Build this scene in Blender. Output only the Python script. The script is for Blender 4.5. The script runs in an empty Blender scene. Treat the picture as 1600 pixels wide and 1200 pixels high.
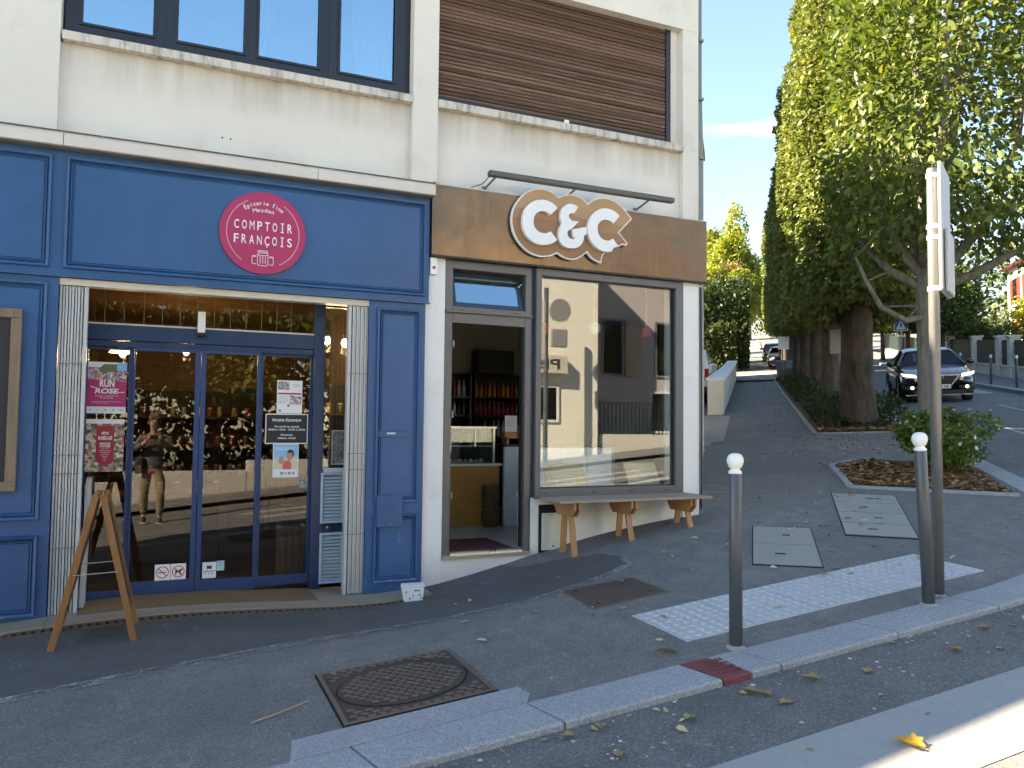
import bpy, bmesh, math, random
import numpy as np
from mathutils import Vector, Matrix

R = math.radians
rnd = random.Random(7)
scn = bpy.context.scene
COL = scn.collection

# ------------------------------------------------------------------ camera
CAM = Vector((0.0, -7.358875, 1.5))
YAW, PITCH, ROLL, FPX = 0.42164301, 0.0499665, 0.01054944, 1231.69
cf = Vector((math.sin(YAW)*math.cos(PITCH), math.cos(YAW)*math.cos(PITCH), math.sin(PITCH)))
cr = Vector((math.cos(YAW), -math.sin(YAW), 0)); cu = cr.cross(cf)
r2 = math.cos(ROLL)*cr + math.sin(ROLL)*cu
u2_ = -math.sin(ROLL)*cr + math.cos(ROLL)*cu
cam_d = bpy.data.cameras.new('camera'); cam = bpy.data.objects.new('camera', cam_d); COL.objects.link(cam)
m = Matrix((r2, u2_, -cf)).transposed().to_4x4(); m.translation = CAM
cam.matrix_world = m
cam_d.sensor_fit = 'HORIZONTAL'; cam_d.sensor_width = 36.0; cam_d.lens = 36.0*FPX/1600.0
cam_d.clip_start = 0.05; cam_d.clip_end = 3000
scn.camera = cam

# ------------------------------------------------------------------ light
SUN_EL, SUN_TH = R(35), R(28)          # light travels (+cos, -sin) in plan: from behind the shops, from the left
w = bpy.data.worlds.new('World'); scn.world = w; w.use_nodes = True
nt = w.node_tree; nt.nodes.clear()
out = nt.nodes.new('ShaderNodeOutputWorld'); bg = nt.nodes.new('ShaderNodeBackground')
sky = nt.nodes.new('ShaderNodeTexSky'); sky.sky_type = 'NISHITA'; sky.sun_disc = False
sky.sun_elevation = SUN_EL
sun_dir = Vector((-math.cos(SUN_TH)*math.cos(SUN_EL), math.sin(SUN_TH)*math.cos(SUN_EL), math.sin(SUN_EL)))   # towards the sun
sky.sun_rotation = math.atan2(sun_dir.x, sun_dir.y)
sky.altitude = 100; sky.air_density = 1.0; sky.dust_density = 0.0; sky.ozone_density = 3.0
bg.inputs['Strength'].default_value = 0.074
tc = nt.nodes.new('ShaderNodeTexCoord'); mp = nt.nodes.new('ShaderNodeMapping'); mp.inputs['Scale'].default_value = (1.6, 1.6, 11)
cn = nt.nodes.new('ShaderNodeTexNoise'); cn.inputs['Scale'].default_value = 1.7; cn.inputs['Detail'].default_value = 5
crp = nt.nodes.new('ShaderNodeValToRGB'); crp.color_ramp.elements[0].position = .68; crp.color_ramp.elements[1].position = .90
mixc = nt.nodes.new('ShaderNodeMix'); mixc.data_type = 'RGBA'; mixc.inputs['B'].default_value = (7.5, 8.0, 8.6, 1)
mulc = nt.nodes.new('ShaderNodeMath'); mulc.operation = 'MULTIPLY'; mulc.inputs[1].default_value = .40
L = nt.links.new
L(tc.outputs['Generated'], mp.inputs['Vector']); L(mp.outputs[0], cn.inputs['Vector']); L(cn.outputs['Fac'], crp.inputs['Fac'])
L(crp.outputs['Color'], mulc.inputs[0]); L(mulc.outputs[0], mixc.inputs['Factor']); L(sky.outputs[0], mixc.inputs['A'])
L(mixc.outputs['Result'], bg.inputs['Color']); L(bg.outputs[0], out.inputs[0])
sd = bpy.data.lights.new('sun', 'SUN'); sd.energy = 5.0; sd.angle = R(0.55); sd.color = (1.0, .92, .79)
so = bpy.data.objects.new('sun', sd); COL.objects.link(so)
so.rotation_euler = sun_dir.to_track_quat('Z', 'Y').to_euler(); so.location = (-20, 20, 40)
vs = scn.view_settings; vs.view_transform = 'Standard'; vs.look = 'None'; vs.gamma = 1; vs.exposure = 2.75
vs.use_curve_mapping = False
vs.use_white_balance = True; vs.white_balance_temperature = 7850; vs.white_balance_tint = 10
scn.cycles.max_bounces = 6; scn.cycles.transparent_max_bounces = 8; scn.cycles.glossy_bounces = 3; scn.cycles.diffuse_bounces = 3
scn.cycles.use_adaptive_sampling = True; scn.cycles.adaptive_threshold = .03

# ------------------------------------------------------------------ ground shape
U = Vector((.655, .756)); NN = Vector((.756, -.655)); C0 = Vector((5.74, 0))
def hz(X, Y):
    s = (X-5.74)*.655 + Y*.756
    k = .0005*min(max(s-20, 0), 45)**2 + .045*max(0, s-65)
    return k + .5 + .09*(X-5.72) + .045*Y - .30*math.exp(-((X-2.2)/1.7)**2)*math.exp(-(Y/1.5)**2)
def S(s, n, dz=0.0):
    p = C0 + U*s + NN*n
    return Vector((p.x, p.y, hz(p.x, p.y)+dz))
def drop(X, Y):                       # how far the carriageway lies under the pavement
    s = (X-5.74)*.655 + Y*.756
    return .035 + .065*min(max((s-1)/6, 0), 1)
def gr(X, Y, dz=0.0): return Vector((X, Y, hz(X, Y)+dz))
def rd(X, Y, dz=0.0): return Vector((X, Y, hz(X, Y)-drop(X, Y)+dz))

# ------------------------------------------------------------------ mesh helpers
OFF = {}
class MB:
    def __init__(s): s.v = []; s.f = []
    def add(s, v, f):
        b = len(s.v); s.v += [tuple(p) for p in v]; s.f += [tuple(i+b for i in q) for q in f]; return s
    def box(s, x0, x1, y0, y1, z0, z1):
        return s.add([(x0,y0,z0),(x1,y0,z0),(x1,y1,z0),(x0,y1,z0),(x0,y0,z1),(x1,y0,z1),(x1,y1,z1),(x0,y1,z1)],
                     [(3,2,1,0),(4,5,6,7),(0,1,5,4),(1,2,6,5),(2,3,7,6),(3,0,4,7)])
    def hexa(s, b, t):                # bottom 4, top 4 (counter-clockwise)
        return s.add(list(b)+list(t), [(3,2,1,0),(4,5,6,7),(0,1,5,4),(1,2,6,5),(2,3,7,6),(3,0,4,7)])
    def bar(s, p0, p1, wx, wy, up=(0,0,1)):   # square bar between two points
        p0 = Vector(p0); p1 = Vector(p1); d = (p1-p0).normalized(); a = Vector(up).cross(d)
        if a.length < 1e-4: a = Vector((1,0,0)).cross(d)
        a.normalize(); b = d.cross(a); a = a*wx/2; b = b*wy/2
        q = [-a-b, a-b, a+b, -a+b]
        return s.add([p0+k for k in q]+[p1+k for k in q], [(3,2,1,0),(4,5,6,7),(0,1,5,4),(1,2,6,5),(2,3,7,6),(3,0,4,7)])
    def cyl(s, p0, p1, r0, r1=None, n=14): return s.tube([p0, p1], [r0, r0 if r1 is None else r1], n)
    def tube(s, P, rr, n=10, caps=True):
        P = [Vector(p) for p in P]; b = len(s.v); k = len(P); a = None
        if not hasattr(rr, '__len__'): rr = [rr]*k
        for i in range(k):
            d = (P[min(i+1, k-1)]-P[max(i-1, 0)]).normalized()
            if a is None:
                a = d.cross(Vector((0,0,1)))
                if a.length < .05: a = d.cross(Vector((1,0,0)))
            a = a - d*a.dot(d); a.normalize(); c = d.cross(a)
            for j in range(n):
                t = 2*math.pi*j/n; s.v.append(tuple(P[i]+(a*math.cos(t)+c*math.sin(t))*rr[i]))
        for i in range(k-1):
            for j in range(n):
                s.f.append((b+i*n+j, b+i*n+(j+1)%n, b+(i+1)*n+(j+1)%n, b+(i+1)*n+j))
        if caps:
            s.f.append(tuple(b+j for j in reversed(range(n)))); s.f.append(tuple(b+(k-1)*n+j for j in range(n)))
        return s
    def prism(s, pts, y0, y1):        # polygon in X-Z, extruded along Y (y0 = front)
        n = len(pts); a = sum(pts[i][0]*pts[(i+1)%n][1]-pts[(i+1)%n][0]*pts[i][1] for i in range(n))
        if a < 0: pts = pts[::-1]
        return s.add([(x,y0,z) for x,z in pts]+[(x,y1,z) for x,z in pts],
                     [tuple(range(n)), tuple(reversed(range(n,2*n)))]+[(i,n+i,n+(i+1)%n,(i+1)%n) for i in range(n)])
    def prismz(s, pts, z0, z1):       # polygon in X-Y, extruded along Z; z may be functions
        n = len(pts); a = sum(pts[i][0]*pts[(i+1)%n][1]-pts[(i+1)%n][0]*pts[i][1] for i in range(n))
        if a < 0: pts = pts[::-1]
        g0 = z0 if callable(z0) else (lambda x,y: z0); g1 = z1 if callable(z1) else (lambda x,y: z1)
        return s.add([(x,y,g0(x,y)) for x,y in pts]+[(x,y,g1(x,y)) for x,y in pts],
                     [tuple(reversed(range(n))), tuple(range(n,2*n))]+[(i,(i+1)%n,n+(i+1)%n,n+i) for i in range(n)])
    def lathe(s, prof, c=(0,0,0), n=18):
        b = len(s.v); k = len(prof)
        for r_, z in prof:
            for j in range(n):
                t = 2*math.pi*j/n; s.v.append((c[0]+r_*math.cos(t), c[1]+r_*math.sin(t), c[2]+z))
        for i in range(k-1):
            for j in range(n): s.f.append((b+i*n+j, b+i*n+(j+1)%n, b+(i+1)*n+(j+1)%n, b+(i+1)*n+j))
        s.f.append(tuple(b+j for j in reversed(range(n)))); s.f.append(tuple(b+(k-1)*n+j for j in range(n)))
        return s
    def ball(s, c, r, n=14, sq=(1,1,1)):
        k = n//2; b = len(s.v)
        for i in range(k+1):
            a = -math.pi/2+math.pi*i/k
            rr = max(math.cos(a), 1e-3)
            for j in range(n):
                t = 2*math.pi*j/n; s.v.append((c[0]+r*sq[0]*rr*math.cos(t), c[1]+r*sq[1]*rr*math.sin(t), c[2]+r*sq[2]*math.sin(a)))
        for i in range(k):
            for j in range(n): s.f.append((b+i*n+j, b+i*n+(j+1)%n, b+(i+1)*n+(j+1)%n, b+(i+1)*n+j))
        return s
    def ring(s, x0, x1, z0, z1, w, y0, y1):   # rectangular frame in X-Z, four butted bars
        s.box(x0, x1, y0, y1, z0, z0+w); s.box(x0, x1, y0, y1, z1-w, z1)
        s.box(x0, x0+w, y0, y1, z0+w, z1-w); s.box(x1-w, x1, y0, y1, z0+w, z1-w); return s
    def gridslab(s, x0, x1, y0, y1, nx, ny, ztop, depth):
        b = len(s.v)
        for j in range(ny+1):
            for i in range(nx+1):
                x = x0+(x1-x0)*i/nx; y = y0+(y1-y0)*j/ny; s.v.append((x, y, ztop(x, y)))
        for j in range(ny):
            for i in range(nx): q = b+j*(nx+1)+i; s.f.append((q, q+1, q+nx+2, q+nx+1))
        rim = [b+i for i in range(nx+1)]+[b+j*(nx+1)+nx for j in range(1, ny+1)]+[b+ny*(nx+1)+i for i in range(nx-1, -1, -1)]+[b+j*(nx+1) for j in range(ny-1, 0, -1)]
        c = len(s.v)
        for k in rim: p = s.v[k]; s.v.append((p[0], p[1], p[2]-depth))
        n = len(rim)
        for k in range(n): s.f.append((rim[k], c+k, c+(k+1) % n, rim[(k+1) % n]))
        return s
    def xf(s, M): s.v = [tuple(M @ Vector(p)) for p in s.v]; return s
    def mesh(s, name, off=None, smooth=False):
        me = bpy.data.meshes.new(name)
        v = s.v if off is None else [(p[0]-off[0], p[1]-off[1], p[2]-off[2]) for p in s.v]
        me.from_pydata(v, [], s.f)
        if smooth: me.polygons.foreach_set('use_smooth', [True]*len(me.polygons))
        me.update(); return me
    def build(s, name, mat, parent=None, bevel=0, smooth=False, org=None, seg=2):
        if parent is not None: off = OFF[parent.name]
        else:
            a = np.array(s.v); off = Vector(org) if org is not None else Vector(((a[:,0].min()+a[:,0].max())/2, (a[:,1].min()+a[:,1].max())/2, a[:,2].min()))
        me = s.mesh(name, off, smooth); me.materials.append(mat)
        o = bpy.data.objects.new(name, me); COL.objects.link(o)
        if parent is not None: o.parent = parent
        else: o.location = off
        OFF[o.name] = off.copy()
        if bevel:
            b = o.modifiers.new('bevel', 'BEVEL'); b.width = bevel; b.segments = seg; b.limit_method = 'ANGLE'; b.angle_limit = R(35)
            b.harden_normals = False
            if smooth is False:
                pass
        return o
def tag(o, label=None, cat=None, group=None, kind=None):
    if label: o['label'] = label
    if cat: o['category'] = cat
    if group: o['group'] = group
    if kind: o['kind'] = kind
    return o
def thing(name, label, cat, loc=(0,0,0), group=None, local=False, rot=None):
    o = bpy.data.objects.new(name, None); o.empty_display_size = .1; COL.objects.link(o); o.location = loc
    if rot: o.rotation_euler = rot
    OFF[o.name] = Vector((0,0,0)) if local else Vector(loc)
    return tag(o, label, cat, group)
def piece(name, me, parent, loc, rot=None):          # alike pieces share mesh data; loc is a world place for unrotated parents
    o = bpy.data.objects.new(name, me); COL.objects.link(o); o.parent = parent
    o.location = Vector(loc)-OFF[parent.name]
    if rot: o.rotation_euler = rot
    OFF[o.name] = Vector((0,0,0)); return o
def copy_tree(o, parent=None):
    c = o.copy(); COL.objects.link(c); c.parent = parent; OFF[c.name] = OFF[o.name]
    for ch in list(o.children): copy_tree(ch, c)
    return c
def meshmat(mb, name, mat, smooth=False):
    me = mb.mesh(name, None, smooth); me.materials.append(mat); return me
# ------------------------------------------------------------------ materials
class NT:
    def __init__(s, name):
        s.m = bpy.data.materials.new(name); s.m.use_nodes = True; s.t = s.m.node_tree; s.t.nodes.clear()
        s.out = s.t.nodes.new('ShaderNodeOutputMaterial'); s.pos = s.n('ShaderNodeNewGeometry').outputs['Position']
    def n(s, k, **kw):
        o = s.t.nodes.new(k)
        for a, b in kw.items(): setattr(o, a, b)
        return o
    def l(s, a, b): s.t.links.new(a, b)
    def put(s, sock, v):
        if hasattr(v, 'is_output') or isinstance(v, bpy.types.NodeSocket): s.l(v, sock)
        else:
            if hasattr(v, '__len__') and len(v) == 3 and sock.type == 'RGBA': v = (*v, 1)
            sock.default_value = v
    def noise(s, scale, detail=4, rough=.55, stretch=None, vec=None, off=0.0):
        v = vec or s.pos
        if stretch or off:
            mp = s.n('ShaderNodeMapping'); s.l(v, mp.inputs['Vector']); mp.inputs['Scale'].default_value = stretch or (1,1,1)
            mp.inputs['Location'].default_value = (off, off*1.7, off*.6); v = mp.outputs[0]
        k = s.n('ShaderNodeTexNoise'); s.l(v, k.inputs['Vector'])
        k.inputs['Scale'].default_value = scale; k.inputs['Detail'].default_value = detail; k.inputs['Roughness'].default_value = rough
        return k.outputs['Fac']
    def voro(s, scale, out='Distance', stretch=None, feature='F1', vec=None):
        v = vec or s.pos
        if stretch:
            mp = s.n('ShaderNodeMapping'); s.l(v, mp.inputs['Vector']); mp.inputs['Scale'].default_value = stretch; v = mp.outputs[0]
        k = s.n('ShaderNodeTexVoronoi'); k.feature = feature; s.l(v, k.inputs['Vector']); k.inputs['Scale'].default_value = scale
        return k.outputs[out]
    def ramp(s, fac, stops):
        k = s.n('ShaderNodeValToRGB'); s.put(k.inputs[0], fac); e = k.color_ramp.elements
        while len(e) < len(stops): e.new(.5)
        for i, (p, c) in enumerate(stops):
            e[i].position = p; e[i].color = (c, c, c, 1) if not hasattr(c, '__len__') else (*c[:3], 1)
        return k.outputs[0]
    def mix(s, f, a, b, mode='MIX'):
        k = s.n('ShaderNodeMix'); k.data_type = 'RGBA'; k.blend_type = mode; k.clamp_factor = True
        s.put(k.inputs[0], f); s.put(k.inputs[6], a); s.put(k.inputs[7], b); return k.outputs[2]
    def math(s, op, a, b=0.0, c=0.0, clamp=False):
        k = s.n('ShaderNodeMath'); k.operation = op; k.use_clamp = clamp
        for i, x in enumerate((a, b, c)): s.put(k.inputs[i], x)
        return k.outputs[0]
    def sep(s, v=None):
        k = s.n('ShaderNodeSeparateXYZ'); s.l(v or s.pos, k.inputs[0]); return k.outputs
    def bump(s, h, st=.3, dist=.01, nrm=None):
        k = s.n('ShaderNodeBump'); k.inputs['Strength'].default_value = st; k.inputs['Distance'].default_value = dist
        s.l(h, k.inputs['Height'])
        if nrm is not None: s.l(nrm, k.inputs['Normal'])
        return k.outputs[0]
    def done(s, col, rough=.7, metal=0.0, nrm=None, spec=.5, coat=0.0, trans=0, emis=None, es=0):
        p = s.n('ShaderNodeBsdfPrincipled'); s.put(p.inputs['Base Color'], col); s.put(p.inputs['Roughness'], rough)
        s.put(p.inputs['Metallic'], metal); p.inputs['Specular IOR Level'].default_value = spec; p.inputs['Coat Weight'].default_value = coat
        if nrm is not None: s.l(nrm, p.inputs['Normal'])
        if emis: s.put(p.inputs['Emission Color'], emis); p.inputs['Emission Strength'].default_value = es
        s.l(p.outputs[0], s.out.inputs[0]); return s.m
def sc(c, k): return tuple(min(1, x*k) for x in c)
def mat(name, col, rough=.6, metal=0, var=.12, vs=4., fine=.08, fs=60., bump=.0, bs=120., bd=.004, spec=.5, coat=0, stretch=None, rv=.1):
    t = NT(name)
    a = t.noise(vs, 5, .6, stretch); b = t.noise(fs, 3, .6, stretch)
    c = t.mix(a, sc(col, 1-var), sc(col, 1+var)); c = t.mix(b, t.mix(1.0, c, (1-fine,)*3, 'MULTIPLY'), t.mix(1.0, c, (min(1,1+fine),)*3, 'MULTIPLY'))
    r_ = t.math('MULTIPLY_ADD', a, 2*rv, rough-rv, clamp=True)
    nrm = t.bump(t.noise(bs, 4, .6, stretch), bump, bd) if bump else None
    return t.done(c, r_, metal, nrm, spec, coat)
M = {}
# --- render on the building, with dirt running down under the sills
def stucco(name, col, dirt=1.0, sill=True):
    t = NT(name); x, y, z = t.sep()
    big = t.noise(.9, 5, .6); c = t.mix(t.ramp(big, [(.3, 0.), (.7, 1.)]), sc(col, .93), sc(col, 1.03))
    fine = t.noise(140, 3, .6); c = t.mix(t.math('MULTIPLY', fine, .12), c, sc(col, .6))
    runs = t.noise(1., 5, .65, stretch=(5.5, 5.5, .35)); runs = t.ramp(runs, [(.35, 0.), (.75, 1.)])
    near = t.ramp(t.math('SUBTRACT', 4.66, z), [(.0, 1.), (.14, .55), (.42, 0.)])
    above = t.math('LESS_THAN', z, 4.66)
    mask = t.math('MULTIPLY', t.math('MULTIPLY', near, above), t.math('MULTIPLY_ADD', runs, .8, .2))
    if sill: c = t.mix(t.math('MULTIPLY', mask, .95*dirt), c, (.24, .18, .12))
    base = t.ramp(t.math('ADD', z, t.math('MULTIPLY', t.noise(5, 4), .25)), [(.12, 1.), (.42, 0.)])
    c = t.mix(t.math('MULTIPLY', base, .45*dirt), c, (.36, .33, .28))
    blot = t.ramp(t.noise(2.3, 6, .7, off=3.), [(.55, 0.), (.75, 1.)])
    c = t.mix(t.math('MULTIPLY', blot, .42*dirt), c, (.52, .44, .34))
    return t.done(c, .88, nrm=t.bump(t.noise(90, 5, .65), .12, .006), spec=.3)
M['stucco'] = stucco('cream_render', (.72, .675, .595))
M['stucco_plain'] = stucco('cream_render_plain', (.72, .675, .595), 1.0, False)
M['white_wall'] = stucco('white_render', (.80, .785, .75), .7)
def sillmat():
    t = NT('stained_stone_sill'); runs = t.noise(1., 6, .7, stretch=(16, 16, 2.5))
    c = t.mix(t.ramp(runs, [(.46, 0.), (.72, 1.)]), (.62, .56, .48), (.13, .115, .10))
    return t.done(c, .85, nrm=t.bump(t.noise(60, 5, .7), .25, .008), spec=.3)
M['sill'] = sillmat()
M['cornice'] = mat('cornice_stone', (.66, .61, .54), .85, var=.10, vs=2.5, fine=.1, fs=30, bump=.15, bs=50, stretch=(1,1,3))
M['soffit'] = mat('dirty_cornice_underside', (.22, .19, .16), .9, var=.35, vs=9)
def blue(name, col, chips=True):
    t = NT(name); a = t.noise(1.6, 5, .6); c = t.mix(t.ramp(a, [(.28, 0.), (.72, 1.)]), sc(col, .82), sc(col, 1.15)); c = t.mix(t.math('MULTIPLY', t.ramp(t.noise(.45, 4, .6, off=7.), [(.45, 0.), (.7, 1.)]), .35), c, (col[0]*1.9, col[1]*1.35, col[2]*1.12))
    if chips:
        ch = t.math('MULTIPLY', t.ramp(t.noise(34, 5, .75), [(.66, 0.), (.70, 1.)]), t.ramp(t.noise(3.1, 3, .5, off=2.), [(.52, 0.), (.62, 1.)]))
        low = t.ramp(t.math('MULTIPLY', t.sep()[2], .5), [(.0, 1.), (.55, .25)])
        ch2 = t.math('MULTIPLY', t.ramp(t.noise(55, 5, .75, off=6.), [(.60, 0.), (.64, 1.)]), t.ramp(t.noise(5., 3, .5, off=9.), [(.55, 0.), (.62, 1.)]))
        c = t.mix(t.math('MULTIPLY', t.math('MAXIMUM', ch, ch2), t.math('MULTIPLY', low, .85)), c, (.46, .50, .58))
    c = t.mix(t.math('MULTIPLY', t.ramp(t.noise(1., 5, .7, stretch=(9, 9, .6)), [(.5, 0.), (.8, 1.)]), .22), c, sc(col, .65))
    return t.done(c, t.math('MULTIPLY_ADD', a, .14, .33), nrm=t.bump(t.noise(1., 4, .6, stretch=(14, 14, 90)), .06, .003), spec=.45)
M['blue'] = blue('blue_paint', (.022, .090, .222))
M['blue_door'] = blue('blue_door_paint', (.016, .050, .150), False)
M['blue_dark'] = mat('blue_lacquered_aluminium', (.012, .036, .098), .32, var=.1, fine=.04)
M['bronze'] = None
def bronze():
    t = NT('brown_bronze_sheet'); x, y, z = t.sep()
    a = t.noise(1., 4, .6, stretch=(22, 22, .7)); c = t.mix(a, (.125, .078, .043), (.20, .132, .078))
    c = t.mix(t.ramp(t.noise(1.2, 4, .6), [(.35, 0.), (.7, .7)]), c, (.11, .072, .045))
    return t.done(c, t.math('MULTIPLY_ADD', t.noise(1., 3, .5, stretch=(10, 10, 1.5)), .22, .14), metal=.8, nrm=t.bump(t.noise(.9, 3, .5), .5, .06))
M['bronze'] = bronze()
M['alu'] = mat('grey_powder_coated_aluminium', (.105, .105, .108), .38, var=.06, fine=.03, metal=.15)
M['alu_blue'] = mat('anthracite_aluminium_reveal', (.03, .05, .075), .35, var=.08, fine=.04)
M['black_alu'] = mat('black_window_aluminium', (.014, .016, .022), .35, var=.15, fine=.06)
M['black'] = mat('black_plastic', (.012, .012, .013), .45)
M['white'] = mat('white_paint', (.80, .80, .78), .45, var=.04, fine=.03)
M['lintel'] = mat('cream_metal_box', (.62, .58, .49), .5, var=.08, vs=3)
M['grille'] = mat('grey_lacquered_steel', (.50, .50, .485), .42, var=.12, vs=6, fine=.08, metal=.1, stretch=(1,1,.2))
M['louvre'] = mat('pale_blue_grey_louvre', (.50, .58, .66), .42, var=.07)
M['steel'] = mat('stainless_steel', (.55, .54, .52), .3, metal=.9, var=.1)
M['galva'] = mat('galvanised_steel', (.22, .22, .215), .42, metal=.55, var=.14, vs=9)
M['bollard'] = mat('dark_grey_bollard_paint', (.072, .082, .095), .36, var=.12, vs=5, fine=.1, fs=25)
M['tubebar'] = mat('bronze_grey_lamp_housing', (.105, .095, .08), .4, metal=.4, var=.12)
M['magenta'] = mat('magenta_sign_face', (.43, .022, .098), .45, var=.05, fine=.02)
def wood(name, c1, c2, sx=(2, 30, 30), rough=.55, bump=.15):
    t = NT(name); a = t.noise(1., 6, .65, stretch=sx); b = t.noise(3., 3, .5)
    c = t.mix(t.ramp(a, [(.28, 0.), (.72, 1.)]), c1, c2); c = t.mix(t.math('MULTIPLY', b, .3), c, sc(c1, .6))
    return t.done(c, rough, nrm=t.bump(a, bump, .004), spec=.4)
def shutter():
    t = NT('weathered_wooden_slats'); x, y, z = t.sep()
    a = t.noise(1., 6, .7, stretch=(1.2, 40, 60)); c = t.mix(t.ramp(a, [(.3, 0.), (.7, 1.)]), (.070, .037, .025), (.185, .098, .065))
    dry = t.math('MULTIPLY', t.ramp(t.noise(1., 6, .75, stretch=(1.6, 60, 95), off=4.), [(.50, 0.), (.66, 1.)]), t.ramp(z, [(.0, 0.), (1., 0.)]))
    lowz = t.math('MULTIPLY', t.ramp(t.math('SUBTRACT', 5.62, z), [(.0, 0.), (.35, 1.)]), t.ramp(t.noise(1., 6, .75, stretch=(1.4, 60, 80), off=4.), [(.52, 0.), (.68, 1.)]))
    c = t.mix(t.math('MULTIPLY', lowz, .75), c, (.36, .27, .20))
    oi = t.n('ShaderNodeObjectInfo').outputs['Random']; c = t.mix(1.0, c, t.ramp(oi, [(.0, .55), (.6, 1.), (1., 1.)]), 'MULTIPLY')
    c = t.mix(t.math('MULTIPLY', t.ramp(oi, [(.72, 0.), (1., 1.)]), t.ramp(z, [(.0, .0), (1., .35)])), c, (.30, .19, .13))
    dark = t.ramp(t.math('SUBTRACT', 5.05, t.math('ADD', z, t.math('MULTIPLY', t.noise(.8, 3), .2))), [(.0, 0.), (.3, .8)])
    c = t.mix(dark, c, (.028, .022, .02))
    return t.done(c, .62, nrm=t.bump(a, .3, .004), spec=.35)
M['shutter'] = shutter()
M['oak'] = wood('varnished_oak', (.20, .085, .028), (.34, .155, .055), (20, 20, 2.5))
M['pine_v'] = wood('orange_brown_leg_wood', (.36, .165, .065), (.50, .26, .115), (24, 24, 2.), .6)
M['plank'] = wood('weathered_plywood_top', (.30, .215, .165), (.43, .33, .27), (1.2, 30, 30), .7)
M['frame_wood'] = wood('grey_brown_frame_wood', (.17, .115, .075), (.27, .19, .13), (20, 20, 2.), .65)
M['crate'] = wood('pale_crate_wood', (.42, .28, .15), (.55, .39, .23), (25, 25, 2.), .7)
M['cladding'] = wood('amber_timber_cladding', (.22, .10, .026), (.34, .17, .05), (1.5, 20, 20), .5)
M['shelfwood'] = wood('dark_shelf_wood', (.075, .032, .014), (.13, .06, .026), (2, 25, 25), .5)
M['counter'] = wood('golden_counter_wood', (.46, .21, .04), (.60, .30, .075), (2, 14, 14), .4)
M['cardboard'] = wood('sandy_menu_board', (.62, .46, .24), (.74, .57, .33), (3, 20, 20), .7, .05)
M['mat'] = mat('coir_mat', (.23, .135, .06), .95, var=.22, vs=3.5, fine=.3, fs=200, bump=.5, bs=300, bd=.01)
M['redmat'] = mat('dark_red_mat', (.095, .025, .028), .9, var=.15, fine=.2, fs=200)
M['beige_stone'] = mat('beige_step_stone', (.31, .25, .18), .8, var=.16, vs=3, fine=.12, fs=45, bump=.15, bs=70)
M['tile'] = mat('pale_floor_tile', (.50, .47, .41), .35, var=.06)
M['plaster_in'] = mat('warm_interior_plaster', (.34, .30, .23), .85, var=.06, vs=1)
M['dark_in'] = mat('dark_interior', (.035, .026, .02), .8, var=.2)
M['ceil_in'] = mat('interior_ceiling', (.30, .22, .14), .8, var=.1)
M['chalk'] = mat('chalkboard_black', (.02, .021, .024), .6, var=.3, vs=5, fine=.2, fs=30)
M['paper'] = mat('white_paper', (.78, .78, .77), .55, var=.03, fine=.02)
M['white_dull'] = mat('white_gloss_cabinet', (.76, .77, .76), .3, var=.03)
M['pumpkin'] = mat('orange_squash', (.55, .09, .01), .4, var=.15)
M['wicker'] = mat('brown_wicker', (.17, .09, .035), .6, var=.3, vs=30)
M['redlamp'] = mat('red_glass_globe', (.50, .035, .02), .15, var=.1)
M['whitelamp'] = mat('white_glass_globe', (.75, .76, .74), .15, var=.02)
# --- ground
def asphalt(name, c, agg=.5, scale=150, blot=.25, dust=None, white=0.0, rough=.86):
    t = NT(name)
    v = t.voro(scale, 'Color'); g = t.math('MULTIPLY_ADD', t.sep(v)[0], 1.0, 0.0)
    big = t.noise(.55, 6, .65); mid = t.noise(4.5, 6, .7)
    col = t.mix(t.ramp(big, [(.3, 0.), (.7, 1.)]), sc(c, 1-blot*.6), sc(c, 1+blot*.6))
    col = t.mix(t.ramp(mid, [(.35, 0.), (.68, .8)]), col, sc(c, 1-blot))
    col = t.mix(t.math('MULTIPLY', t.ramp(g, [(.72, 0.), (1., 1.)]), agg), col, (.40, .385, .37))
    col = t.mix(t.math('MULTIPLY', t.ramp(g, [(.0, 1.), (.25, 0.)]), .5), col, sc(c, .35))
    sc_ = t.math('MULTIPLY', t.ramp(t.noise(1., 6, .8, stretch=(7, 2.2, 1), off=1.), [(.60, 0.), (.70, 1.)]), .42)
    col = t.mix(sc_, col, (.30, .30, .31))
    ox = t.math('MULTIPLY', t.ramp(t.noise(1.1, 5, .7, off=5.), [(.56, 0.), (.74, 1.)]), .35)
    col = t.mix(ox, col, (.155, .115, .115))
    crk = t.ramp(t.voro(.5, 'Distance', feature='DISTANCE_TO_EDGE'), [(.0, 1.), (.006, 0.)])
    gum = t.math('MULTIPLY', t.math('LESS_THAN', t.voro(2.6, 'Distance'), t.math('MULTIPLY_ADD', t.sep(t.voro(2.6, 'Color'))[2], .10, -.045)), .55)
    col = t.mix(gum, col, sc(c, .45))
    st_ = t.math('MULTIPLY', t.ramp(t.noise(.8, 4, .55, off=11.), [(.55, 0.), (.68, 1.)]), .42); col = t.mix(st_, col, sc(c, .62))
    if white:
        vd = t.voro(17, 'Distance'); vc = t.sep(t.voro(17, 'Color'))[1]
        pt = t.math('MULTIPLY', t.math('LESS_THAN', vd, t.math('MULTIPLY_ADD', vc, .34, -.10)), t.ramp(t.noise(.9, 3, .5, off=8.), [(.42, 0.), (.60, 1.)]))
        col = t.mix(t.math('MULTIPLY', pt, white), col, (.72, .72, .70))
    h = t.math('ADD', t.noise(scale*.8, 4, .7), t.math('MULTIPLY', mid, .4))
    return t.done(col, rough, nrm=t.bump(h, .45, .008), spec=.35)
M['asphalt'] = asphalt('worn_pavement_asphalt', (.188, .183, .174), .40, 130, .40)
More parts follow.
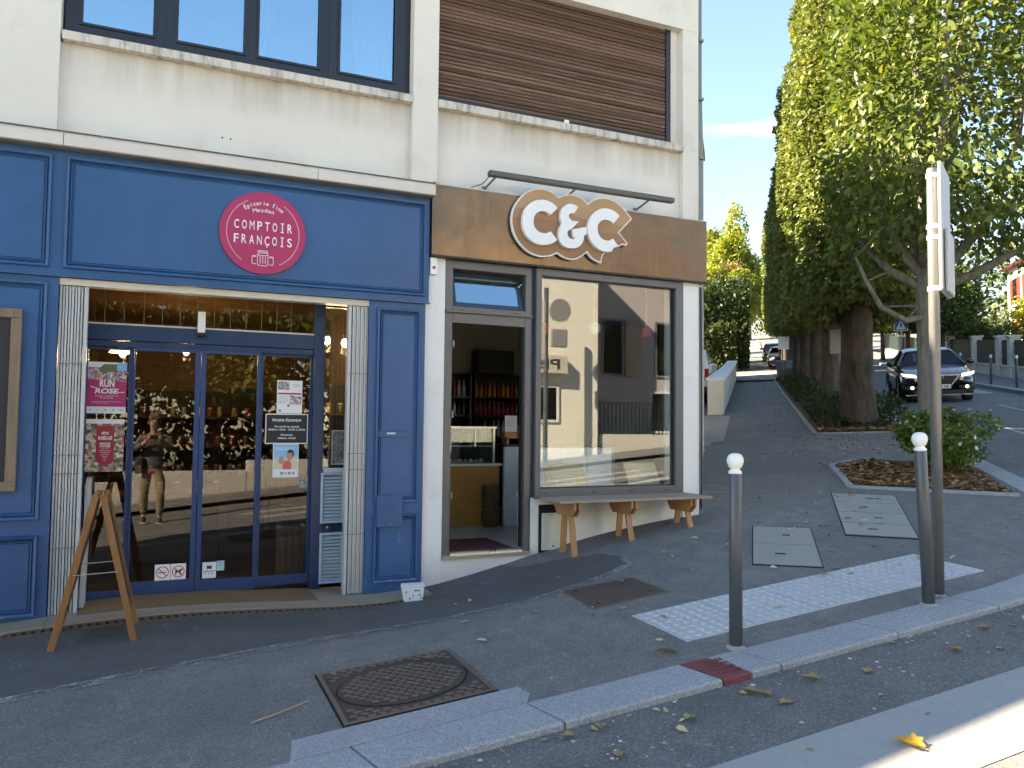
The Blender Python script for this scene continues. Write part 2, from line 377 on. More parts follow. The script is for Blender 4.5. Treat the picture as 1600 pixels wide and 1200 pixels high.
M['asphalt_new'] = asphalt('dark_patched_asphalt', (.106, .104, .100), .12, 200, .28)
M['road'] = asphalt('road_asphalt', (.152, .148, .141), .35, 110, .34, white=.85)
def granite():
    t = NT('grey_granite_kerb'); v = t.sep(t.voro(190, 'Color'))
    c = t.ramp(v[0], [(.0, (.20, .205, .215)), (.35, (.28, .29, .30)), (.7, (.345, .355, .365)), (1., (.46, .465, .47))])
    c = t.mix(t.math('MULTIPLY', t.ramp(t.noise(2.5, 5, .7), [(.4, 0.), (.7, 1.)]), .35), c, (.20, .205, .215))
    return t.done(c, .75, nrm=t.bump(t.noise(150, 4, .7), .25, .006), spec=.4)
M['granite'] = granite()
def whitepaint(name, c):
    t = NT(name); wv = t.noise(22, 6, .75); wv2 = t.noise(1., 5, .7, stretch=(60, 14, 1))
    wear = t.math('ADD', t.ramp(wv, [(.58, 0.), (.70, .6)]), t.ramp(wv2, [(.60, 0.), (.70, .75)]), clamp=True)
    col = t.mix(t.noise(2.2, 4), sc(c, .9), c); col = t.mix(wear, col, (.17, .17, .165))
    return t.done(col, .7, nrm=t.bump(t.noise(120, 4, .7), .35, .006), spec=.35)
M['roadpaint'] = whitepaint('worn_white_road_paint', (.34, .34, .325))
M['tactile'] = mat('white_tactile_resin', (.50, .51, .52), .55, var=.10, vs=3, fine=.10, fs=40, bump=.2, bs=120)
M['iron'] = mat('rusty_cast_iron', (.185, .138, .108), .7, metal=.25, var=.25, vs=5, fine=.25, fs=70, bump=.3, bs=120)
M['iron_dark'] = mat('dark_cast_iron_groove', (.075, .056, .046), .8, metal=.2, var=.25)  # darker base colour below the raised links of the cover
M['rust'] = mat('flat_rusty_plate', (.115, .08, .064), .7, metal=.2, var=.3, vs=4, fine=.2, fs=40, bump=.2)
M['redplate'] = mat('faded_red_plate', (.20, .050, .048), .7, var=.2, vs=6, fine=.2, fs=60, bump=.3)
M['concrete'] = mat('grey_concrete', (.33, .32, .285), .85, var=.14, vs=3, fine=.15, fs=80, bump=.25, bs=110)
M['drain'] = mat('rusty_drain_iron', (.155, .115, .082), .75, metal=.2, var=.3, vs=8, fine=.2)
M['pit'] = mat('dark_pit', (.01, .01, .01), .9)
M['driveway'] = mat('pale_concrete_paving', (.36, .33, .28), .85, var=.1, vs=4, fine=.2, fs=60)
M['gardenwall'] = stucco('garden_wall_render', (.66, .63, .57), .5)
M['soil'] = mat('leafy_soil', (.115, .062, .034), .95, var=.4, vs=12, fine=.4, fs=50, bump=.6, bs=40, bd=.03)
# --- plants
def leafmat(name, stops, trans=.35, patch=.35, ps=.55, rough=.5):
    t = NT(name); g = t.n('ShaderNodeNewGeometry'); rp = g.outputs['Random Per Island']
    f = t.math('ADD', t.math('MULTIPLY', rp, 1-patch), t.math('MULTIPLY', t.ramp(t.noise(ps, 3, .5), [(.25, 0.), (.75, 1.)]), patch))
    c = t.ramp(f, stops)
    p = t.n('ShaderNodeBsdfPrincipled'); t.l(c, p.inputs['Base Color']); p.inputs['Roughness'].default_value = rough; p.inputs['Specular IOR Level'].default_value = .4
    tr = t.n('ShaderNodeBsdfTranslucent'); t.l(t.mix(1., c, (1., .95, .45), 'MULTIPLY'), tr.inputs[0])
    mx = t.n('ShaderNodeMixShader'); mx.inputs[0].default_value = trans; t.l(p.outputs[0], mx.inputs[1]); t.l(tr.outputs[0], mx.inputs[2])
    t.l(mx.outputs[0], t.out.inputs[0]); return t.m
M['leaf_linden'] = leafmat('linden_leaves', [(.0, (.058, .090, .028)), (.40, (.118, .155, .042)), (.72, (.195, .225, .058)), (.93, (.30, .27, .055)), (.985, (.26, .14, .04)), (1., (.55, .36, .02))])
M['leaf_dark'] = leafmat('dark_hedge_leaves', [(.0, (.020, .040, .015)), (.6, (.045, .080, .028)), (1., (.10, .14, .045))])
M['leaf_far'] = leafmat('dark_linden_leaves', [(.0, (.028, .052, .016)), (.5, (.06, .105, .026)), (.85, (.13, .165, .034)), (1., (.28, .26, .04))])
M['leaf_yellow'] = leafmat('yellow_green_leaves', [(.0, (.12, .155, .025)), (.5, (.235, .28, .04)), (.85, (.38, .37, .05)), (1., (.50, .34, .05))])
M['leaf_orange'] = leafmat('russet_leaves', [(.0, (.10, .06, .025)), (.5, (.21, .13, .06)), (1., (.33, .24, .10))])
M['leaf_rose'] = leafmat('rose_leaves', [(.0, (.055, .095, .018)), (.5, (.125, .19, .034)), (1., (.22, .27, .06))])
M['leaf_cover'] = leafmat('ground_cover_leaves', [(.0, (.020, .034, .010)), (.6, (.050, .070, .02)), (1., (.12, .10, .03))])
M['leaf_fallen'] = leafmat('fallen_leaves', [(.0, (.10, .045, .02)), (.35, (.22, .12, .05)), (.65, (.36, .27, .13)), (.85, (.42, .34, .10)), (1., (.50, .42, .22))], .12, .1)
M['leaf_mulch'] = leafmat('brown_leaf_mulch', [(.0, (.15, .07, .035)), (.4, (.32, .165, .075)), (.75, (.42, .25, .12)), (1., (.55, .40, .21))], .08, .15)
M['leaf_pale'] = leafmat('pale_fallen_leaves', [(.0, (.24, .15, .07)), (.4, (.42, .34, .16)), (.8, (.56, .49, .26)), (1., (.62, .54, .34))], .1, .1)
M['leaf_gold'] = leafmat('golden_fallen_leaf', [(.0, (.58, .30, .03)), (1., (.66, .40, .06))], .2, .5, 9)
M['petal'] = mat('white_petals', (.80, .79, .74), .6, var=.05)
def bark(name, c1, c2):
    t = NT(name); a = t.noise(1., 6, .7, stretch=(14, 14, 3)); b = t.noise(2., 4, .6)
    c = t.mix(t.ramp(a, [(.32, 0.), (.68, 1.)]), c1, c2); c = t.mix(t.ramp(b, [(.5, 0.), (.75, .5)]), c, sc(c2, 1.3))
    return t.done(c, .9, nrm=t.bump(a, .7, .03), spec=.2)
M['bark'] = bark('linden_bark', (.040, .030, .022), (.125, .10, .078))
M['bark_pale'] = bark('pale_young_bark', (.10, .09, .072), (.215, .20, .165))
# --- glass
def glass(name, k=1.7, add=.02, tint=(.90, .93, .93), refl=(1, 1, 1)):
    t = NT(name); ge = t.n('ShaderNodeNewGeometry'); dt = t.n('ShaderNodeVectorMath'); dt.operation = 'DOT_PRODUCT'; t.l(ge.outputs['Incoming'], dt.inputs[0]); t.l(ge.outputs['Normal'], dt.inputs[1])
    fr = t.math('MULTIPLY_ADD', t.math('POWER', t.math('SUBTRACT', 1.0, t.math('ABSOLUTE', dt.outputs['Value']), clamp=True), 5.0), .96, .04)   # Schlick, the same from both sides
    f = t.math('MULTIPLY_ADD', fr, k, add, clamp=True)
    tr = t.n('ShaderNodeBsdfTransparent'); tr.inputs[0].default_value = (*tint, 1)
    gl = t.n('ShaderNodeBsdfGlossy'); gl.inputs['Roughness'].default_value = 0.0; gl.inputs['Color'].default_value = (*refl, 1)
    t.l(t.bump(t.noise(.8, 2, .4), .015, .02), gl.inputs['Normal'])
    mx = t.n('ShaderNodeMixShader'); t.l(f, mx.inputs[0]); t.l(tr.outputs[0], mx.inputs[1]); t.l(gl.outputs[0], mx.inputs[2])
    t.l(mx.outputs[0], t.out.inputs[0]); return t.m
M['glass'] = glass('shop_window_glass', 1.15, .040)
M['glass_door'] = glass('sliding_door_glass', 1.0, .012, (.60, .60, .58))
M['glass_up'] = glass('coated_window_glass', 1.0, .46, (.70, .73, .78), (.62, .90, 1.))
M['carglass'] = glass('car_glass', .7, .01, (.10, .11, .12))
M['thinglass'] = glass('display_glass', 1.0, .03)
# --- vehicles
M['car_blue'] = mat('dark_blue_grey_car_paint', (.014, .017, .025), .25, var=.03, fine=.02, metal=.1, coat=.5)
M['car_white'] = mat('white_car_paint', (.72, .74, .76), .25, var=.02, coat=.6)
M['car_black'] = mat('black_car_paint', (.012, .012, .014), .2, var=.03, coat=1.0)
M['tyre'] = mat('tyre_rubber', (.018, .018, .019), .8)
M['rim'] = mat('alloy_rim', (.32, .32, .33), .3, metal=.8)
M['chrome'] = mat('chrome_trim', (.6, .6, .6), .12, metal=1.0, var=.02)
M['taillight'] = mat('red_tail_light', (.35, .012, .015), .15)
def emit(name, col, st):
    t = NT(name); return t.done(col, .3, emis=col, es=st)
M['headlight'] = emit('lit_headlight', (1., .97, .90), .45)
M['bulb'] = emit('lit_warm_bulb', (1., .86, .58), 9.0)
M['lampshade'] = emit('lit_pendant_shade', (1., .80, .42), 3.0)
M['red_roof'] = mat('red_roof_tiles', (.30, .085, .05), .8, var=.2, vs=4)
M['red_shutter'] = mat('red_painted_shutter', (.42, .035, .02), .5)
M['house'] = mat('pale_house_render', (.86, .82, .72), .85, var=.06)
M['fencegreen'] = mat('dark_green_fence_panel', (.010, .022, .014), .5, var=.4, vs=3)
M['bin'] = mat('grey_bin_plastic', (.13, .15, .155), .5)
M['signback'] = mat('pale_sign_back', (.38, .38, .365), .45, metal=.3, var=.05)
M['signblue'] = mat('blue_sign_face', (.02, .07, .30), .4)
def flat(name, c, r=.5): return mat('print_'+name, c, r, var=.04, fine=.02)
for k_, c_ in dict(ink=(.03,.03,.035), pink=(.45,.025,.14), red=(.38,.02,.035), skyb=(.22,.50,.75), sand=(.62,.55,.40), skin=(.50,.26,.18), hair=(.03,.025,.02),
                   coral=(.66,.12,.12), cyan=(.42,.62,.62), grey=(.42,.42,.43), lilac=(.55,.56,.66), signred=(.55,.03,.05), leafy=(.12,.17,.06), slate=(.16,.19,.22), tan=(.42,.30,.22), bluek=(.05,.20,.5)).items():
    M['p_'+k_] = flat(k_, c_)
def crowd(name, cs, scale):
    t = NT('print_'+name); v = t.sep(t.voro(scale, 'Color'))
    return t.done(t.ramp(v[0], [(i/(len(cs)-1), c) for i, c in enumerate(cs)]), .5)
M['p_crowd'] = crowd('crowd_photo', [(.06,.05,.05), (.45,.08,.10), (.62,.60,.60), (.20,.30,.42), (.5,.2,.15), (.75,.75,.75)], 60)
M['p_fete'] = crowd('street_festival_photo', [(.05,.04,.035), (.16,.19,.07), (.45,.30,.25), (.30,.06,.07), (.62,.52,.38), (.70,.68,.64)], 42)
M['p_grey'] = crowd('grey_photo', [(.08,.08,.08), (.30,.30,.30), (.50,.49,.48), (.18,.18,.19)], 55)
M['p_map'] = crowd('grey_map', [(.10,.10,.10), (.24,.24,.25), (.40,.40,.40), (.16,.22,.16)], 45)
# ------------------------------------------------------------------ lettering (built-in font turned into flat meshes)
GLYPHS = {}; CENTRE = {}
def prepare_text(items):                 # items: (key, string, bold)
    obs = []
    for key, s_, b in items:
        c = bpy.data.curves.new('txt', 'FONT'); c.body = s_; c.size = 1; c.align_x = 'CENTER'; c.offset = b; c.resolution_u = 3
        o = bpy.data.objects.new('txt', c); COL.objects.link(o); obs.append((key, o))
    dg = bpy.context.evaluated_depsgraph_get(); dg.update()
    for key, o in obs:
        me = bpy.data.meshes.new_from_object(o.evaluated_get(dg))
        v = np.array([x.co[:2] for x in me.vertices]) if len(me.vertices) else np.zeros((1, 2))
        ctr = (v.min(0)+v.max(0))/2; v = v-ctr
        GLYPHS[key] = (v, [tuple(p.vertices) for p in me.polygons], v.max(0)-v.min(0)); CENTRE[key] = ctr; bpy.data.meshes.remove(me)
    for key, o in obs:
        c = o.data; bpy.data.objects.remove(o); bpy.data.curves.remove(c)
TXT = [('g'+ch, ch, .0 if ch in 'MN' else .010) for ch in sorted(set('COMPTOIRFRANÇOIS'))] + [('s'+ch, ch, .0 if ch == 'M' else .010) for ch in sorted(set('ÉpiceriefineMeudon'))]
STR = dict(run=('RUN', .03), rose=('ROSE', .03), r1=('Dimanche 11 octobre 9h - 13h', .01), r2=('Parc du Tronchet', .01), r3=('Course et marche solidaires', .0), fete=('FÊTE', .03), rab=('RABELAIS', .03),
           dim4=('DIMANCHE', .03), oct4=('4 OCTOBRE', .03), f1=('10h - 18h', .01), h1=("Horaires d'ouverture", .015), h2=('Du mardi au samedi', .015), h3=('10h00 à 13h30 - 15h30 à 20h00', .015),
           h4=('Dimanche', .015), h5=('10h00 à 13h00', .015), pb=('PB', .02), plate=('FD 638 AB', .02))
prepare_text(TXT + [(k_, a, b) for k_, (a, b) in STR.items()])
def put_text(mb, key, x, z, h, y, ang=0.0, wmax=None, w=None, slant=0.0):
    v, f, d = GLYPHS[key]; k = h/d[1] if h else 1; kx = k
    if w: kx = w/d[0]
    elif wmax and d[0]*kx > wmax: kx = wmax/d[0]
    ca, sa = math.cos(ang), math.sin(ang)
    P = [((a*kx+b*k*slant)*ca-b*k*sa+x, y, (a*kx+b*k*slant)*sa+b*k*ca+z) for a, b in v]
    mb.add(P, [tuple(q) for q in f]); return mb

# ------------------------------------------------------------------ ground sheets
def arange(a, b, st): return list(np.arange(a, b+1e-6, st))
xs = [-400, -200, -100, -60, -40, -25, -16] + arange(-10, 14, .4) + arange(15, 40, 1) + arange(42, 120, 3) + [140, 180, 250, 400, 700]
ys = [-400, -200, -100, -60, -40, -28] + arange(-20, -11, 1.) + arange(-10, 8, .4) + arange(9, 40, 1) + arange(42, 130, 3) + [150, 200, 300, 500, 800]
g = MB()
def under_building(x, y): return (y > .25 and y < 7.3 and -9 < x < 5.2+.79*min(y, 5.4)) 
V = [(x, y, -1.2 if under_building(x, y) else rd(x, y).z) for y in ys for x in xs]; nx = len(xs)
Fc = [(j*nx+i, j*nx+i+1, (j+1)*nx+i+1, (j+1)*nx+i) for j in range(len(ys)-1) for i in range(nx-1)]
g.add(V, Fc); road = g.build('road', M['road'], org=(0,0,0), smooth=True); tag(road, kind='structure')
# kerb line: straight along the shops, a bend, then along the side street
def kerb_path(offset):                    # offset measured inwards from the road edge
    P = []; n0 = 3.85-offset; y0 = -3.76+offset
    sI = (y0+.655*n0)/.756                # where the two straights would cross
    cx = 5.74+.655*sI+.756*n0; rad = 5.0-offset; T = rad*math.tan(R(24.55))
    for x in list(np.arange(-16, cx-T, .22)): P.append((x, y0))
    ox, oy = cx-T, y0+rad
    for i in range(0, 13):
        a = R(-90+49.1*i/12); P.append((ox+rad*math.cos(a), oy+rad*math.sin(a)))
    sE = sI+T
    for s_ in list(np.arange(sE+.6, 36, 1.2)): P.append((5.74+.655*s_+.756*n0, .756*s_-.655*n0))
    return P
outer = kerb_path(0.0); inner = kerb_path(.30)
back = []
for (x, y) in inner:
    s_ = (x-5.74)*.655+y*.756; n_ = (x-5.74)*.756-y*.655
    if x < 5.6: back.append((x, .15))
    elif s_ < 1.0: back.append((5.70+.1*max(0, (s_+2.6)), .12+.1*max(0, s_+2.6)))
    else: back.append((5.74+.655*(s_-.6)-1.1*.756, .756*(s_-.6)+1.1*.655))
g = MB(); K = 22
for (a, b) in zip(inner, back):
    for k in range(K+1):
        t = k/K; x = a[0]+(b[0]-a[0])*t; y = a[1]+(b[1]-a[1])*t; g.v.append((x, y, hz(x, y)))
for i in range(len(inner)-1):
    for k in range(K): q = i*(K+1)+k; g.f.append((q, q+K+1, q+K+2, q+1))
sidewalk = g.build('pavement', M['asphalt'], org=(0,0,0), smooth=True); tag(sidewalk, kind='structure')
kerb = bpy.data.objects.new('kerb', None); COL.objects.link(kerb); tag(kerb, kind='structure'); OFF['kerb'] = Vector((0,0,0))
# dark re-laid asphalt along the shop fronts
def sheet(name, poly, m_, dz, sub=.25):
    bm = bmesh.new(); vs_ = [bm.verts.new((x, y, 0)) for x, y in poly]; bm.faces.new(vs_)
    x0 = min(p[0] for p in poly); x1 = max(p[0] for p in poly); y0 = min(p[1] for p in poly); y1 = max(p[1] for p in poly)
    for ax, a, b in ((0, x0, x1), (1, y0, y1)):
        k = a+sub
        while k < b:
            co = (k, 0, 0) if ax == 0 else (0, k, 0); no = (1,0,0) if ax == 0 else (0,1,0)
            bmesh.ops.bisect_plane(bm, geom=bm.verts[:]+bm.edges[:]+bm.faces[:], plane_co=co, plane_no=no); k += sub
    for v in bm.verts: v.co.z = hz(v.co.x, v.co.y)+dz
    me = bpy.data.meshes.new(name); bm.normal_update()
    for f in bm.faces:
        if f.normal.z < 0: f.normal_flip()
    bm.to_mesh(me); bm.free(); me.materials.append(m_)
    me.polygons.foreach_set('use_smooth', [True]*len(me.polygons))
    o = bpy.data.objects.new(name, me); COL.objects.link(o); OFF[o.name] = Vector((0,0,0)); return o
rg = random.Random(3)
edge = [(-.95, -1.60), (-.8, -1.80), (-.1, -1.76), (.5, -1.70), (.9, -1.65), (1.5, -1.62), (2.2, -1.58), (2.9, -1.52), (3.3, -1.46), (3.7, -1.36), (3.95, -1.15), (4.05, -.9), (3.98, -.62), (3.6, -.38), (3.3, -.22)]
poly = [(-1.05, -.48)] + [(-1.12, -.9)] + edge + [(3.2, .1), (-.95, .1)]
strip = sheet('dark_asphalt_strip', [(x+rg.uniform(-.012, .012), y+rg.uniform(-.012, .012)) for x, y in poly], M['asphalt_new'], .004, .11); tag(strip, kind='structure')
t = NT('pale_cement_dust'); n_ = t.noise(30, 6, .8); al = t.math('MULTIPLY', t.ramp(t.noise(9, 5, .75), [(.40, 0.), (.62, 1.)]), t.ramp(n_, [(.35, 0.), (.6, 1.)]))
pp = t.n('ShaderNodeBsdfPrincipled'); pp.inputs['Base Color'].default_value = (.42, .42, .42, 1); pp.inputs['Roughness'].default_value = .95
tt = t.n('ShaderNodeBsdfTransparent'); mx = t.n('ShaderNodeMixShader'); t.l(t.math('MULTIPLY', al, .95), mx.inputs[0]); t.l(tt.outputs[0], mx.inputs[1]); t.l(pp.outputs[0], mx.inputs[2]); t.l(mx.outputs[0], t.out.inputs[0]); M['dust'] = t.m
e1 = [(-1.6, -1.86), (-.95, -1.84)]+[(x, y-.03) for x, y in edge[1:12]]
seam = sheet('dusty_seam', [(x, y-.025-.02*rg.random()) for x, y in e1]+[(x, y+.05+.05*rg.random()) for x, y in reversed(e1)], M['dust'], .008, .15); tag(seam, kind='structure')
crack_pts = [(-1.5, -1.86)]+[(x, y-.03) for x, y in edge[1:9]]
# the open joint between old and new asphalt
g = MB(); cp = []
for i in range(len(crack_pts)-1):
    for k in range(6):
        t_ = k/6; x = crack_pts[i][0]*(1-t_)+crack_pts[i+1][0]*t_; y = crack_pts[i][1]*(1-t_)+crack_pts[i+1][1]*t_+rg.uniform(-.010, .010)
        cp.append((x, y, rg.uniform(.001, .007)))
for i in range(len(cp)-1):
    a, b = cp[i], cp[i+1]
    if rg.random() < .2: continue
    g.add([gr(a[0], a[1]-a[2], .0105), gr(b[0], b[1]-b[2], .0105), gr(b[0], b[1]+b[2], .0105), gr(a[0], a[1]+a[2], .0105)], [(0,1,2,3)])
tag(g.build('asphalt_joint', M['pit'], org=(0,0,0)), kind='structure')

# kerb stones, one by one
def along(path):
    L_ = [0.0]
    for a, b in zip(path, path[1:]): L_.append(L_[-1]+math.dist(a, b))
    return L_
LI, LO = along(inner), along(outer)
def at_path(path, Ls, t):
    d = t*Ls[-1]
    for i in range(len(path)-1):
        if d <= Ls[i+1]+1e-9:
            k = (d-Ls[i])/(Ls[i+1]-Ls[i]); return (path[i][0]+(path[i+1][0]-path[i][0])*k, path[i][1]+(path[i+1][1]-path[i][1])*k)
    return path[-1]
def kerbstone(t0, t1, off0=0.0, off1=0.0, nseg=5):
    g = MB(); top = []; bot = []
    for k in range(nseg+1):
        t_ = t0+(t1-t0)*k/nseg
        a = Vector(at_path(outer, LO, t_)); b = Vector(at_path(inner, LI, t_))
        q = [rd(a.x, a.y, -.12), gr(a.x, a.y, -.006), gr(a.x+(b.x-a.x)*.04, a.y+(b.y-a.y)*.04, .004), gr(b.x, b.y, .006), gr(b.x, b.y, -.10)]
        g.v += [tuple(p) for p in q]
    for k in range(nseg):
        for j in range(4): g.f.append((k*5+j, k*5+5+j, k*5+6+j, k*5+j+1))
    g.f.append((0,1,2,3,4)); e = nseg*5; g.f.append((e+4, e+3, e+2, e+1, e)); return g
# joints measured along the straight (X): stones about a metre long, one red plate at the drain
def t_of_x(x):
    for i in range(len(outer)-1):
        if outer[i][0] <= x <= outer[i+1][0]:
            k = (x-outer[i][0])/(outer[i+1][0]-outer[i][0]); return (LO[i]+(LO[i+1]-LO[i])*k)/LO[-1]
jx = [-15, -13, -11, -9, -7, -5.2, -3.6, -2.2, -.9, .32, .98, 1.93, 2.93]
jt = [t_of_x(x) for x in jx]
for a, b in zip(jt, jt[1:]): kerbstone(a+.00012, b-.00012).build('kerb_stone', M['granite'], kerb)
tr = t_of_x(3.13)
pl = kerbstone(jt[-1]+.0001, tr-.0001).build('kerb_inspection_plate', M['redplate'], kerb); pl['label'] = 'faded red metal plate set into the kerb'
g = MB()
for i in range(6):
    for j in range(4):
        x = 2.965+.026*i; y = -3.70+.055*j; g.box(x, x+.016, y, y+.038, hz(x, y)+.004, hz(x, y)+.010)
g.build('raised_rib', M['redplate'], pl)
t0 = tr; step = 1.0/LO[-1]
first = True
while t0 < .985:
    st = step*(.55 if t0*LO[-1] < 26 and False else 1.0)
    t1 = min(t0+st*(.22 if first else .96), .995); first = False
    kerbstone(t0+.00012, t1-.00012).build('kerb_stone', M['granite'], kerb); t0 = t1
# second row of granite behind the kerb by the big manhole
g = MB().prismz([(.62, -3.455), (1.86, -3.455), (1.92, -3.36), (1.90, -3.24), (.66, -3.24)], lambda x, y: hz(x, y)-.1, lambda x, y: hz(x, y)+.007)
g.build('kerb_stone', M['granite'], kerb)

# crosswalk bands on the road
def band(name, poly, m_, dz):
    bm_poly = poly; o = sheet(name, bm_poly, m_, dz, .3)
    for v in o.data.vertices: v.co.z = rd(v.co.x, v.co.y).z+dz
    return o
cw = bpy.data.objects.new('crosswalk_marking', None); COL.objects.link(cw); tag(cw, kind='structure'); OFF['crosswalk_marking'] = Vector((0,0,0))
for poly in ([(1.98, -4.42), (9.0, -4.42), (9.3, -5.0), (1.9, -5.0)], [(1.7, -5.75), (9.4, -5.75), (9.6, -6.3), (1.6, -6.3)], [(1.5, -7.0), (9.6, -7.0), (9.8, -7.5), (1.4, -7.5)]):
    o = band('painted_band', [(x+rg.uniform(-.02, .02), y) for x, y in poly], M['roadpaint'], .004); o.parent = cw
# ------------------------------------------------------------------ things set into the pavement
def patch_plate(g, x0, x1, y0, y1, dz0, dz1):
    return g.prismz([(x0,y0),(x1,y0),(x1,y1),(x0,y1)], lambda x, y: hz(x, y)+dz0, lambda x, y: hz(x, y)+dz1)
# tactile paving: slabs with studs
ux0, ux1, uy0, uy1 = 3.115, 5.97, -3.17, -2.53
nsl = 5; wsl = (ux1-ux0)/nsl
for i in range(nsl):
    g = MB(); a = ux0+i*wsl+.006; b = ux0+(i+1)*wsl-.006
    patch_plate(g, a, b, uy0, uy1, -.03, .006)
    nxs, nys = 7, 8
    for p in range(nxs):
        for q in range(nys):
            x = a+(b-a)*(p+.5)/nxs; y = uy0+(uy1-uy0)*(q+.5)/nys; z = hz(x, y)+.006
            g.lathe([(.024, 0), (.022, .006), (.014, .011)], (x, y, z), 8)
    g.build('tactile_slab', M['tactile'], sidewalk)
# big cast iron cover with an oval lid and herringbone relief
mh = thing('manhole_cover', 'large rectangular cast iron cover with oval lid and herringbone relief near the kerb', 'manhole cover', gr(1.355, -2.83))
x0, x1, y0, y1 = .93, 1.78, -3.225, -2.42
patch_plate(MB(), x0-.012, x1+.012, y0-.008, y1+.014, -.03, .0045).build('asphalt_collar', M['pit'], mh)
fr = patch_plate(MB(), x0, x1, y0, y1, -.02, .009).build('frame', M['iron_dark'], mh)
cx, cy, ra, rb = (x0+x1)/2, (y0+y1)/2, .375, .30
def oval(k, n=44): return [(cx+ra*k*math.cos(2*math.pi*i/n), cy+rb*k*math.sin(2*math.pi*i/n)) for i in range(n)]
MB().prismz(oval(1.03), lambda x, y: hz(x, y)+.005, lambda x, y: hz(x, y)+.0105).build('joint', M['pit'], mh)
lid = MB().prismz(oval(1.0), lambda x, y: hz(x, y)-.005, lambda x, y: hz(x, y)+.0125).build('lid', M['iron_dark'], mh)
def link_tiles(inside):               # raised cast links with dark grooves between them
    g = MB(); px, py = .060, .040
    for j in range(-11, 12):
        for i in range(-9, 10):
            X = cx+i*px+(.5*px if j % 2 else 0); Y = cy+j*py
            if not (x0+.04 < X < x1-.04 and y0+.035 < Y < y1-.035): continue
            e = ((X-cx)/ra)**2+((Y-cy)/rb)**2
            if inside and e > .80: continue
            if not inside and e < 1.30: continue
            zb = hz(X, Y)+(.0125 if inside else .009); a_, b_ = .0265, .0165; d_ = .008*(1 if (i+j) % 2 else -1)
            pts = [(X-a_, Y-b_*.2+d_), (X-a_*.35, Y-b_), (X+a_*.45, Y-b_), (X+a_, Y+b_*.2-d_), (X+a_*.35, Y+b_), (X-a_*.45, Y+b_)]
            g.prismz(pts, zb-.001, zb+.0055)
    return g
o = link_tiles(True).build('lid_relief', M['iron'], lid, bevel=.0015, seg=1); o['kind'] = 'stuff'
o = link_tiles(False).build('frame_relief', M['iron'], fr, bevel=.0015, seg=1); o['kind'] = 'stuff'
MB().ring(0, 1, 0, 1, .1, 0, 1)
g = MB()
for (a, b, c, d) in ((x0, x1, y0, y0+.022), (x0, x1, y1-.022, y1), (x0, x0+.022, y0+.022, y1-.022), (x1-.022, x1, y0+.022, y1-.022)): patch_plate(g, a, b, c, d, .003, .0135)
g.build('rim', M['iron'], mh)
# flat rusty plate
mh2 = thing('access_plate', 'flat rusty steel plate in the pavement below the glazed cafe door', 'access plate', gr(3.36, -1.88))
q = [(3.10, -1.54), (3.69, -1.63), (3.65, -2.17), (3.01, -2.19)]
MB().prismz([(3.08, -1.51), (3.715, -1.605), (3.675, -2.195), (2.985, -2.215)], lambda x, y: hz(x, y)-.02, lambda x, y: hz(x, y)+.006).build('frame', M['iron'], mh2)
MB().prismz(q, lambda x, y: hz(x, y)-.02, lambda x, y: hz(x, y)+.0095).build('plate', M['rust'], mh2)
g = MB()
for (x, y) in ((3.16, -1.62), (3.60, -1.70), (3.57, -2.10), (3.09, -2.12)): g.box(x-.025, x+.025, y-.008, y+.008, hz(x, y)+.008, hz(x, y)+.0115)
g.build('lifting_slot', M['pit'], mh2)
# concrete inspection covers, laid along the side street
def covers(name, label, A, B, Cc, Dd, splits, holes):
    A, B, Cc, Dd = (Vector(p) for p in (A, B, Cc, Dd)); c = (A+B+Cc+Dd)/4
    t = thing(name, label, 'inspection cover', gr(c.x, c.y))
    big = [c+(p-c)*1.035 for p in (A, B, Cc, Dd)]
    MB().prismz([(p.x, p.y) for p in big], lambda x, y: hz(x, y)-.02, lambda x, y: hz(x, y)+.0045).build('joint', M['pit'], t)
    for k in range(len(splits)-1):
        a, b = splits[k]+.006, splits[k+1]-.006
        q = [A.lerp(Dd, a), B.lerp(Cc, a), B.lerp(Cc, b), A.lerp(Dd, b)]
        sl = MB().prismz([(p.x, p.y) for p in q], lambda x, y: hz(x, y)-.02, lambda x, y: hz(x, y)+.009).build('slab', M['concrete'], t)
        m_ = (q[0]+q[1]+q[2]+q[3])/4+(q[1]-q[0])*.08*((-1)**k)
        d = (q[1]-q[0]).normalized(); e = Vector((-d.y, d.x))
        hb = [m_+d*sx*.045+e*sy*.02 for sx, sy in ((-1,-1),(1,-1),(1,1),(-1,1))]
        MB().prismz([(p.x, p.y) for p in hb], lambda x, y: hz(x, y)-.01, lambda x, y: hz(x, y)+.0105).build('lifting_hole', M['pit'], sl)
covers('inspection_cover', 'pair of square concrete cover slabs beside the left bollard', (5.68, -.86), (6.04, -1.28), (5.07, -2.39), (4.70, -1.98), [0, .5, 1], 2)
covers('inspection_cover', 'row of four concrete cover slabs in front of the planting bed', (7.66, -.01), (8.05, -.60), (6.47, -2.18), (6.10, -1.68), [0, .25, .5, .75, 1], 4)
# small round cover
t_ = thing('round_cover', 'small round black cover in the pavement between kerb and tactile slabs', 'round cover', gr(2.90, -3.25))
MB().lathe([(.075, -.01), (.075, .005), (.070, .007)], gr(2.90, -3.25), 24).build('rim', M['iron'], t_)
g = MB()
for i in range(-3, 4):
    w_ = math.sqrt(max(.0, .06**2-(i*.017)**2)); x = 2.90+i*.017; g.box(x-.004, x+.004, -3.25-w_, -3.25+w_, hz(x, -3.25)+.006, hz(x, -3.25)+.012)
g.build('grid_bar', M['iron'], t_)
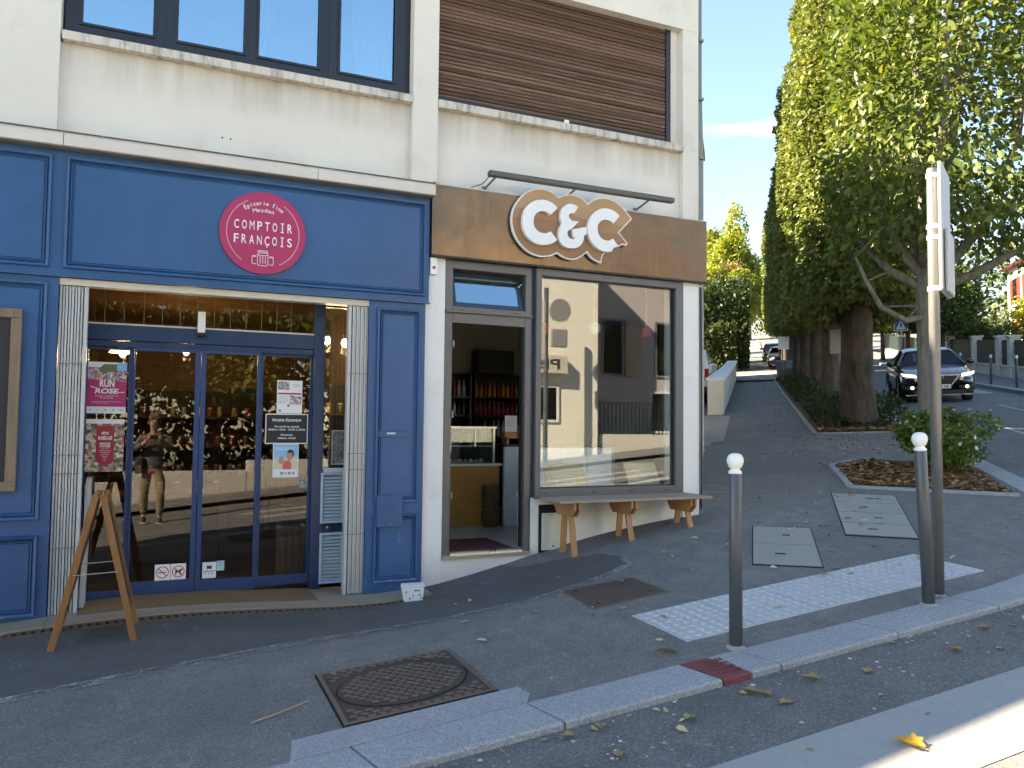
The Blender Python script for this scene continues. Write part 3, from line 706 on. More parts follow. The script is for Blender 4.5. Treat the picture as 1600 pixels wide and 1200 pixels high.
# threshold stone, mat and drain of the blue shop
st = MB()
for i, (a, b) in enumerate(((-1.6, -.75), (-.746, .30), (.304, 1.35), (1.354, 2.36))):
    g = MB().gridslab(a, b, -.335, .44, 6, 3, lambda x, y: hz(x, -.33)+.028, .2)
    o = g.build('threshold_stone', M['beige_stone'], sidewalk)
g = MB().gridslab(-.54, 1.36, -.11, .385, 12, 4, lambda x, y: hz(x, -.33)+.040+.003*math.sin(x*9)*math.sin(y*11), .02)
tag(g.build('door_mat', M['mat']), 'long brown coir mat on the threshold before the blue sliding doors', 'door mat')
dr = thing('drain_channel', 'rusty slotted drain channel along the foot of the blue shopfront', 'drain', gr(.55, -.405, -.02))
XA, XB = -.99, 2.08
g = MB()
for y in (-.462, -.350): g.gridslab(XA, XB, y-.012, y+.012, 24, 1, lambda x, y: hz(x, y)+.012, .05)
g.build('edge_rail', M['drain'], dr)
MB().gridslab(XA, XB, -.45, -.362, 24, 1, lambda x, y: hz(x, y)+.008, .05).build('channel', M['pit'], dr)
bar = meshmat(MB().box(-.016, .016, -.046, .046, -.01, .0065), 'grate_bar', M['drain'])
x = XA+.03
while x < XB-.02:
    piece('grate_bar', bar, dr, gr(x, -.406, .006), (0, 0, R(8))); x += .062

# ------------------------------------------------------------------ bollards and sign pole
def bollard(loc, label, hh=1.2, tilt=(0, 0), group='white-headed bollards by the kerb', wear=True):
    t = thing('bollard', label, 'bollard', loc, group, local=True, rot=(tilt[0], tilt[1], 0))
    MB().lathe([(.041, -.15), (.041, 1.07*hh/1.2), (.038, 1.075*hh/1.2)], n=24).build('post', M['bollard'], t, smooth=True).data.polygons[-1].use_smooth = False
    k = hh-1.2
    MB().lathe([(.041, 1.072+k), (.041, 1.086+k), (.030, 1.096+k), (.028, 1.104+k), (.040, 1.112+k), (.049, 1.135+k), (.052, 1.152+k), (.049, 1.172+k), (.038, 1.190+k), (.020, 1.199+k), (.003, 1.201+k)], n=24).build('ball_head', M['white'], t, smooth=True)
    MB().lathe([(.062, -.02), (.058, .008), (.043, .016)], n=20).build('collar', M['concrete'], t)
    return t
bollard(gr(3.31, -3.41), 'upright dark grey bollard with white ball head on the kerb beside the red plate')
d_ = (Vector((-cr.x, -cr.y)))*.07
bollard(gr(4.93, -3.49), 'leaning dark grey bollard with white ball head in front of the sign pole', tilt=(R(0.6), R(-4.2)))
sp = thing('sign_pole', 'tall galvanised pole carrying two sign plates seen edge-on by the leaning bollard', 'sign pole', gr(5.167, -3.385), local=True)
MB().lathe([(.038, -.2), (.038, 3.10), (.036, 3.115), (.004, 3.12)], n=24).build('post', M['galva'], sp, smooth=True)
ang = math.atan2(12.53, 5.17)-R(4)       # the plates run almost along the line of sight
d = Vector((math.cos(math.atan2(3.97, 5.17)), math.sin(math.atan2(3.97, 5.17)), 0)); ang = math.atan2(d.y, d.x)-R(7)
dx = Vector((math.cos(ang), math.sin(ang), 0)); dn = Vector((math.sin(ang), -math.cos(ang), 0))
for (z0, z1, wdt, off) in ((2.17, 3.10, .46, .075), (2.17, 2.62, .36, .105)):
    g = MB(); c = dn*off
    prof = []
    for sg in (-1, 1):
        pass
    def plate(u, v, zz): return c+dx*u+dn*v+Vector((0,0,zz))
    b = [plate(-wdt/2, -.014, z0), plate(wdt/2, -.014, z0), plate(wdt/2, .014, z0), plate(-wdt/2, .014, z0)]
    t_ = [p+Vector((0,0,z1-z0)) for p in b]
    g.hexa(b, t_); g.build('sign_plate', M['signback'], sp, bevel=.012, seg=3)
for z in (3.06, 2.68, 2.60, 2.22):
    g = MB().lathe([(.0415, -.016), (.043, -.014), (.043, .014), (.0415, .016)], (0,0,z), 20)
    g.bar(dn*.03+Vector((0,0,z)), dn*.085+Vector((0,0,z)), .03, .03); g.build('clamp', M['white'], sp)
MB().lathe([(.056, -.02), (.052, .006), (.04, .010)], n=18).build('collar', M['concrete'], sp)
# ------------------------------------------------------------------ the corner building
B = thing('corner_building', 'cream rendered two-storey corner building with the two shops at street level', 'building', (2.0, .3, -.1))
MB().box(-9, -.83, 0, .35, 3.72, 6.095).box(-9, -2.9, 0, .35, -.6, 3.72).build('wall', M['stucco_plain'], B)
MB().box(2.2, 2.463, 0, .35, 3.72, 6.095).build('pilaster', M['stucco_plain'], B, bevel=.008)
MB().box(5.43, 5.65, 0, .34, 3.1, 6.095).build('pilaster', M['stucco_plain'], B, bevel=.008)
MB().box(-.83, 2.2, .07, .35, 3.72, 4.645).build('spandrel', M['stucco'], B)
MB().box(2.463, 5.43, .07, .35, 3.10, 4.645).build('spandrel', M['stucco'], B)
MB().box(-9, 5.65, .002, .35, 6.095, 7.0).build('wall', M['stucco_plain'], B)
MB().box(-9.08, 5.72, -.07, .40, 7.0, 7.06).build('coping', M['cornice'], B)
sl = MB().box(-.815, 2.199, -.015, .16, 4.645, 4.72).build('sill', M['sill'], B, bevel=.006)
sl = MB().box(2.464, 5.429, -.015, .16, 4.645, 4.725).build('sill', M['sill'], B, bevel=.006)
# cornice stones over the blue shop, dirty on the underside
for a, b in ((-9, -3.2), (-3.196, -.765), (-.761, 1.27), (1.274, 2.405)):
    MB().add([(a,-.14,3.712),(b,-.14,3.712),(b,-.14,3.80),(a,-.14,3.80),(a,-.125,3.825),(b,-.125,3.825),(a,.05,3.845),(b,.05,3.845),(a,.05,3.712),(b,.05,3.712)],
             [(0,1,2,3),(3,2,5,4),(4,5,7,6),(1,0,8,9),(0,3,4,6,8),(1,9,7,5,2)]).build('cornice_stone', M['cornice'], B, bevel=.004)
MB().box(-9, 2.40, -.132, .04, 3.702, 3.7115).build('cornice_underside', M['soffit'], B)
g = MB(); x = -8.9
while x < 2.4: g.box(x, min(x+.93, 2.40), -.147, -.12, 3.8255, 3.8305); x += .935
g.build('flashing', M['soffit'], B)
# side wall running back along the lane, roof and the unseen outer walls
sx, sy = 5.65+.62*7, .785*7
MB().prismz([(5.651, .001), (sx, sy), (sx-.3, sy), (5.42, .355), (5.651, .355)], -.4, 7.0).build('side_wall', M['stucco_plain'], B)
MB().prismz([(-9.08, .40), (5.72, .40), (sx+.06, sy+.02), (sx-1, 7.5), (-9.08, 7.5)], 6.9, 7.03).build('roof', M['cornice'], B)
MB().box(-9, -8.7, .36, 7.2, -.6, 6.9).box(-8.7, sx-.6, 7.0, 7.3, -.6, 6.9).build('rear_wall', M['stucco_plain'], B)
g = MB().tube([(5.685, .02, .42), (5.685, .02, 3.1)], .028, 10).tube([(5.70, .06, 3.9), (5.70, .06, 7.0)], .035, 10)
for z in (1.2, 2.4, 4.6, 5.3, 6.0, 6.7): g.box(5.655, 5.72, -.01, .05, z, z+.03)
g.build('downpipe', M['galva'], B, smooth=False)
g = MB().tube([(5.672, -.014, .55), (5.676, -.012, 1.9), (5.668, -.012, 3.08)], .011, 8).build('cable', M['black'], B)
# two screw holes left in the render
g = MB()
for x in (.455, .525): g.cyl((x, .066, 4.035), (x, .08, 4.035), .008, n=8)
g.build('screw_hole', M['pit'], B)
# upper left window
wn = MB(); y0, y1 = .13, .20
for a, b in ((-.815, -.707), (-.118, .043), (.64, .731), (1.316, 1.481), (2.059, 2.20)): wn.box(a, b, y0, y1, 4.85, 6.02)
wn.box(-.815, 2.20, y0, y1, 4.721, 4.85).box(-.815, 2.20, y0, y1, 6.02, 6.094)
wn = wn.build('window', M['black_alu'], B)
g = MB()
for a, b in ((-.707, -.118), (.043, .64), (.731, 1.316), (1.481, 2.059)): g.ring(a, b, 4.85, 6.02, .022, y0-.014, y0)
g.box(-.035, -.028, y0-.006, y0, 4.73, 6.05).box(1.395, 1.402, y0-.006, y0, 4.73, 6.05)
g.build('sash_bead', M['black_alu'], wn)
for a, b in ((-.707, -.118), (.043, .64), (.731, 1.316), (1.481, 2.059)):
    MB().box(a, b, .155, .161, 4.85, 6.02).build('pane', M['glass_up'], wn)
def curtain(pts0, pts1, y, nf, name='curtain'):       # pts0 top (x0,x1,z), pts1 bottom
    g = MB(); nu, nv = 40, 10
    for j in range(nv+1):
        t = j/nv; xa = pts0[0]+(pts1[0]-pts0[0])*t**1.4; xb = pts0[1]+(pts1[1]-pts0[1])*t**.8; z = pts0[2]+(pts1[2]-pts0[2])*t
        for i in range(nu+1):
            k = i/nu; g.v.append((xa+(xb-xa)*k, y+.025*math.sin(k*nf*6.283)*(1-.3*t), z))
    for j in range(nv):
        for i in range(nu): q = j*(nu+1)+i; g.f.append((q, q+1, q+nu+2, q+nu+1))
    return g
M['voile'] = mat('white_voile', (.82, .83, .84), .8, var=.03)
for a, b in (((.70, 1.12, 6.05), (.70, .80, 4.86)), ((1.62, 2.14, 6.05), (1.72, 1.98, 4.80)), ((-.80, -.62, 6.05), (-.80, -.72, 4.8))):
    tag(curtain(a, b, .32, 5).build('curtain', M['voile'], smooth=True), 'white gathered curtain behind the upper window, ' + ('third pane' if a[0] == .70 else 'rightmost pane' if a[0] > 1 else 'leftmost pane'), 'curtain', 'curtains in the upper window')
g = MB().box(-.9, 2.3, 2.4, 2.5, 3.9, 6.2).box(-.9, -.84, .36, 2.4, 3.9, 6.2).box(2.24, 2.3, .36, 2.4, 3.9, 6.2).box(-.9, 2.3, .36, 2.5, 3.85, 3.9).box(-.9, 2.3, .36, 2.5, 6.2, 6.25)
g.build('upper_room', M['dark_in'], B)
# upper right window: wooden roller shutter, slat by slat
rs = MB().box(2.464, 2.487, .085, .15, 4.726, 6.094).box(5.255, 5.318, .085, .15, 4.726, 6.094).build('roller_shutter', M['black_alu'], B)
MB().box(2.464, 5.318, .16, .34, 4.726, 6.094).build('shutter_back', M['pit'], B)
MB().box(5.318, 5.4295, .10, .34, 4.726, 6.094).build('reveal', M['stucco_plain'], B)
prof = [(.118, .0), (.104, .006), (.098, .020), (.104, .034), (.118, .0385), (.13, .0385), (.13, 0)]
g = MB(); n = len(prof)
g.add([(2.49, y, z) for y, z in prof]+[(5.252, y, z) for y, z in prof], [tuple(range(n)), tuple(reversed(range(n, 2*n)))]+[(i, n+i, n+(i+1)%n, (i+1)%n) for i in range(n)])
slat = meshmat(g, 'slat', M['shutter'])
for i in range(32):
    piece('slat', slat, rs, (rnd.uniform(-.002, .002), rnd.uniform(-.003, .002), 4.797+i*.0405), (0, R(rnd.uniform(-.05, .05)), 0))
bb = MB().box(2.489, 5.253, .09, .14, 4.745, 4.795).build('bottom_bar', M['black_alu'], rs, bevel=.006)
MB().box(3.93, 3.985, .083, .0895, 4.755, 4.80).build('stopper', M['white'], rs)
# ground floor piers, base walls
MB().box(2.362, 2.572, .02, .34, -.4, 3.14).build('pier', M['white_wall'], B, bevel=.004)
MB().box(5.428, 5.65, .0, .34, -.3, 3.098).build('pier', M['white_wall'], B, bevel=.004)
MB().box(3.535, 5.427, .03, .34, -.3, .735).build('base_wall', M['white_wall'], B)
MB().box(2.573, 3.534, .03, .34, -.4, .165).build('base_wall', M['white_wall'], B)
MB().box(2.36, 5.64, .34, .40, 3.2, 3.72).build('lintel_beam', M['dark_in'], B)
mb = thing('meter_box', 'small cream meter cupboard with open black gap low in the wall under the bench', 'meter box', (3.78, 0, .19))
MB().box(3.63, 3.93, .01, .029, .17, .66).build('recess', M['pit'], mb)
MB().box(3.655, 3.905, -.012, .012, .195, .575).build('door', M['lintel'], mb, bevel=.004)
MB().cyl((3.78, -.018, .235), (3.78, -.011, .235), .010, n=10).build('lock', M['black'], mb)
ab = thing('alarm_box', 'small white alarm box with a red dot under the brown band', 'alarm box', (2.44, 0, 2.93))
MB().box(2.395, 2.465, -.04, .019, 2.955, 3.12).build('case', M['white'], ab, bevel=.006)
MB().cyl((2.43, -.046, 3.02), (2.43, -.039, 3.02), .016, n=14).build('red_dot', M['p_signred'], ab)

# ------------------------------------------------------------------ the blue shopfront
F = thing('blue_shopfront', 'blue painted wooden shopfront with moulded panels and glass sliding doors', 'shopfront', (.8, .1, -.12))
MB().box(-3.2, 2.385, -.035, .10, 2.665, 3.701).build('fascia', M['blue'], F, bevel=.004)
def moulding(x0, x1, z0, z1, y, parent, name='panel_moulding'):
    g = MB()
    def rr(a, w_, pr):               # mitred ring
        X0, X1, Z0, Z1 = x0+a, x1-a, z0+a, z1-a
        o_ = [(X0,Z0),(X1,Z0),(X1,Z1),(X0,Z1)]; i_ = [(X0+w_,Z0+w_),(X1-w_,Z0+w_),(X1-w_,Z1-w_),(X0+w_,Z1-w_)]
        v = [(p[0], y+.006, p[1]) for p in o_]+[(p[0]+(.006 if p[0] == X0 else -.006), y-pr, p[1]+(.006 if p[1] == Z0 else -.006)) for p in o_]+[(p[0]+(-.008 if k in (0,3) else .008), y-pr*.8, p[1]+(-.008 if k < 2 else .008)) for k, p in enumerate(i_)]+[(p[0], y+.006, p[1]) for p in i_]
        f = []
        for L_ in range(3):
            for k in range(4): f.append((L_*4+k, L_*4+(k+1)%4, L_*4+4+(k+1)%4, L_*4+4+k))
        g.add(v, f)
    rr(0, .034, .030); rr(.034, .018, .018); rr(.054, .014, .009)
    return g.build(name, M['blue'], parent)
moulding(-.745, 2.345, 2.725, 3.655, -.035, F)
moulding(-3.0, -.838, 2.725, 3.655, -.035, F)
MB().box(-3.2, 2.392, -.052, -.034, 2.655, 2.672).build('fascia_bead', M['blue'], F)
pl = MB().box(-3.2, -.768, -.015, .10, -.3, 2.655).build('side_panel', M['blue'], F)
moulding(-2.4, -.84, .69, 2.61, -.015, F); moulding(-2.4, -.843, -.07, .57, -.015, F)
pr = MB().box(1.805, 2.358, -.015, .10, -.3, 2.655).build('side_panel', M['blue'], F)
moulding(1.875, 2.312, .735, 2.595, -.015, F); moulding(1.875, 2.315, -.01, .632, -.015, F)
fl = MB().box(1.90, 2.15, -.052, -.016, .51, .812).build('meter_flap', M['blue'], F, bevel=.003)
MB().cyl((2.03, -.06, .535), (2.03, -.05, .535), .010, n=10).build('lock', M['galva'], fl)
ls = MB().box(1.895, 2.185, -.030, -.015, 1.358, 1.425).build('letter_slot', M['blue'], F, bevel=.003)
MB().box(1.99, 2.075, -.034, -.0305, 1.385, 1.402).build('name_strip', M['p_cyan'], ls)
MB().box(1.90, 2.18, -.0315, -.030, 1.411, 1.414).build('slit', M['pit'], ls)
MB().box(-.766, 1.803, -.005, .11, 2.597, 2.654).build('lintel_box', M['lintel'], F, bevel=.003)
MB().box(-.766, 1.803, .111, .50, 2.665, 2.72).build('recess_soffit', M['ceil_in'], F)
MB().box(-.83, -.77, .101, .5, -.2, 2.66).box(1.806, 1.86, .101, .5, -.2, 2.66).build('recess_side', M['blue_dark'], F)
# folded accordion grilles
bar_ = meshmat(MB().box(-.0075, .0075, 0, .055, -.095, 2.592), 'grille_bar', M['grille'])
bar2 = meshmat(MB().box(-.014, .014, -.006, .075, -.11, 2.592), 'grille_bar', M['grille'])
for nm, xa, xb, inner_x, lab in (('folding_grille', -.752, -.60, -.568, 'folded grey accordion grille at the left side of the blue shop doors'), ('folding_grille', 1.66, 1.795, 1.625, 'folded grey accordion grille at the right side of the blue shop doors')):
    t = thing(nm, lab, 'folding grille', ((xa+xb)/2, .05, -.1), 'folded grilles of the blue shop')
    nb = 8; base = MB().box(min(xa, xb)-.012, max(xa, xb)+.012, .060, .075, -.09, 2.59).build('backing', M['galva'], t)
    for i in range(nb):
        piece('grille_bar', bar_, t, (xa+(xb-xa)*i/(nb-1), .012+.010*(i % 2), 0))
    piece('grille_bar', bar2, t, (inner_x, .01, 0))
    g = MB()
    for z in (.45, 1.05, 1.2, 1.95): g.box(min(xa, inner_x)-.008, max(xb, inner_x)+.004, .004, .0115, z, z+.006)
    g.build('hinge_rod', M['galva'], t)
    MB().box(min(xa, inner_x)-.01, max(xb, inner_x)+.01, .002, .07, -.125, -.097).build('foot_rail', M['galva'], t)
# recessed glazing at Y = .42
YD = .42
tr = MB().box(-.58, 1.364, YD-.03, YD+.06, 2.662, 2.72).build('transom_light', M['blue_dark'], F)
px_ = [160, 190, 221, 250, 279, 307, 335, 362, 389, 415, 441, 466]
xsT = [-.58, -.452, -.298, -.138, .011, .161, .306, .452, .593, .735, .873, 1.013, 1.148, 1.362]
for a, b in zip(xsT, xsT[1:]):
    MB().box(a+.002, b-.002, YD, YD+.006, 2.347, 2.662).build('pane', M['glass_door'], tr)
g = MB()
for x in xsT[1:-1]: g.box(x-.0018, x+.0018, YD-.003, YD+.009, 2.347, 2.662)
g.build('pane_joint', M['galva'], tr)
MB().box(-.58, 1.364, YD-.045, YD+.03, 2.332, 2.347).build('transom_sill', M['lintel'], F)
MB().box(-.58, 1.364, YD-.055, YD+.09, 2.195, 2.331).build('door_header', M['blue_dark'], F, bevel=.004)
MB().box(-.58, 1.364, YD-.035, YD+.07, 2.140, 2.190).build('door_rail', M['blue_dark'], F)
sn = MB().box(.308, .372, YD-.115, YD-.056, 2.295, 2.487).build('door_sensor', M['white'], F, bevel=.006)
MB().box(.306, .374, YD-.118, YD-.050, 2.262, 2.294).build('sensor_lens', M['black'], sn, bevel=.008)
def leaf(name, x0, x1, z0, rail, stL, stR, y):
    d = MB().box(x0, x0+stL, y-.02, y+.025, z0, 2.139).box(x1-stR, x1, y-.02, y+.025, z0, 2.139).box(x0+stL, x1-stR, y-.02, y+.025, z0, z0+rail).box(x0+stL, x1-stR, y-.02, y+.025, 2.115, 2.139).build(name, M['blue_door'], F)
    MB().box(x0+stL, x1-stR, y, y+.006, z0+rail, 2.115).build('pane', M['glass_door'], d); return d
leaf('fixed_light', -.58, -.205, -.10, .10, .012, .042, YD+.03)
d1 = leaf('sliding_door', -.203, .345, -.072, .137, .012, .042, YD-.01)
d2 = leaf('sliding_door', .352, .872, -.058, .105, .042, .026, YD-.01)
leaf('fixed_light', .874, 1.363, -.05, .09, .030, .020, YD+.03)
MB().box(1.364, 1.468, YD-.06, YD+.05, -.09, 2.664).build('corner_post', M['blue_dark'], F, bevel=.004)
sdl = MB().box(1.469, 1.70, YD-.02, YD+.03, 2.62, 2.66).box(1.469, 1.70, YD-.02, YD+.03, .43, .519).build('side_light', M['blue_dark'], F)
MB().box(1.469, 1.79, YD, YD+.006, 1.05, 2.62).build('pane', M['thinglass'], sdl)
MB().cyl((1.53, YD-.026, .475), (1.53, YD-.019, .475), .010, n=10).build('bolt', M['white'], sdl)
sl_ = meshmat(MB().add([(0,0,0),(.19,0,0),(.19,.03,.024),(0,.03,.024),(0,0,-.005),(.19,0,-.005),(.19,.03,.019),(0,.03,.019)], [(0,1,2,3),(7,6,5,4),(0,4,5,1),(1,5,6,2),(2,6,7,3),(3,7,4,0)]), 'louvre_slat', M['louvre'])
for (z0, z1) in ((.52, 1.005), (-.055, .428)):
    v = MB().ring(1.452, 1.69, z0, z1, .024, YD-.075, YD-.02).build('louvre_vent', M['louvre'], F, bevel=.003)
    MB().box(1.476, 1.666, YD-.03, YD-.022, z0+.024, z1-.024).build('vent_back', M['pit'], v)
    nl = 13
    for i in range(nl): piece('louvre_slat', sl_, v, (1.476, YD-.068, z0+.034+i*(z1-z0-.058)/nl))
MB().box(1.470, 1.70, YD-.10, YD-.02, 1.006, 1.049).build('vent_cap', M['louvre'], F, bevel=.004)

# ------------------------------------------------------------------ the cafe front
G_ = thing('glazed_shopfront', 'cafe front with bronze band, grey aluminium door frame and wide shop window', 'shopfront', (4.05, .1, .15))
xb = [2.392, 2.95, 3.52, 3.925, 4.55, 5.13, 5.705]
for a, b in zip(xb, xb[1:]):
    MB().box(a+.0008, b-.0008, -.075, .02, 3.145, 3.842).build('band_panel', M['bronze'], G_)
MB().box(2.392, 5.703, -.070, .068, 3.843, 3.855).build('band_top', M['cornice'], G_)
MB().box(2.392, 5.703, -.068, .10, 3.128, 3.1445).build('band_underside', M['black'], G_)
Y0, Y1 = .02, .10
fr = MB().box(2.574, 2.652, Y0, Y1, .166, 3.127).box(3.455, 3.52, Y0, Y1, .166, 3.127).box(2.652, 3.455, Y0, Y1, 3.045, 3.127).box(2.652, 3.455, Y0, Y1, 2.498, 2.60).box(2.574, 3.53, Y0-.035, Y0, 2.598, 2.622)
fr = fr.box(2.652, 3.455, Y0, Y1, 2.60, 2.665).build('door_frame', M['alu'], G_, bevel=.003)
MB().box(2.652, 2.668, Y1-.03, Y1+.02, .232, 2.497).box(3.437, 3.454, Y1-.03, Y1+.02, .232, 2.497).build('seal', M['black'], fr)
g = MB()
for z in (.75, 1.55, 2.25): g.cyl((2.662, Y0-.012, z), (2.662, Y0-.012, z+.07), .011, n=10)
g.build('hinge', M['galva'], fr)
MB().box(2.575, 3.52, -.01, .34, .166, .196).box(2.66, 3.45, Y0+.01, Y1, .1961, .222).build('door_sill', M['steel'], G_)
# hopper light tilted inwards
th = R(17)
hp = thing('tmp', 'x', 'x'); bpy.data.objects.remove(hp)
def tilt(mb_, x, y, z, a): return mb_.xf(Matrix.Translation((x, y, z)) @ Matrix.Rotation(-a, 4, 'X') @ Matrix.Translation((-x, -y, -z)))
sash = tilt(MB().ring(2.657, 3.45, 2.668, 3.040, .045, Y0+.02, Y1-.02), 0, Y0+.03, 2.668, th).build('hopper_sash', M['alu_blue'], G_)
tilt(MB().box(2.702, 3.405, Y0+.04, Y0+.046, 2.713, 2.995), 0, Y0+.03, 2.668, th).build('pane', M['glass_up'], sash)
MB().bar((3.43, Y0+.05, 2.95), (3.40, Y0+.16, 2.90), .008, .008).build('stay', M['white'], G_)
g = MB()
for x in (2.75, 3.34): g.box(x-.018, x+.018, Y0-.0025, Y0+.001, 2.628, 2.634)
g.build('drain_slot', M['pit'], fr)
MB().box(3.521, 3.566, .045, .12, .20, 3.127).build('reveal', M['alu_blue'], G_)
wf = MB().box(3.567, 3.630, Y0-.03, Y1, .742, 3.127).box(5.322, 5.427, Y0-.03, Y1, .742, 3.127).box(3.630, 5.322, Y0-.03, Y1, 3.05, 3.127).box(3.630, 5.322, Y0-.03, Y1, .742, .828).build('shop_window', M['alu'], G_, bevel=.004)
MB().box(3.630, 5.322, Y0+.03, Y0+.038, .828, 3.05).build('pane', M['glass'], wf)
g = MB()
for x in (3.70, 4.27, 4.74, 5.20): g.box(x-.022, x+.022, Y0-.0335, Y0-.0295, .776, .784)
g.build('drain_slot', M['pit'], wf)
MB().ring(3.630, 5.322, .828, 3.05, .012, Y0+.008, Y0+.029).build('glazing_bead', M['black_alu'], wf)
MB().box(3.55, 5.44, -.03, .0, .728, .741).build('sill_flashing', M['alu'], G_)
# lamp bar on brackets over the band
lb = thing('lamp_bar', 'long bronze-grey lamp bar on brackets above the brown band', 'lamp bar', (4.04, -.2, 3.98))
MB().bar((2.93, -.20, 3.985), (5.15, -.20, 3.985), .075, .058).build('housing', M['tubebar'], lb, bevel=.014)
for x in (3.02, 3.93, 4.85):
    MB().bar((x, -.17, 3.965), (x-.03, .06, 3.90), .016, .016).box(x-.05, x-.01, .052, .069, 3.87, 3.93).build('bracket', M['galva'], lb)
tag(MB().tube([(2.42, -.02, 3.875), (2.50, -.01, 3.87), (2.6, .0, 3.862), (2.8, .0, 3.868), (2.93, -.05, 3.92), (2.96, -.16, 3.97)], .005, 6).build('cable', M['black']), 'thin black cable sagging along the top of the brown band', 'cable')
# ------------------------------------------------------------------ signs
rs_ = thing('round_sign', 'round magenta shop sign with white lettering on the blue fascia', 'sign', (.815, -.05, 2.81))
SX, SZ, SR, SY = .815, 3.180, .371, -.060
MB().prism([(SX+SR*math.cos(2*math.pi*i/72), SZ+SR*math.sin(2*math.pi*i/72)) for i in range(72)], SY, -.036).build('disc', M['magenta'], rs_)
yt = SY-.0025
def letters(word, zc, hh, pitch):
    for i, ch in enumerate(word):
        g = MB(); x = SX+(i-(len(word)-1)/2)*pitch
        v, f, d = GLYPHS['g'+ch]; zz = zc
        ww = .018 if ch == 'I' else .041
        if ch == 'Ç': put_text(g, 'g'+ch, x, zc-.0115, hh*1.28, yt, w=ww)
        elif ch == 'I':
            g.box(x-.0045, x+.0045, yt-.001, yt, zc-hh/2, zc+hh/2); g.box(x-.015, x+.015, yt-.001, yt, zc-hh/2-.004, zc-hh/2+.004); g.box(x-.015, x+.015, yt-.001, yt, zc+hh/2-.004, zc+hh/2+.004)
        else: put_text(g, 'g'+ch, x, zc, hh, yt, w=ww)
        g.build('letter', M['white'], rs_)
letters('COMPTOIR', SZ+.062, .080, .0655); letters('FRANÇOIS', SZ-.066, .080, .0655)
def arc_text(word, rad, hh, pitch, cz):
    asc = set('Éfd'); n = len(word)
    for i, ch in enumerate(word):
        if ch == ' ': continue
        a = math.pi/2-(i-(n-1)/2)*pitch/rad; g = MB()
        k_ = hh/.70; rr = rad+CENTRE['s'+ch][1]*k_
        put_text(g, 's'+ch, SX+rr*math.cos(a), cz+rr*math.sin(a), GLYPHS['s'+ch][2][1]*k_, yt, a-math.pi/2); g.build('letter', M['white'], rs_)
arc_text('Épicerie fine', .252, .037, .0265, SZ); arc_text('Meudon', .30, .037, .030, SZ-.110)
g = MB()
for a in list(np.arange(118, 236, 3.4))+list(np.arange(-61, 55, 3.4)):
    x, z = SX+.312*math.cos(R(a)), SZ+.312*math.sin(R(a)); g.prism([(x+.0050*math.cos(k), z+.0050*math.sin(k)) for k in (0, 1.05, 2.09, 3.14, 4.19, 5.24)], yt-.001, yt)
g.build('dotted_ring', M['white'], rs_)
g = MB(); jz = SZ-.295; w_ = .0045
def seg(a, b): g.bar((SX+a[0], yt-.0005, jz+a[1]), (SX+b[0], yt-.0005, jz+b[1]), w_, .001, up=(0,1,0))
def pth(P):
    for a, b in zip(P, P[1:]): seg(a, b)
pth([(-.045,.10),(-.045,.015),(-.035,.0),(.035,.0),(.045,.015),(.045,.10),(.035,.115),(-.035,.115),(-.045,.10)]); pth([(-.042,.118),(-.042,.135),(.042,.135),(.042,.118)]); pth([(-.038,.124),(.038,.124)])
pth([(-.022,.088),(-.022,.02)]); pth([(.0,.09),(.0,.02)]); pth([(.022,.088),(.022,.02)]); pth([(-.04,.098),(-.02,.092),(.02,.092),(.04,.098)])
pth([(-.055,.012),(-.088,.012),(-.092,.03),(-.09,.085),(-.055,.085)]); pth([(-.055,.078),(-.09,.078)]); pth([(.055,.012),(.088,.012),(.092,.03),(.09,.085),(.055,.085)]); pth([(.055,.078),(.09,.078)])
g.build('jar_drawing', M['white'], rs_)
def PTS(s_): return [tuple(float(k) for k in p.split(',')) for p in s_.split()]
BOARD = PTS('3.213,3.561 3.221,3.648 3.253,3.730 3.309,3.811 3.374,3.871 3.450,3.910 3.527,3.931 3.605,3.933 3.674,3.915 3.723,3.891 3.755,3.871 3.812,3.899 3.882,3.917 3.952,3.918 4.013,3.904 4.064,3.876 4.103,3.840 4.146,3.882 4.208,3.913 4.280,3.931 4.353,3.931 4.427,3.918 4.501,3.884 4.566,3.836 4.619,3.784 4.660,3.746 4.494,3.575 4.604,3.468 4.580,3.434 4.559,3.448 4.530,3.447 4.493,3.419 4.440,3.406 4.403,3.379 4.367,3.353 4.315,3.334 4.284,3.290 4.274,3.219 4.191,3.240 4.129,3.279 4.098,3.320 4.028,3.261 3.957,3.227 3.897,3.220 3.827,3.232 3.778,3.254 3.743,3.275 3.689,3.245 3.612,3.222 3.534,3.217 3.448,3.235 3.371,3.275 3.304,3.337 3.257,3.402 3.226,3.476')
LC1 = PTS('3.718,3.738 3.674,3.774 3.615,3.798 3.538,3.803 3.461,3.785 3.395,3.744 3.348,3.688 3.323,3.620 3.317,3.546 3.327,3.478 3.360,3.417 3.408,3.370 3.475,3.338 3.552,3.329 3.619,3.343 3.678,3.368 3.718,3.403 3.640,3.483 3.618,3.469 3.580,3.456 3.541,3.454 3.498,3.467 3.464,3.495 3.445,3.535 3.442,3.578 3.453,3.623 3.482,3.659 3.520,3.681 3.563,3.687 3.607,3.674 3.639,3.654')
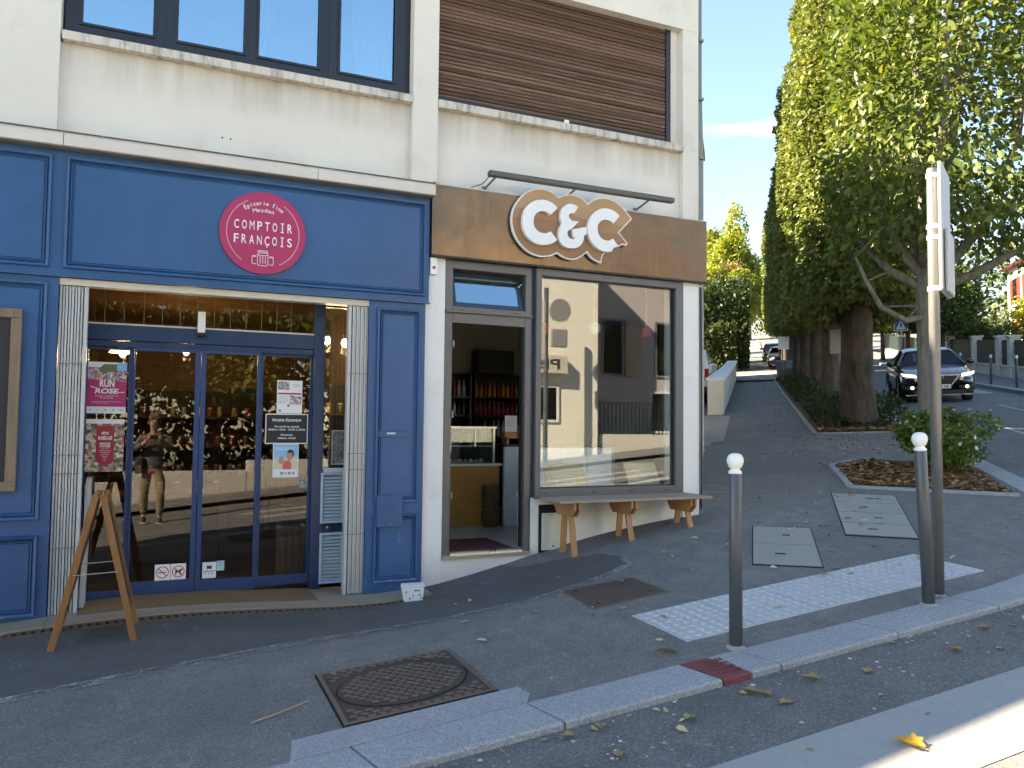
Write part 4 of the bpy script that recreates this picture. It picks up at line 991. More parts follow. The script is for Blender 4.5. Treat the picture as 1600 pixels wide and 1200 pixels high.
AMP = PTS('3.961,3.777 3.921,3.796 3.876,3.802 3.831,3.790 3.792,3.765 3.763,3.730 3.751,3.685 3.752,3.640 3.764,3.607 3.776,3.583 3.754,3.552 3.737,3.506 3.731,3.457 3.738,3.410 3.761,3.372 3.795,3.345 3.845,3.331 3.905,3.332 3.954,3.345 3.994,3.373 4.022,3.413 4.034,3.459 4.034,3.486 4.069,3.499 4.062,3.577 3.893,3.533 3.909,3.446 3.936,3.457 3.919,3.436 3.894,3.428 3.864,3.434 3.842,3.456 3.834,3.486 3.842,3.509 3.863,3.528 3.888,3.536 3.970,3.625 3.902,3.621 3.867,3.636 3.850,3.661 3.854,3.684 3.872,3.701 3.902,3.707 3.917,3.704')
LC2 = PTS('4.472,3.742 4.424,3.779 4.361,3.801 4.288,3.805 4.216,3.786 4.149,3.740 4.104,3.677 4.079,3.607 4.076,3.535 4.095,3.465 4.136,3.407 4.193,3.363 4.260,3.339 4.322,3.336 4.376,3.348 4.389,3.379 4.415,3.401 4.457,3.411 4.389,3.486 4.363,3.469 4.326,3.458 4.280,3.460 4.238,3.481 4.207,3.518 4.196,3.566 4.201,3.612 4.227,3.651 4.263,3.676 4.310,3.685 4.356,3.675 4.396,3.654')
def inset(P, d):
    n = len(P); a = sum(P[i][0]*P[(i+1)%n][1]-P[(i+1)%n][0]*P[i][1] for i in range(n)); sg = 1 if a > 0 else -1; o = []
    for i in range(n):
        p, q, r_ = Vector(P[i-1]), Vector(P[i]), Vector(P[(i+1)%n]); e1 = (q-p).normalized(); e2 = (r_-q).normalized()
        n1 = Vector((-e1.y, e1.x))*sg; n2 = Vector((-e2.y, e2.x))*sg; m_ = n1+n2
        k = d/max(.45, (1+n1.dot(n2))/1)*1.0
        o.append(tuple(q+m_*k))
    return o
def smooth_poly(P, sharp=50):
    o = []; n = len(P)
    for i in range(n):
        p, q, r_ = Vector(P[i-1]), Vector(P[i]), Vector(P[(i+1)%n])
        if math.degrees((q-p).angle(r_-q)) > sharp: o.append(tuple(q))
        else: o += [tuple(q.lerp(p, .25)), tuple(q.lerp(r_, .25))]
    return o
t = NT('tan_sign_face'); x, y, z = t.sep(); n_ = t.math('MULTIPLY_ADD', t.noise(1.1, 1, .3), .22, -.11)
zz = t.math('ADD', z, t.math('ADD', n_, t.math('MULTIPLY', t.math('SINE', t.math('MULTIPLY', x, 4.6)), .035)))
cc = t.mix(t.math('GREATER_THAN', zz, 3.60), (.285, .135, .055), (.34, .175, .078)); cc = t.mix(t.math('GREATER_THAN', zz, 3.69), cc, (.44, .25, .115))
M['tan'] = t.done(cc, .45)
cs = thing('shop_sign', 'cloud-shaped tan and white C&C sign with a bitten corner on the brown band', 'sign', (3.93, -.1, 3.22))
bp_ = smooth_poly(BOARD)
MB().prism(bp_, -.128, -.092).build('edge_board', M['white'], cs)
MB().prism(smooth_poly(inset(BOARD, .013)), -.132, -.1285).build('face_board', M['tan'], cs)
MB().prism(inset(BOARD, .05), -.091, -.0755).build('spacer', M['black'], cs)
for P in (LC1, AMP, LC2): MB().prism(smooth_poly(P), -.178, -.1325).build('letter', M['white'], cs)

# ------------------------------------------------------------------ prints stuck on the glass
def poster(name, label, cat, x0, x1, z0, z1, y, m_='paper', group=None):
    t = thing(name, label, cat, ((x0+x1)/2, y, z0), group); MB().box(x0, x1, y, y+.002, z0, z1).build('sheet', M[m_], t); return t
def patch(t, name, x0, x1, z0, z1, y, m_): return MB().box(x0, x1, y-.0012, y-.0002, z0, z1).build(name, M[m_], t)
def line(t, x0, x1, z, y, m_='white', h_=.004): return MB().box(x0, x1, y-.0028, y-.0018, z, z+h_).build('text_line', M[m_], t)
yp = .444
# posters are fixed behind the outer face of the left light
p = poster('event_poster', 'pink and white run poster, upper one in the left door light', 'poster', -.572, -.262, 1.55, 2.003, yp-.002)
y = yp-.002
patch(p, 'photo', -.572, -.262, 1.835, 1.955, y, 'p_crowd'); patch(p, 'photo_trees', -.48, -.34, 1.915, 1.985, y-.001, 'p_leafy'); patch(p, 'photo_sky', -.34, -.262, 1.93, 2.003, y-.0005, 'p_skyb')
MB().prism([(-.572, 1.955), (-.47, 1.955), (-.43, 2.003), (-.572, 2.003)], y-.0032, y-.0024).build('corner_tab', M['paper'], p)
MB().prism([(-.572, 1.61), (-.262, 1.61), (-.262, 1.832), (-.34, 1.84), (-.572, 1.852)], y-.0022, y-.0012).build('panel', M['p_pink'], p)
g = MB(); put_text(g, 'run', -.415, 1.815, .066, y-.003, w=.115); g.build('lettering', M['white'], p)
g = MB(); put_text(g, 'rose', -.415, 1.748, .045, y-.003, w=.18, slant=.25); g.build('lettering', M['white'], p)
g = MB().bar((-.545, y-.003, 1.785), (-.49, y-.003, 1.77), .007, .001, up=(0,1,0)).bar((-.33, y-.003, 1.735), (-.275, y-.003, 1.74), .006, .001, up=(0,1,0)); g.build('brush_stroke', M['white'], p)
g = MB(); put_text(g, 'r1', -.415, 1.705, .011, y-.003, w=.18); put_text(g, 'r2', -.415, 1.688, .010, y-.003, w=.10); g.build('small_print', M['white'], p)
line(p, -.53, -.30, 1.652, y, 'p_lilac', .003); line(p, -.53, -.40, 1.64, y, 'p_lilac', .003)
for i in range(5): line(p, -.55+i*.06, -.53+i*.06, 1.577, y, 'p_grey', .008)
p = poster('event_poster', 'festival poster with a red pennant, lower one in the left door light', 'poster', -.572, -.268, 1.04, 1.50, yp-.002)
patch(p, 'photo', -.572, -.268, 1.04, 1.46, y, 'p_fete'); MB().prism([(-.572, 1.462), (-.46, 1.462), (-.42, 1.50), (-.572, 1.50)], y-.002, y-.0014).build('corner_tab', M['paper'], p)
MB().prism([(-.488, 1.445), (-.340, 1.445), (-.340, 1.435), (-.345, 1.435), (-.345, 1.13), (-.415, 1.08), (-.485, 1.13), (-.485, 1.435), (-.488, 1.435)], y-.0026, y-.0014).build('pennant', M['p_red'], p)
for k_, z, h_, w_ in (('fete', 1.378, .028, .055), ('rab', 1.335, .034, .11), ('dim4', 1.285, .02, .085), ('oct4', 1.262, .02, .085), ('f1', 1.243, .008, .05)):
    g = MB(); put_text(g, k_, -.415, z, h_, y-.0032, w=w_); g.build('lettering', M['white'], p)
for i in range(6): line(p, -.462+.008*i, -.368-.008*i, 1.222-i*.018, y-.001, 'p_lilac', .004)
yq = .427-.002
p = poster('notice', 'white notice with small photographs above the opening hours', 'notice', 1.035, 1.272, 1.573, 1.89, yq+.018)
y = yq+.018
patch(p, 'photo', 1.045, 1.15, 1.80, 1.88, y, 'p_grey'); patch(p, 'stripe', 1.045, 1.265, 1.755, 1.772, y, 'p_pink'); patch(p, 'photo', 1.155, 1.265, 1.66, 1.745, y, 'p_crowd'); patch(p, 'stamp', 1.055, 1.075, 1.59, 1.61, y, 'p_slate')
for z in (1.85, 1.835): line(p, 1.18, 1.25, z, y, 'p_grey', .004)
for z in (1.73, 1.715, 1.70, 1.685, 1.67): line(p, 1.05, 1.14, z, y, 'p_grey', .003)
g = MB().prism([(1.143+.012*math.cos(k*.6283), 1.648+.012*math.sin(k*.6283)) for k in range(10)], y-.002, y-.001); g.build('seal', M['p_pink'], p)
p = poster('hours_sign', 'black opening hours sign with white border and lettering', 'hours sign', .935, 1.332, 1.282, 1.569, yq+.012, 'white')
y = yq+.012
MB().box(.944, 1.323, y-.0012, y-.0002, 1.291, 1.560).build('panel', M['chalk'], p)
for k_, z, h_, w_, sl in (('h1', 1.512, .034, .27, .2), ('h2', 1.448, .019, .225, 0), ('h3', 1.418, .018, .345, 0), ('h4', 1.368, .018, .11, 0), ('h5', 1.336, .017, .165, 0)):
    g = MB(); put_text(g, k_, 1.1335, z, h_, y-.0022, w=w_, slant=sl); g.build('lettering', M['white'], p)
p = poster('photo_poster', 'beach photo poster of a laughing child in a coral shirt', 'poster', 1.012, 1.25, .962, 1.283, yq+.018)
y = yq+.018
patch(p, 'sky', 1.02, 1.242, 1.15, 1.276, y, 'p_skyb'); patch(p, 'sand', 1.02, 1.242, 1.04, 1.15, y, 'p_sand')
MB().prism([(1.10, 1.04), (1.18, 1.04), (1.185, 1.09), (1.165, 1.125), (1.125, 1.12), (1.105, 1.08)], y-.0024, y-.0012).build('shirt', M['p_coral'], p)
MB().prism([(1.062, 1.10), (1.075, 1.16), (1.10, 1.165), (1.12, 1.12), (1.105, 1.085)], y-.003, y-.0024).build('arm', M['p_skin'], p)
MB().prism([(1.168+.034*math.cos(k*.5236), 1.172+.048*math.sin(k*.5236)) for k in range(12)], y-.003, y-.0024).build('face', M['p_skin'], p)
MB().prism([(1.145, 1.195), (1.15, 1.22), (1.175, 1.23), (1.202, 1.215), (1.207, 1.18), (1.195, 1.15), (1.19, 1.195)], y-.0036, y-.003).build('hair', M['p_hair'], p)
for i, c in enumerate(('p_bluek', 'p_grey', 'p_coral', 'p_grey')): patch(p, 'logo', 1.085+i*.036, 1.107+i*.036, .99, 1.012, y, c)
line(p, 1.03, 1.20, 1.24, y, 'white', .004); line(p, 1.03, 1.21, 1.225, y, 'white', .004)
tag(MB().box(1.265, 1.35, yq+.018, yq+.020, .86, .96).build('sticker', M['p_grey']), 'small grey sticker in the door glass beside the beach poster', 'sticker')
yd = YD-.010-.0005
def ringmesh(cx, cz, ro, ri, y, n=28):
    g = MB(); 
    for k in range(n):
        a = 2*math.pi*k/n; g.v += [(cx+ro*math.cos(a), y, cz+ro*math.sin(a)), (cx+ri*math.cos(a), y, cz+ri*math.sin(a))]
    for k in range(n): q = 2*k; r_ = 2*((k+1) % n); g.f.append((q, r_, r_+1, q+1))
    return g
for nm, lab, x0, x1 in (('no_smoking_sticker', 'white no smoking sticker with red ring low on the sliding door', .017, .144), ('no_dogs_sticker', 'white no dogs sticker with red ring low on the sliding door', .148, .274)):
    p = poster(nm, lab, 'sticker', x0, x1, .068, .208, yd-.002, 'white'); y = yd-.002; cx_, cz_ = (x0+x1)/2, .138
    g = ringmesh(cx_, cz_, .053, .045, y-.0015); g.bar((cx_-.034, y-.0018, cz_+.034), (cx_+.034, y-.0018, cz_-.034), .008, .0006, up=(0,1,0)); g.build('red_ring', M['p_signred'], p)
    if 'smoking' in nm:
        MB().box(cx_-.035, cx_+.02, y-.0012, y-.0004, cz_-.006, cz_+.003).box(cx_+.023, cx_+.032, y-.0012, y-.0004, cz_-.006, cz_+.003).build('cigarette', M['p_ink'], p)
    else:
        MB().prism([(cx_-.026, cz_+.012), (cx_+.012, cz_+.012), (cx_+.018, cz_+.024), (cx_+.034, cz_+.024), (cx_+.036, cz_+.012), (cx_+.022, cz_+.008), (cx_+.022, cz_-.032), (cx_+.013, cz_-.032), (cx_+.010, cz_-.010), (cx_-.014, cz_-.010), (cx_-.018, cz_-.032), (cx_-.026, cz_-.032)], y-.0012, y-.0004).build('dog_symbol', M['p_ink'], p)
p = poster('payment_sticker', 'white square sticker with a dark emblem on the right sliding door', 'sticker', .412, .530, .060, .205, yd-.002, 'white'); y = yd-.002
MB().prism([(.445, .165), (.458, .175), (.471, .168), (.484, .175), (.497, .165), (.487, .150), (.497, .135), (.471, .147), (.445, .135), (.455, .150)], y-.0012, y-.0003).build('emblem', M['p_ink'], p)
line(p, .42, .522, .118, y, 'p_slate', .008); 
for i in range(3): line(p, .435+i*.028, .447+i*.028, .094, y, 'p_grey', .012)
p = poster('card_sticker', 'pale turquoise card sticker beside the white emblem sticker', 'sticker', .533, .60, .123, .212, yd-.002, 'p_cyan')
line(p, .543, .575, .195, yd-.002, 'p_slate', .004); line(p, .543, .59, .17, yd-.002, 'p_slate', .004)
p = poster('map_notice', 'grey illustrated notice with white border beside the louvres', 'notice', 1.562, 1.712, 1.079, 1.415, YD+.010)
MB().box(1.572, 1.703, YD+.0085, YD+.0098, 1.09, 1.405).build('picture', M['p_map'], p)
# framed chalkboard on the left panel
cb = thing('chalkboard', 'wood-framed chalkboard hung on the blue panel at the left edge', 'chalkboard', (-1.35, -.03, .92))
MB().ring(-1.75, -1.007, .923, 2.37, .075, -.070, -.030).build('frame', M['frame_wood'], cb, bevel=.006)
MB().box(-1.675, -1.082, -.045, -.032, .998, 2.295).build('board', M['chalk'], cb)
# ------------------------------------------------------------------ inside the blue shop
I1 = thing('shop_interior', 'amber timber-lined room seen through the blue sliding doors', 'room', (.2, 3, -.09))
MB().box(-2.9, 2.36, .52, 5.6, -.15, -.085).build('floor', M['dark_in'], I1)
MB().box(-2.9, 2.36, .42+.06, 5.6, 2.95, 3.0).build('ceiling', M['cladding'], I1)
z = -.08; k = 0
while z < 2.94:
    MB().box(-2.9, 2.36, 5.6, 5.62+.004*(k % 2), z, min(z+.145, 2.95)).build('cladding_board', M['cladding'], I1); z += .15; k += 1
MB().box(-2.95, -2.9, .5, 5.6, -.1, 2.95).build('side_wall', M['cladding'], I1); MB().box(2.30, 2.355, .5, 5.6, -.1, 2.95).build('side_wall', M['cladding'], I1)
MB().box(-2.9, -.84, .46, .5, -.1, 2.95).box(1.865, 2.3, .46, .5, -.1, 2.95).box(-.84, 1.865, .50, .52, 2.73, 2.95).build('front_lining', M['dark_in'], I1)
jar = {}
for i, c in enumerate(((.30, .16, .05), (.35, .07, .03), (.10, .12, .04), (.45, .33, .12), (.16, .08, .05), (.40, .38, .34))):
    mm = mat('jar_content_%d' % i, c, .25); jar[i] = meshmat(MB().lathe([(.033, 0), (.036, .01), (.036, .085), (.026, .10), (.026, .104)], n=10), 'jar', mm, True)
lidm = meshmat(MB().lathe([(.029, .104), (.029, .125)], n=10), 'lid', M['lintel'])
def shelf_unit(label, x0, x1, y0, y1, z0, levels, wood='shelfwood', dens=.095):
    t = thing('shelf_unit', label, 'shelf', ((x0+x1)/2, (y0+y1)/2, z0))
    top = levels[-1]+.36
    MB().box(x0, x0+.03, y0, y1, z0, top).box(x1-.03, x1, y0, y1, z0, top).build('side_panel', M[wood], t); MB().box(x0, x1, y1-.015, y1, z0, top).build('back_panel', M['dark_in'], t)
    for lz in levels: MB().box(x0+.03, x1-.03, y0, y1-.016, lz-.025, lz).build('shelf_board', M[wood], t)
    return t
def fill(x0, x1, y, z, label, step=.095, long_axis='x'):
    x = x0
    while x < x1:
        i = rnd.randrange(6); o = bpy.data.objects.new('jar', jar[i]); COL.objects.link(o)
        o.location = (x, y+rnd.uniform(-.02, .02), z) if long_axis == 'x' else (y+rnd.uniform(-.02, .02), x, z); k_ = rnd.uniform(.85, 1.35); OFF[o.name] = Vector(o.location)
        tag(o, label, 'jar', 'jars on the shop shelves')
        l_ = bpy.data.objects.new('lid', lidm); COL.objects.link(l_); l_.parent = o; x += step*rnd.uniform(.95, 1.6)
shelf_unit('dark shelf of jars at the back of the blue shop', -.6, 1.5, 4.4, 4.75, -.08, [.35, .75, 1.15, 1.55])
for z in (.75, 1.15, 1.55): fill(-.5, 1.4, 4.5, z+.002, 'small jar on the back shelf of the blue shop', .13)
shelf_unit('tall dark shelf in the shop behind the right door light', 1.35, 2.2, 2.2, 2.5, -.08, [.4, .8, 1.2, 1.6])
for z in (.8, 1.2, 1.6): fill(1.42, 2.1, 2.3, z+.002, 'small jar on the shelf behind the right door light', .12)
tb = thing('display_table', 'dark display table in the middle of the blue shop', 'table', (.1, 2.2, -.085))
MB().box(-.5, .75, 1.9, 2.6, .66, .70).build('top', M['shelfwood'], tb)
for x, y in ((-.45, 1.95), (.68, 1.95), (-.45, 2.53), (.68, 2.53)): MB().box(x, x+.05, y, y+.05, -.085, .66).build('leg', M['shelfwood'], tb)
fill(-.42, .7, 2.05, .702, 'small jar on the dark display table', .14)
fb = thing('framed_board', 'orange-framed board on the back wall of the blue shop', 'board', (1.15, 5.5, 1.3)); MB().ring(.95, 1.45, 1.35, 2.05, .04, 5.52, 5.58).build('frame', M['counter'], fb); MB().box(.99, 1.41, 5.55, 5.58, 1.39, 2.01).build('board', M['chalk'], fb)
cr_ = thing('wooden_crate', 'pale wooden crate of upright slats behind the right door light', 'crate', (1.245, .72, -.085))
for i in range(4): MB().box(1.115+i*.066, 1.115+i*.066+.058, .60, .612, -.083, .465).build('slat', M['crate'], cr_)
for z in (-.06, .40): MB().box(1.115, 1.373, .613, .635, z, z+.045).build('batten', M['crate'], cr_)
MB().box(1.115, 1.133, .636, .86, -.083, .465).box(1.355, 1.373, .636, .86, -.083, .465).build('side', M['crate'], cr_)
def bulb(x, y, z, label, shade=False, power=2.5):
    t = thing('pendant_lamp', label, 'lamp', (x, y, z), 'lit pendant lamps in the blue shop')
    MB().cyl((x, y, z+.09), (x, y, 2.94), .004, n=6).build('cord', M['black'], t); MB().cyl((x, y, z+.045), (x, y, z+.10), .018, n=10).build('socket', M['black'], t)
    MB().ball((x, y, z), .036, 12, (1,1,1.25)).build('bulb', M['bulb'], t, smooth=True)
    if shade: MB().lathe([(.13, .0), (.11, .03), (.03, .075), (.02, .075)], (x, y, z), 20).build('shade', M['lampshade'], t, smooth=True)
    l_ = bpy.data.lights.new('lamp_light', 'POINT'); l_.energy = power; l_.color = (1, .72, .40); l_.shadow_soft_size = .05
    lo = bpy.data.objects.new('lamp_light', l_); COL.objects.link(lo); lo.parent = t; lo.location = (0, 0, -.08)
bulb(1.644, 1.2, 2.374, 'bare lit bulb hanging just right of the blue corner post')
bulb(1.845, 1.25, 2.36, 'bare lit bulb hanging close to the right accordion grille')
bulb(-.34, 1.5, 2.17, 'lit pendant lamp with a flat shade above the run poster', True)
bulb(.3, 3.2, 2.35, 'lit bare bulb hanging in the middle of the blue shop', power=5)
# potted plant glimpsed behind the right grille is left as a leafy stem further down

# ------------------------------------------------------------------ inside the cafe
I2 = thing('cafe_interior', 'plain cafe room with pale tiled floor seen through the open door', 'room', (4.2, 2, .2))
MB().prismz([(2.52, .35), (5.5, .35), (8.0, 4.2), (2.52, 4.2)], .12, .20).build('floor', M['tile'], I2)
MB().prismz([(2.52, .35), (5.5, .35), (8.0, 4.2), (2.52, 4.2)], 3.2, 3.25).build('ceiling', M['ceil_in'], I2)
MB().box(2.47, 2.52, .35, 4.2, .1, 3.2).build('side_wall', M['plaster_in'], I2); MB().box(2.47, 8.0, 4.2, 4.25, .1, 3.2).build('back_wall', M['plaster_in'], I2)
MB().prismz([(5.44, .36), (5.50, .36), (8.0, 4.2), (7.9, 4.2)], .1, 3.2).build('side_wall', M['plaster_in'], I2)
tag(MB().box(2.68, 3.42, .12, .95, .2005, .21).build('door_mat', M['redmat']), 'dark red mat inside the open cafe door', 'door mat')
ct = thing('counter', 'golden wood counter with glass display on top inside the cafe', 'counter', (3.5, 2.3, .2))
MB().box(3.0, 4.03, 2.0, 2.05, .201, .955).build('front', M['counter'], ct); MB().box(2.96, 4.06, 1.98, 2.6, .956, .985).build('top', M['white_dull'], ct); MB().box(3.0, 4.03, 2.051, 2.6, .201, .955).build('body', M['dark_in'], ct)
MB().box(3.0, 3.95, 1.995, 2.003, .986, 1.43).box(3.945, 3.953, 2.003, 2.5, .986, 1.43).build('pane', M['thinglass'], ct)
MB().box(2.98, 3.98, 1.98, 2.5, 1.431, 1.456).build('display_top', M['steel'], ct); MB().box(3.0, 3.94, 2.02, 2.45, 1.20, 1.212).build('display_shelf', M['white_dull'], ct)
MB().box(3.935, 3.96, 1.985, 2.0, .986, 1.43).box(3.68, 3.70, 1.985, 1.994, 1.20, 1.45).build('corner_strip', M['steel'], ct)
for i in range(7):
    x = 3.42+i*.072; tag(MB().ball((x, 2.2, 1.013), .03, 10, (1,1,.85)).build('pastry', M['crate'] if i % 2 else M['white_dull'], smooth=True), 'small pastry in the glass display inside the cafe', 'pastry', 'pastries in the glass display')
wc = thing('white_counter', 'plain white counter beside the golden counter in the cafe', 'counter', (4.6, 2.2, .2))
MB().box(4.06, 5.7, 1.9, 1.95, .201, 1.20).build('front', M['white_dull'], wc); MB().box(4.05, 5.7, 1.88, 2.5, 1.201, 1.225).build('top', M['shelfwood'], wc)
# squash, box, paper on the white counter
pk = thing('squash', 'orange squash on a small stand in the cafe doorway', 'squash', (4.33, 2.0, 1.32))
g = MB(); nn = 24; kk = 10
for i in range(kk+1):
    a = -math.pi/2+math.pi*i/kk
    for j in range(nn):
        t_ = 2*math.pi*j/nn; r_ = .088*max(.02, math.cos(a))*(1+.06*math.cos(8*t_)); g.v.append((4.33+r_*math.cos(t_), 2.05+r_*math.sin(t_), 1.40+.078*math.sin(a)))
for i in range(kk):
    for j in range(nn): g.f.append((i*nn+j, i*nn+(j+1)%nn, (i+1)*nn+(j+1)%nn, (i+1)*nn+j))
g.build('fruit', M['pumpkin'], pk, smooth=True); MB().cyl((4.33, 2.05, 1.47), (4.335, 2.04, 1.51), .012, .008, 8).build('stalk', M['crate'], pk)
MB2 = thing('small_stand', 'small wooden stand carrying the orange squash', 'stand', (4.27, 2.0, 1.225)); MB().box(4.10, 4.45, 1.93, 2.15, 1.308, 1.32).build('top', M['crate'], MB2)
for x in (4.13, 4.42): MB().box(x-.012, x+.012, 1.95, 2.13, 1.226, 1.307).build('leg', M['crate'], MB2)
p = poster('paper_notice', 'white paper notice standing on the white counter', 'notice', 4.075, 4.245, 1.39, 1.60, 1.935)
for i in range(5): line(p, 4.10, 4.22, 1.56-i*.022, 1.935, 'p_grey', .004)
tag(MB().box(4.07, 4.25, 1.925, 2.05, 1.321, 1.388).build('wooden_box', M['counter'], bevel=.004), 'small golden wooden box under the white paper notice', 'box')
# shelves with bottles
shelf_unit('black shelf behind the glass display in the cafe', 3.45, 4.32, 3.75, 4.1, .2, [.9, 1.35, 1.62, 1.9], 'black')
shelf_unit('shelf of red and amber bottles at the back of the cafe', 4.36, 5.35, 3.75, 4.1, .2, [1.30, 1.60, 1.90], 'dark_in')
bt = {}
for i, c in enumerate(((.42, .03, .02), (.50, .20, .03), (.05, .10, .04), (.55, .50, .40), (.30, .04, .05))):
    bt[i] = meshmat(MB().lathe([(.026, 0), (.028, .01), (.028, .13), (.011, .18), (.011, .225), (.013, .227), (.013, .24)], n=10), 'bottle', mat('bottle_%d' % i, c, .15), True)
def bottles(x0, x1, y, z, cs_, label):
    x = x0
    while x < x1:
        o = bpy.data.objects.new('bottle', bt[rnd.choice(cs_)]); COL.objects.link(o); o.location = (x, y, z); tag(o, label, 'bottle', 'bottles on the cafe shelves'); x += .075
bottles(4.43, 5.28, 3.85, 1.902, (0, 1, 1), 'bottle with orange or red drink on the top bottle shelf'); bottles(4.43, 5.28, 3.85, 1.602, (0, 4), 'red bottle on the middle bottle shelf'); bottles(4.43, 5.28, 3.85, 1.302, (2, 3), 'pale or green bottle on the lowest bottle shelf')
bottles(3.55, 4.25, 3.85, 1.622, (2, 3), 'small bottle on the black shelf behind the display'); bottles(3.55, 4.25, 3.85, 1.902, (3, 4), 'small bottle on the top of the black cafe shelf')
sb = thing('speaker_box', 'black box with a square front on top of the bottle shelf', 'speaker', (4.62, 3.9, 2.26)); MB().box(4.42, 5.02, 3.76, 4.05, 2.262, 2.62).build('case', M['black'], sb, bevel=.01); MB().box(4.52, 4.80, 3.75, 3.759, 2.30, 2.57).build('grille', M['chalk'], sb)
# wicker basket
bk = thing('wicker_basket', 'tall brown wicker basket against the golden counter', 'basket', (3.86, 1.88, .2)); g = MB()
for i in range(14): 
    z = .215+i*.035; r_ = .085+.012*math.sin(i*.35); g.tube([(3.86+r_*math.cos(a), 1.88+r_*math.sin(a), z) for a in np.linspace(0, 6.283, 19)], .014, 6, False)
g.build('weave', M['wicker'], bk); g = MB()
for a in np.linspace(0, 6.283, 13)[:-1]: g.bar((3.86+.092*math.cos(a), 1.88+.092*math.sin(a), .201), (3.86+.098*math.cos(a), 1.88+.098*math.sin(a), .72), .012, .012)
g.build('stake', M['wicker'], bk)
# window display
for i, (x0, x1) in enumerate(((3.87, 4.20), (4.205, 4.535), (4.54, 4.87))):
    tag(MB().box(x0, x1, .62, .95, .60, 1.225).build('cabinet', M['white_dull'], bevel=.004), ('left', 'middle', 'right')[i]+' one of three white cabinets behind the shop window', 'cabinet', 'white cabinets behind the shop window')
tag(MB().box(3.64, 5.31, .11, .61, .70, .76).build('display_ledge', M['white_dull']), 'white ledge inside the shop window under the menu boards', 'ledge')
for x0, x1, lab in ((3.84, 4.33, 'sandy menu board leaning in the left half of the shop window'), (4.86, 5.28, 'sandy menu board leaning in the right half of the shop window')):
    t = thing('menu_board', lab, 'menu board', ((x0+x1)/2, .25, .76), 'menu boards in the shop window'); sk = -.03
    MB().add([(x0, .20, .762), (x1, .20, .762), (x1+sk, .30, 1.07), (x0+sk, .30, 1.07), (x0, .215, .762), (x1, .215, .762), (x1+sk, .315, 1.07), (x0+sk, .315, 1.07)], [(0,1,2,3), (7,6,5,4), (0,4,5,1), (1,5,6,2), (2,6,7,3), (3,7,4,0)]).build('board', M['cardboard'], t)
    g = MB()
    for i in range(9):
        k_ = .1+.8*i/9; z = .762+.308*(1-k_); yy = .20+.10*(1-k_)-.0025; a = x0+.05+rnd.random()*.06; b = x1-.06-rnd.random()*.12
        xx = a
        while xx < b:
            w_ = rnd.uniform(.012, .04); g.add([(xx, yy, z), (xx+w_, yy, z), (xx+w_, yy+.002, z+.008), (xx, yy+.002, z+.008)], [(0,1,2,3)]); xx += w_+.008
    g.build('handwriting', M['paper'], t)
for x, y, z, m_, lab in ((4.76, .85, 2.655, 'whitelamp', 'white globe pendant behind the shop window'), (5.30, .55, 2.60, 'redlamp', 'red globe pendant in the right part of the shop window'), (3.95, .60, 2.58, 'redlamp', 'red globe pendant at the left edge of the shop window')):
    t = thing('globe_pendant', lab, 'lamp', (x, y, z-.08)); MB().ball((x, y, z), .078, 18).build('globe', M[m_], t, smooth=True); MB().cyl((x, y, z+.07), (x, y, 3.2), .004, n=6).build('cord', M['white'], t)

# ------------------------------------------------------------------ things standing outside
bn = thing('plank_bench', 'long plank bench on wooden trestle legs under the cafe window', 'bench', gr(4.5, -.3))
MB().box(3.60, 5.43, -.52, -.035, .722, .747).build('seat', M['plank'], bn, bevel=.003)
for x, half in ((3.80, False), (4.46, True), (5.20, False)):
    for dx in (-.025, .025):
        MB().add([(x+dx-.012, y, z) for y, z in ((-.50, .72), (-.06, .72), (-.06, .67), (-.13, .58), (-.43, .58), (-.50, .65))]+[(x+dx+.012, y, z) for y, z in ((-.50, .72), (-.06, .72), (-.06, .67), (-.13, .58), (-.43, .58), (-.50, .65))],
                 [(5,4,3,2,1,0), (6,7,8,9,10,11)]+[(i, (i+1) % 6, 6+(i+1) % 6, 6+i) for i in range(6)]).build('bracket', M['pine_v'], bn)
    for (yt_, yb_) in ((-.34, -.45), (-.24, -.19)):
        zb = hz(x, yb_); MB().bar((x, yt_, .70), (x, yb_, zb-.01), .022, .062, up=(1,0,0)).build('leg', M['pine_v'], bn, bevel=.002)
# sandwich board, seen from its side
af = thing('sandwich_board', 'folding oak sandwich board standing on the drain before the blue shop', 'sandwich board', gr(-.37, -.73))
ax, az = -.365, .955; YF, YB = -.955, -.49
for sgn, xf, lab in ((-1, -.635, 'board_leaf'), (1, -.11, 'board_leaf')):
    zf = hz(xf, -.9); top = Vector((ax+sgn*.022, 0, az)); ft = Vector((xf, 0, zf)); d = (ft-top)
    leaf_ = MB()
    for y in (YF, YB): leaf_.bar((top.x, y, top.z), (ft.x, y, hz(xf, y)), .045, .024, up=(0,1,0))
    lo_ = leaf_.build(lab, M['oak'], af, bevel=.003)
    for k0 in (.03, .80):
        a = top+d*k0; b_ = top+d*(k0+.055); MB().hexa([(a.x-.010, YF+.0225, a.z), (a.x+.010, YF+.0225, a.z), (a.x+.010, YB-.0225, a.z), (a.x-.010, YB-.0225, a.z)][::-1], [(b_.x-.010, YF+.0225, b_.z), (b_.x+.010, YF+.0225, b_.z), (b_.x+.010, YB-.0225, b_.z), (b_.x-.010, YB-.0225, b_.z)][::-1]).build('rail', M['oak'], lo_)
    a = top+d*.085; b_ = top+d*.80
    MB().hexa([(a.x-.005, YF+.0225, a.z), (a.x+.005, YF+.0225, a.z), (a.x+.005, YB-.0225, a.z), (a.x-.005, YB-.0225, a.z)][::-1], [(b_.x-.005, YF+.0225, b_.z), (b_.x+.005, YF+.0225, b_.z), (b_.x+.005, YB-.0225, b_.z), (b_.x-.005, YB-.0225, b_.z)][::-1]).build('slate', M['chalk'], lo_)
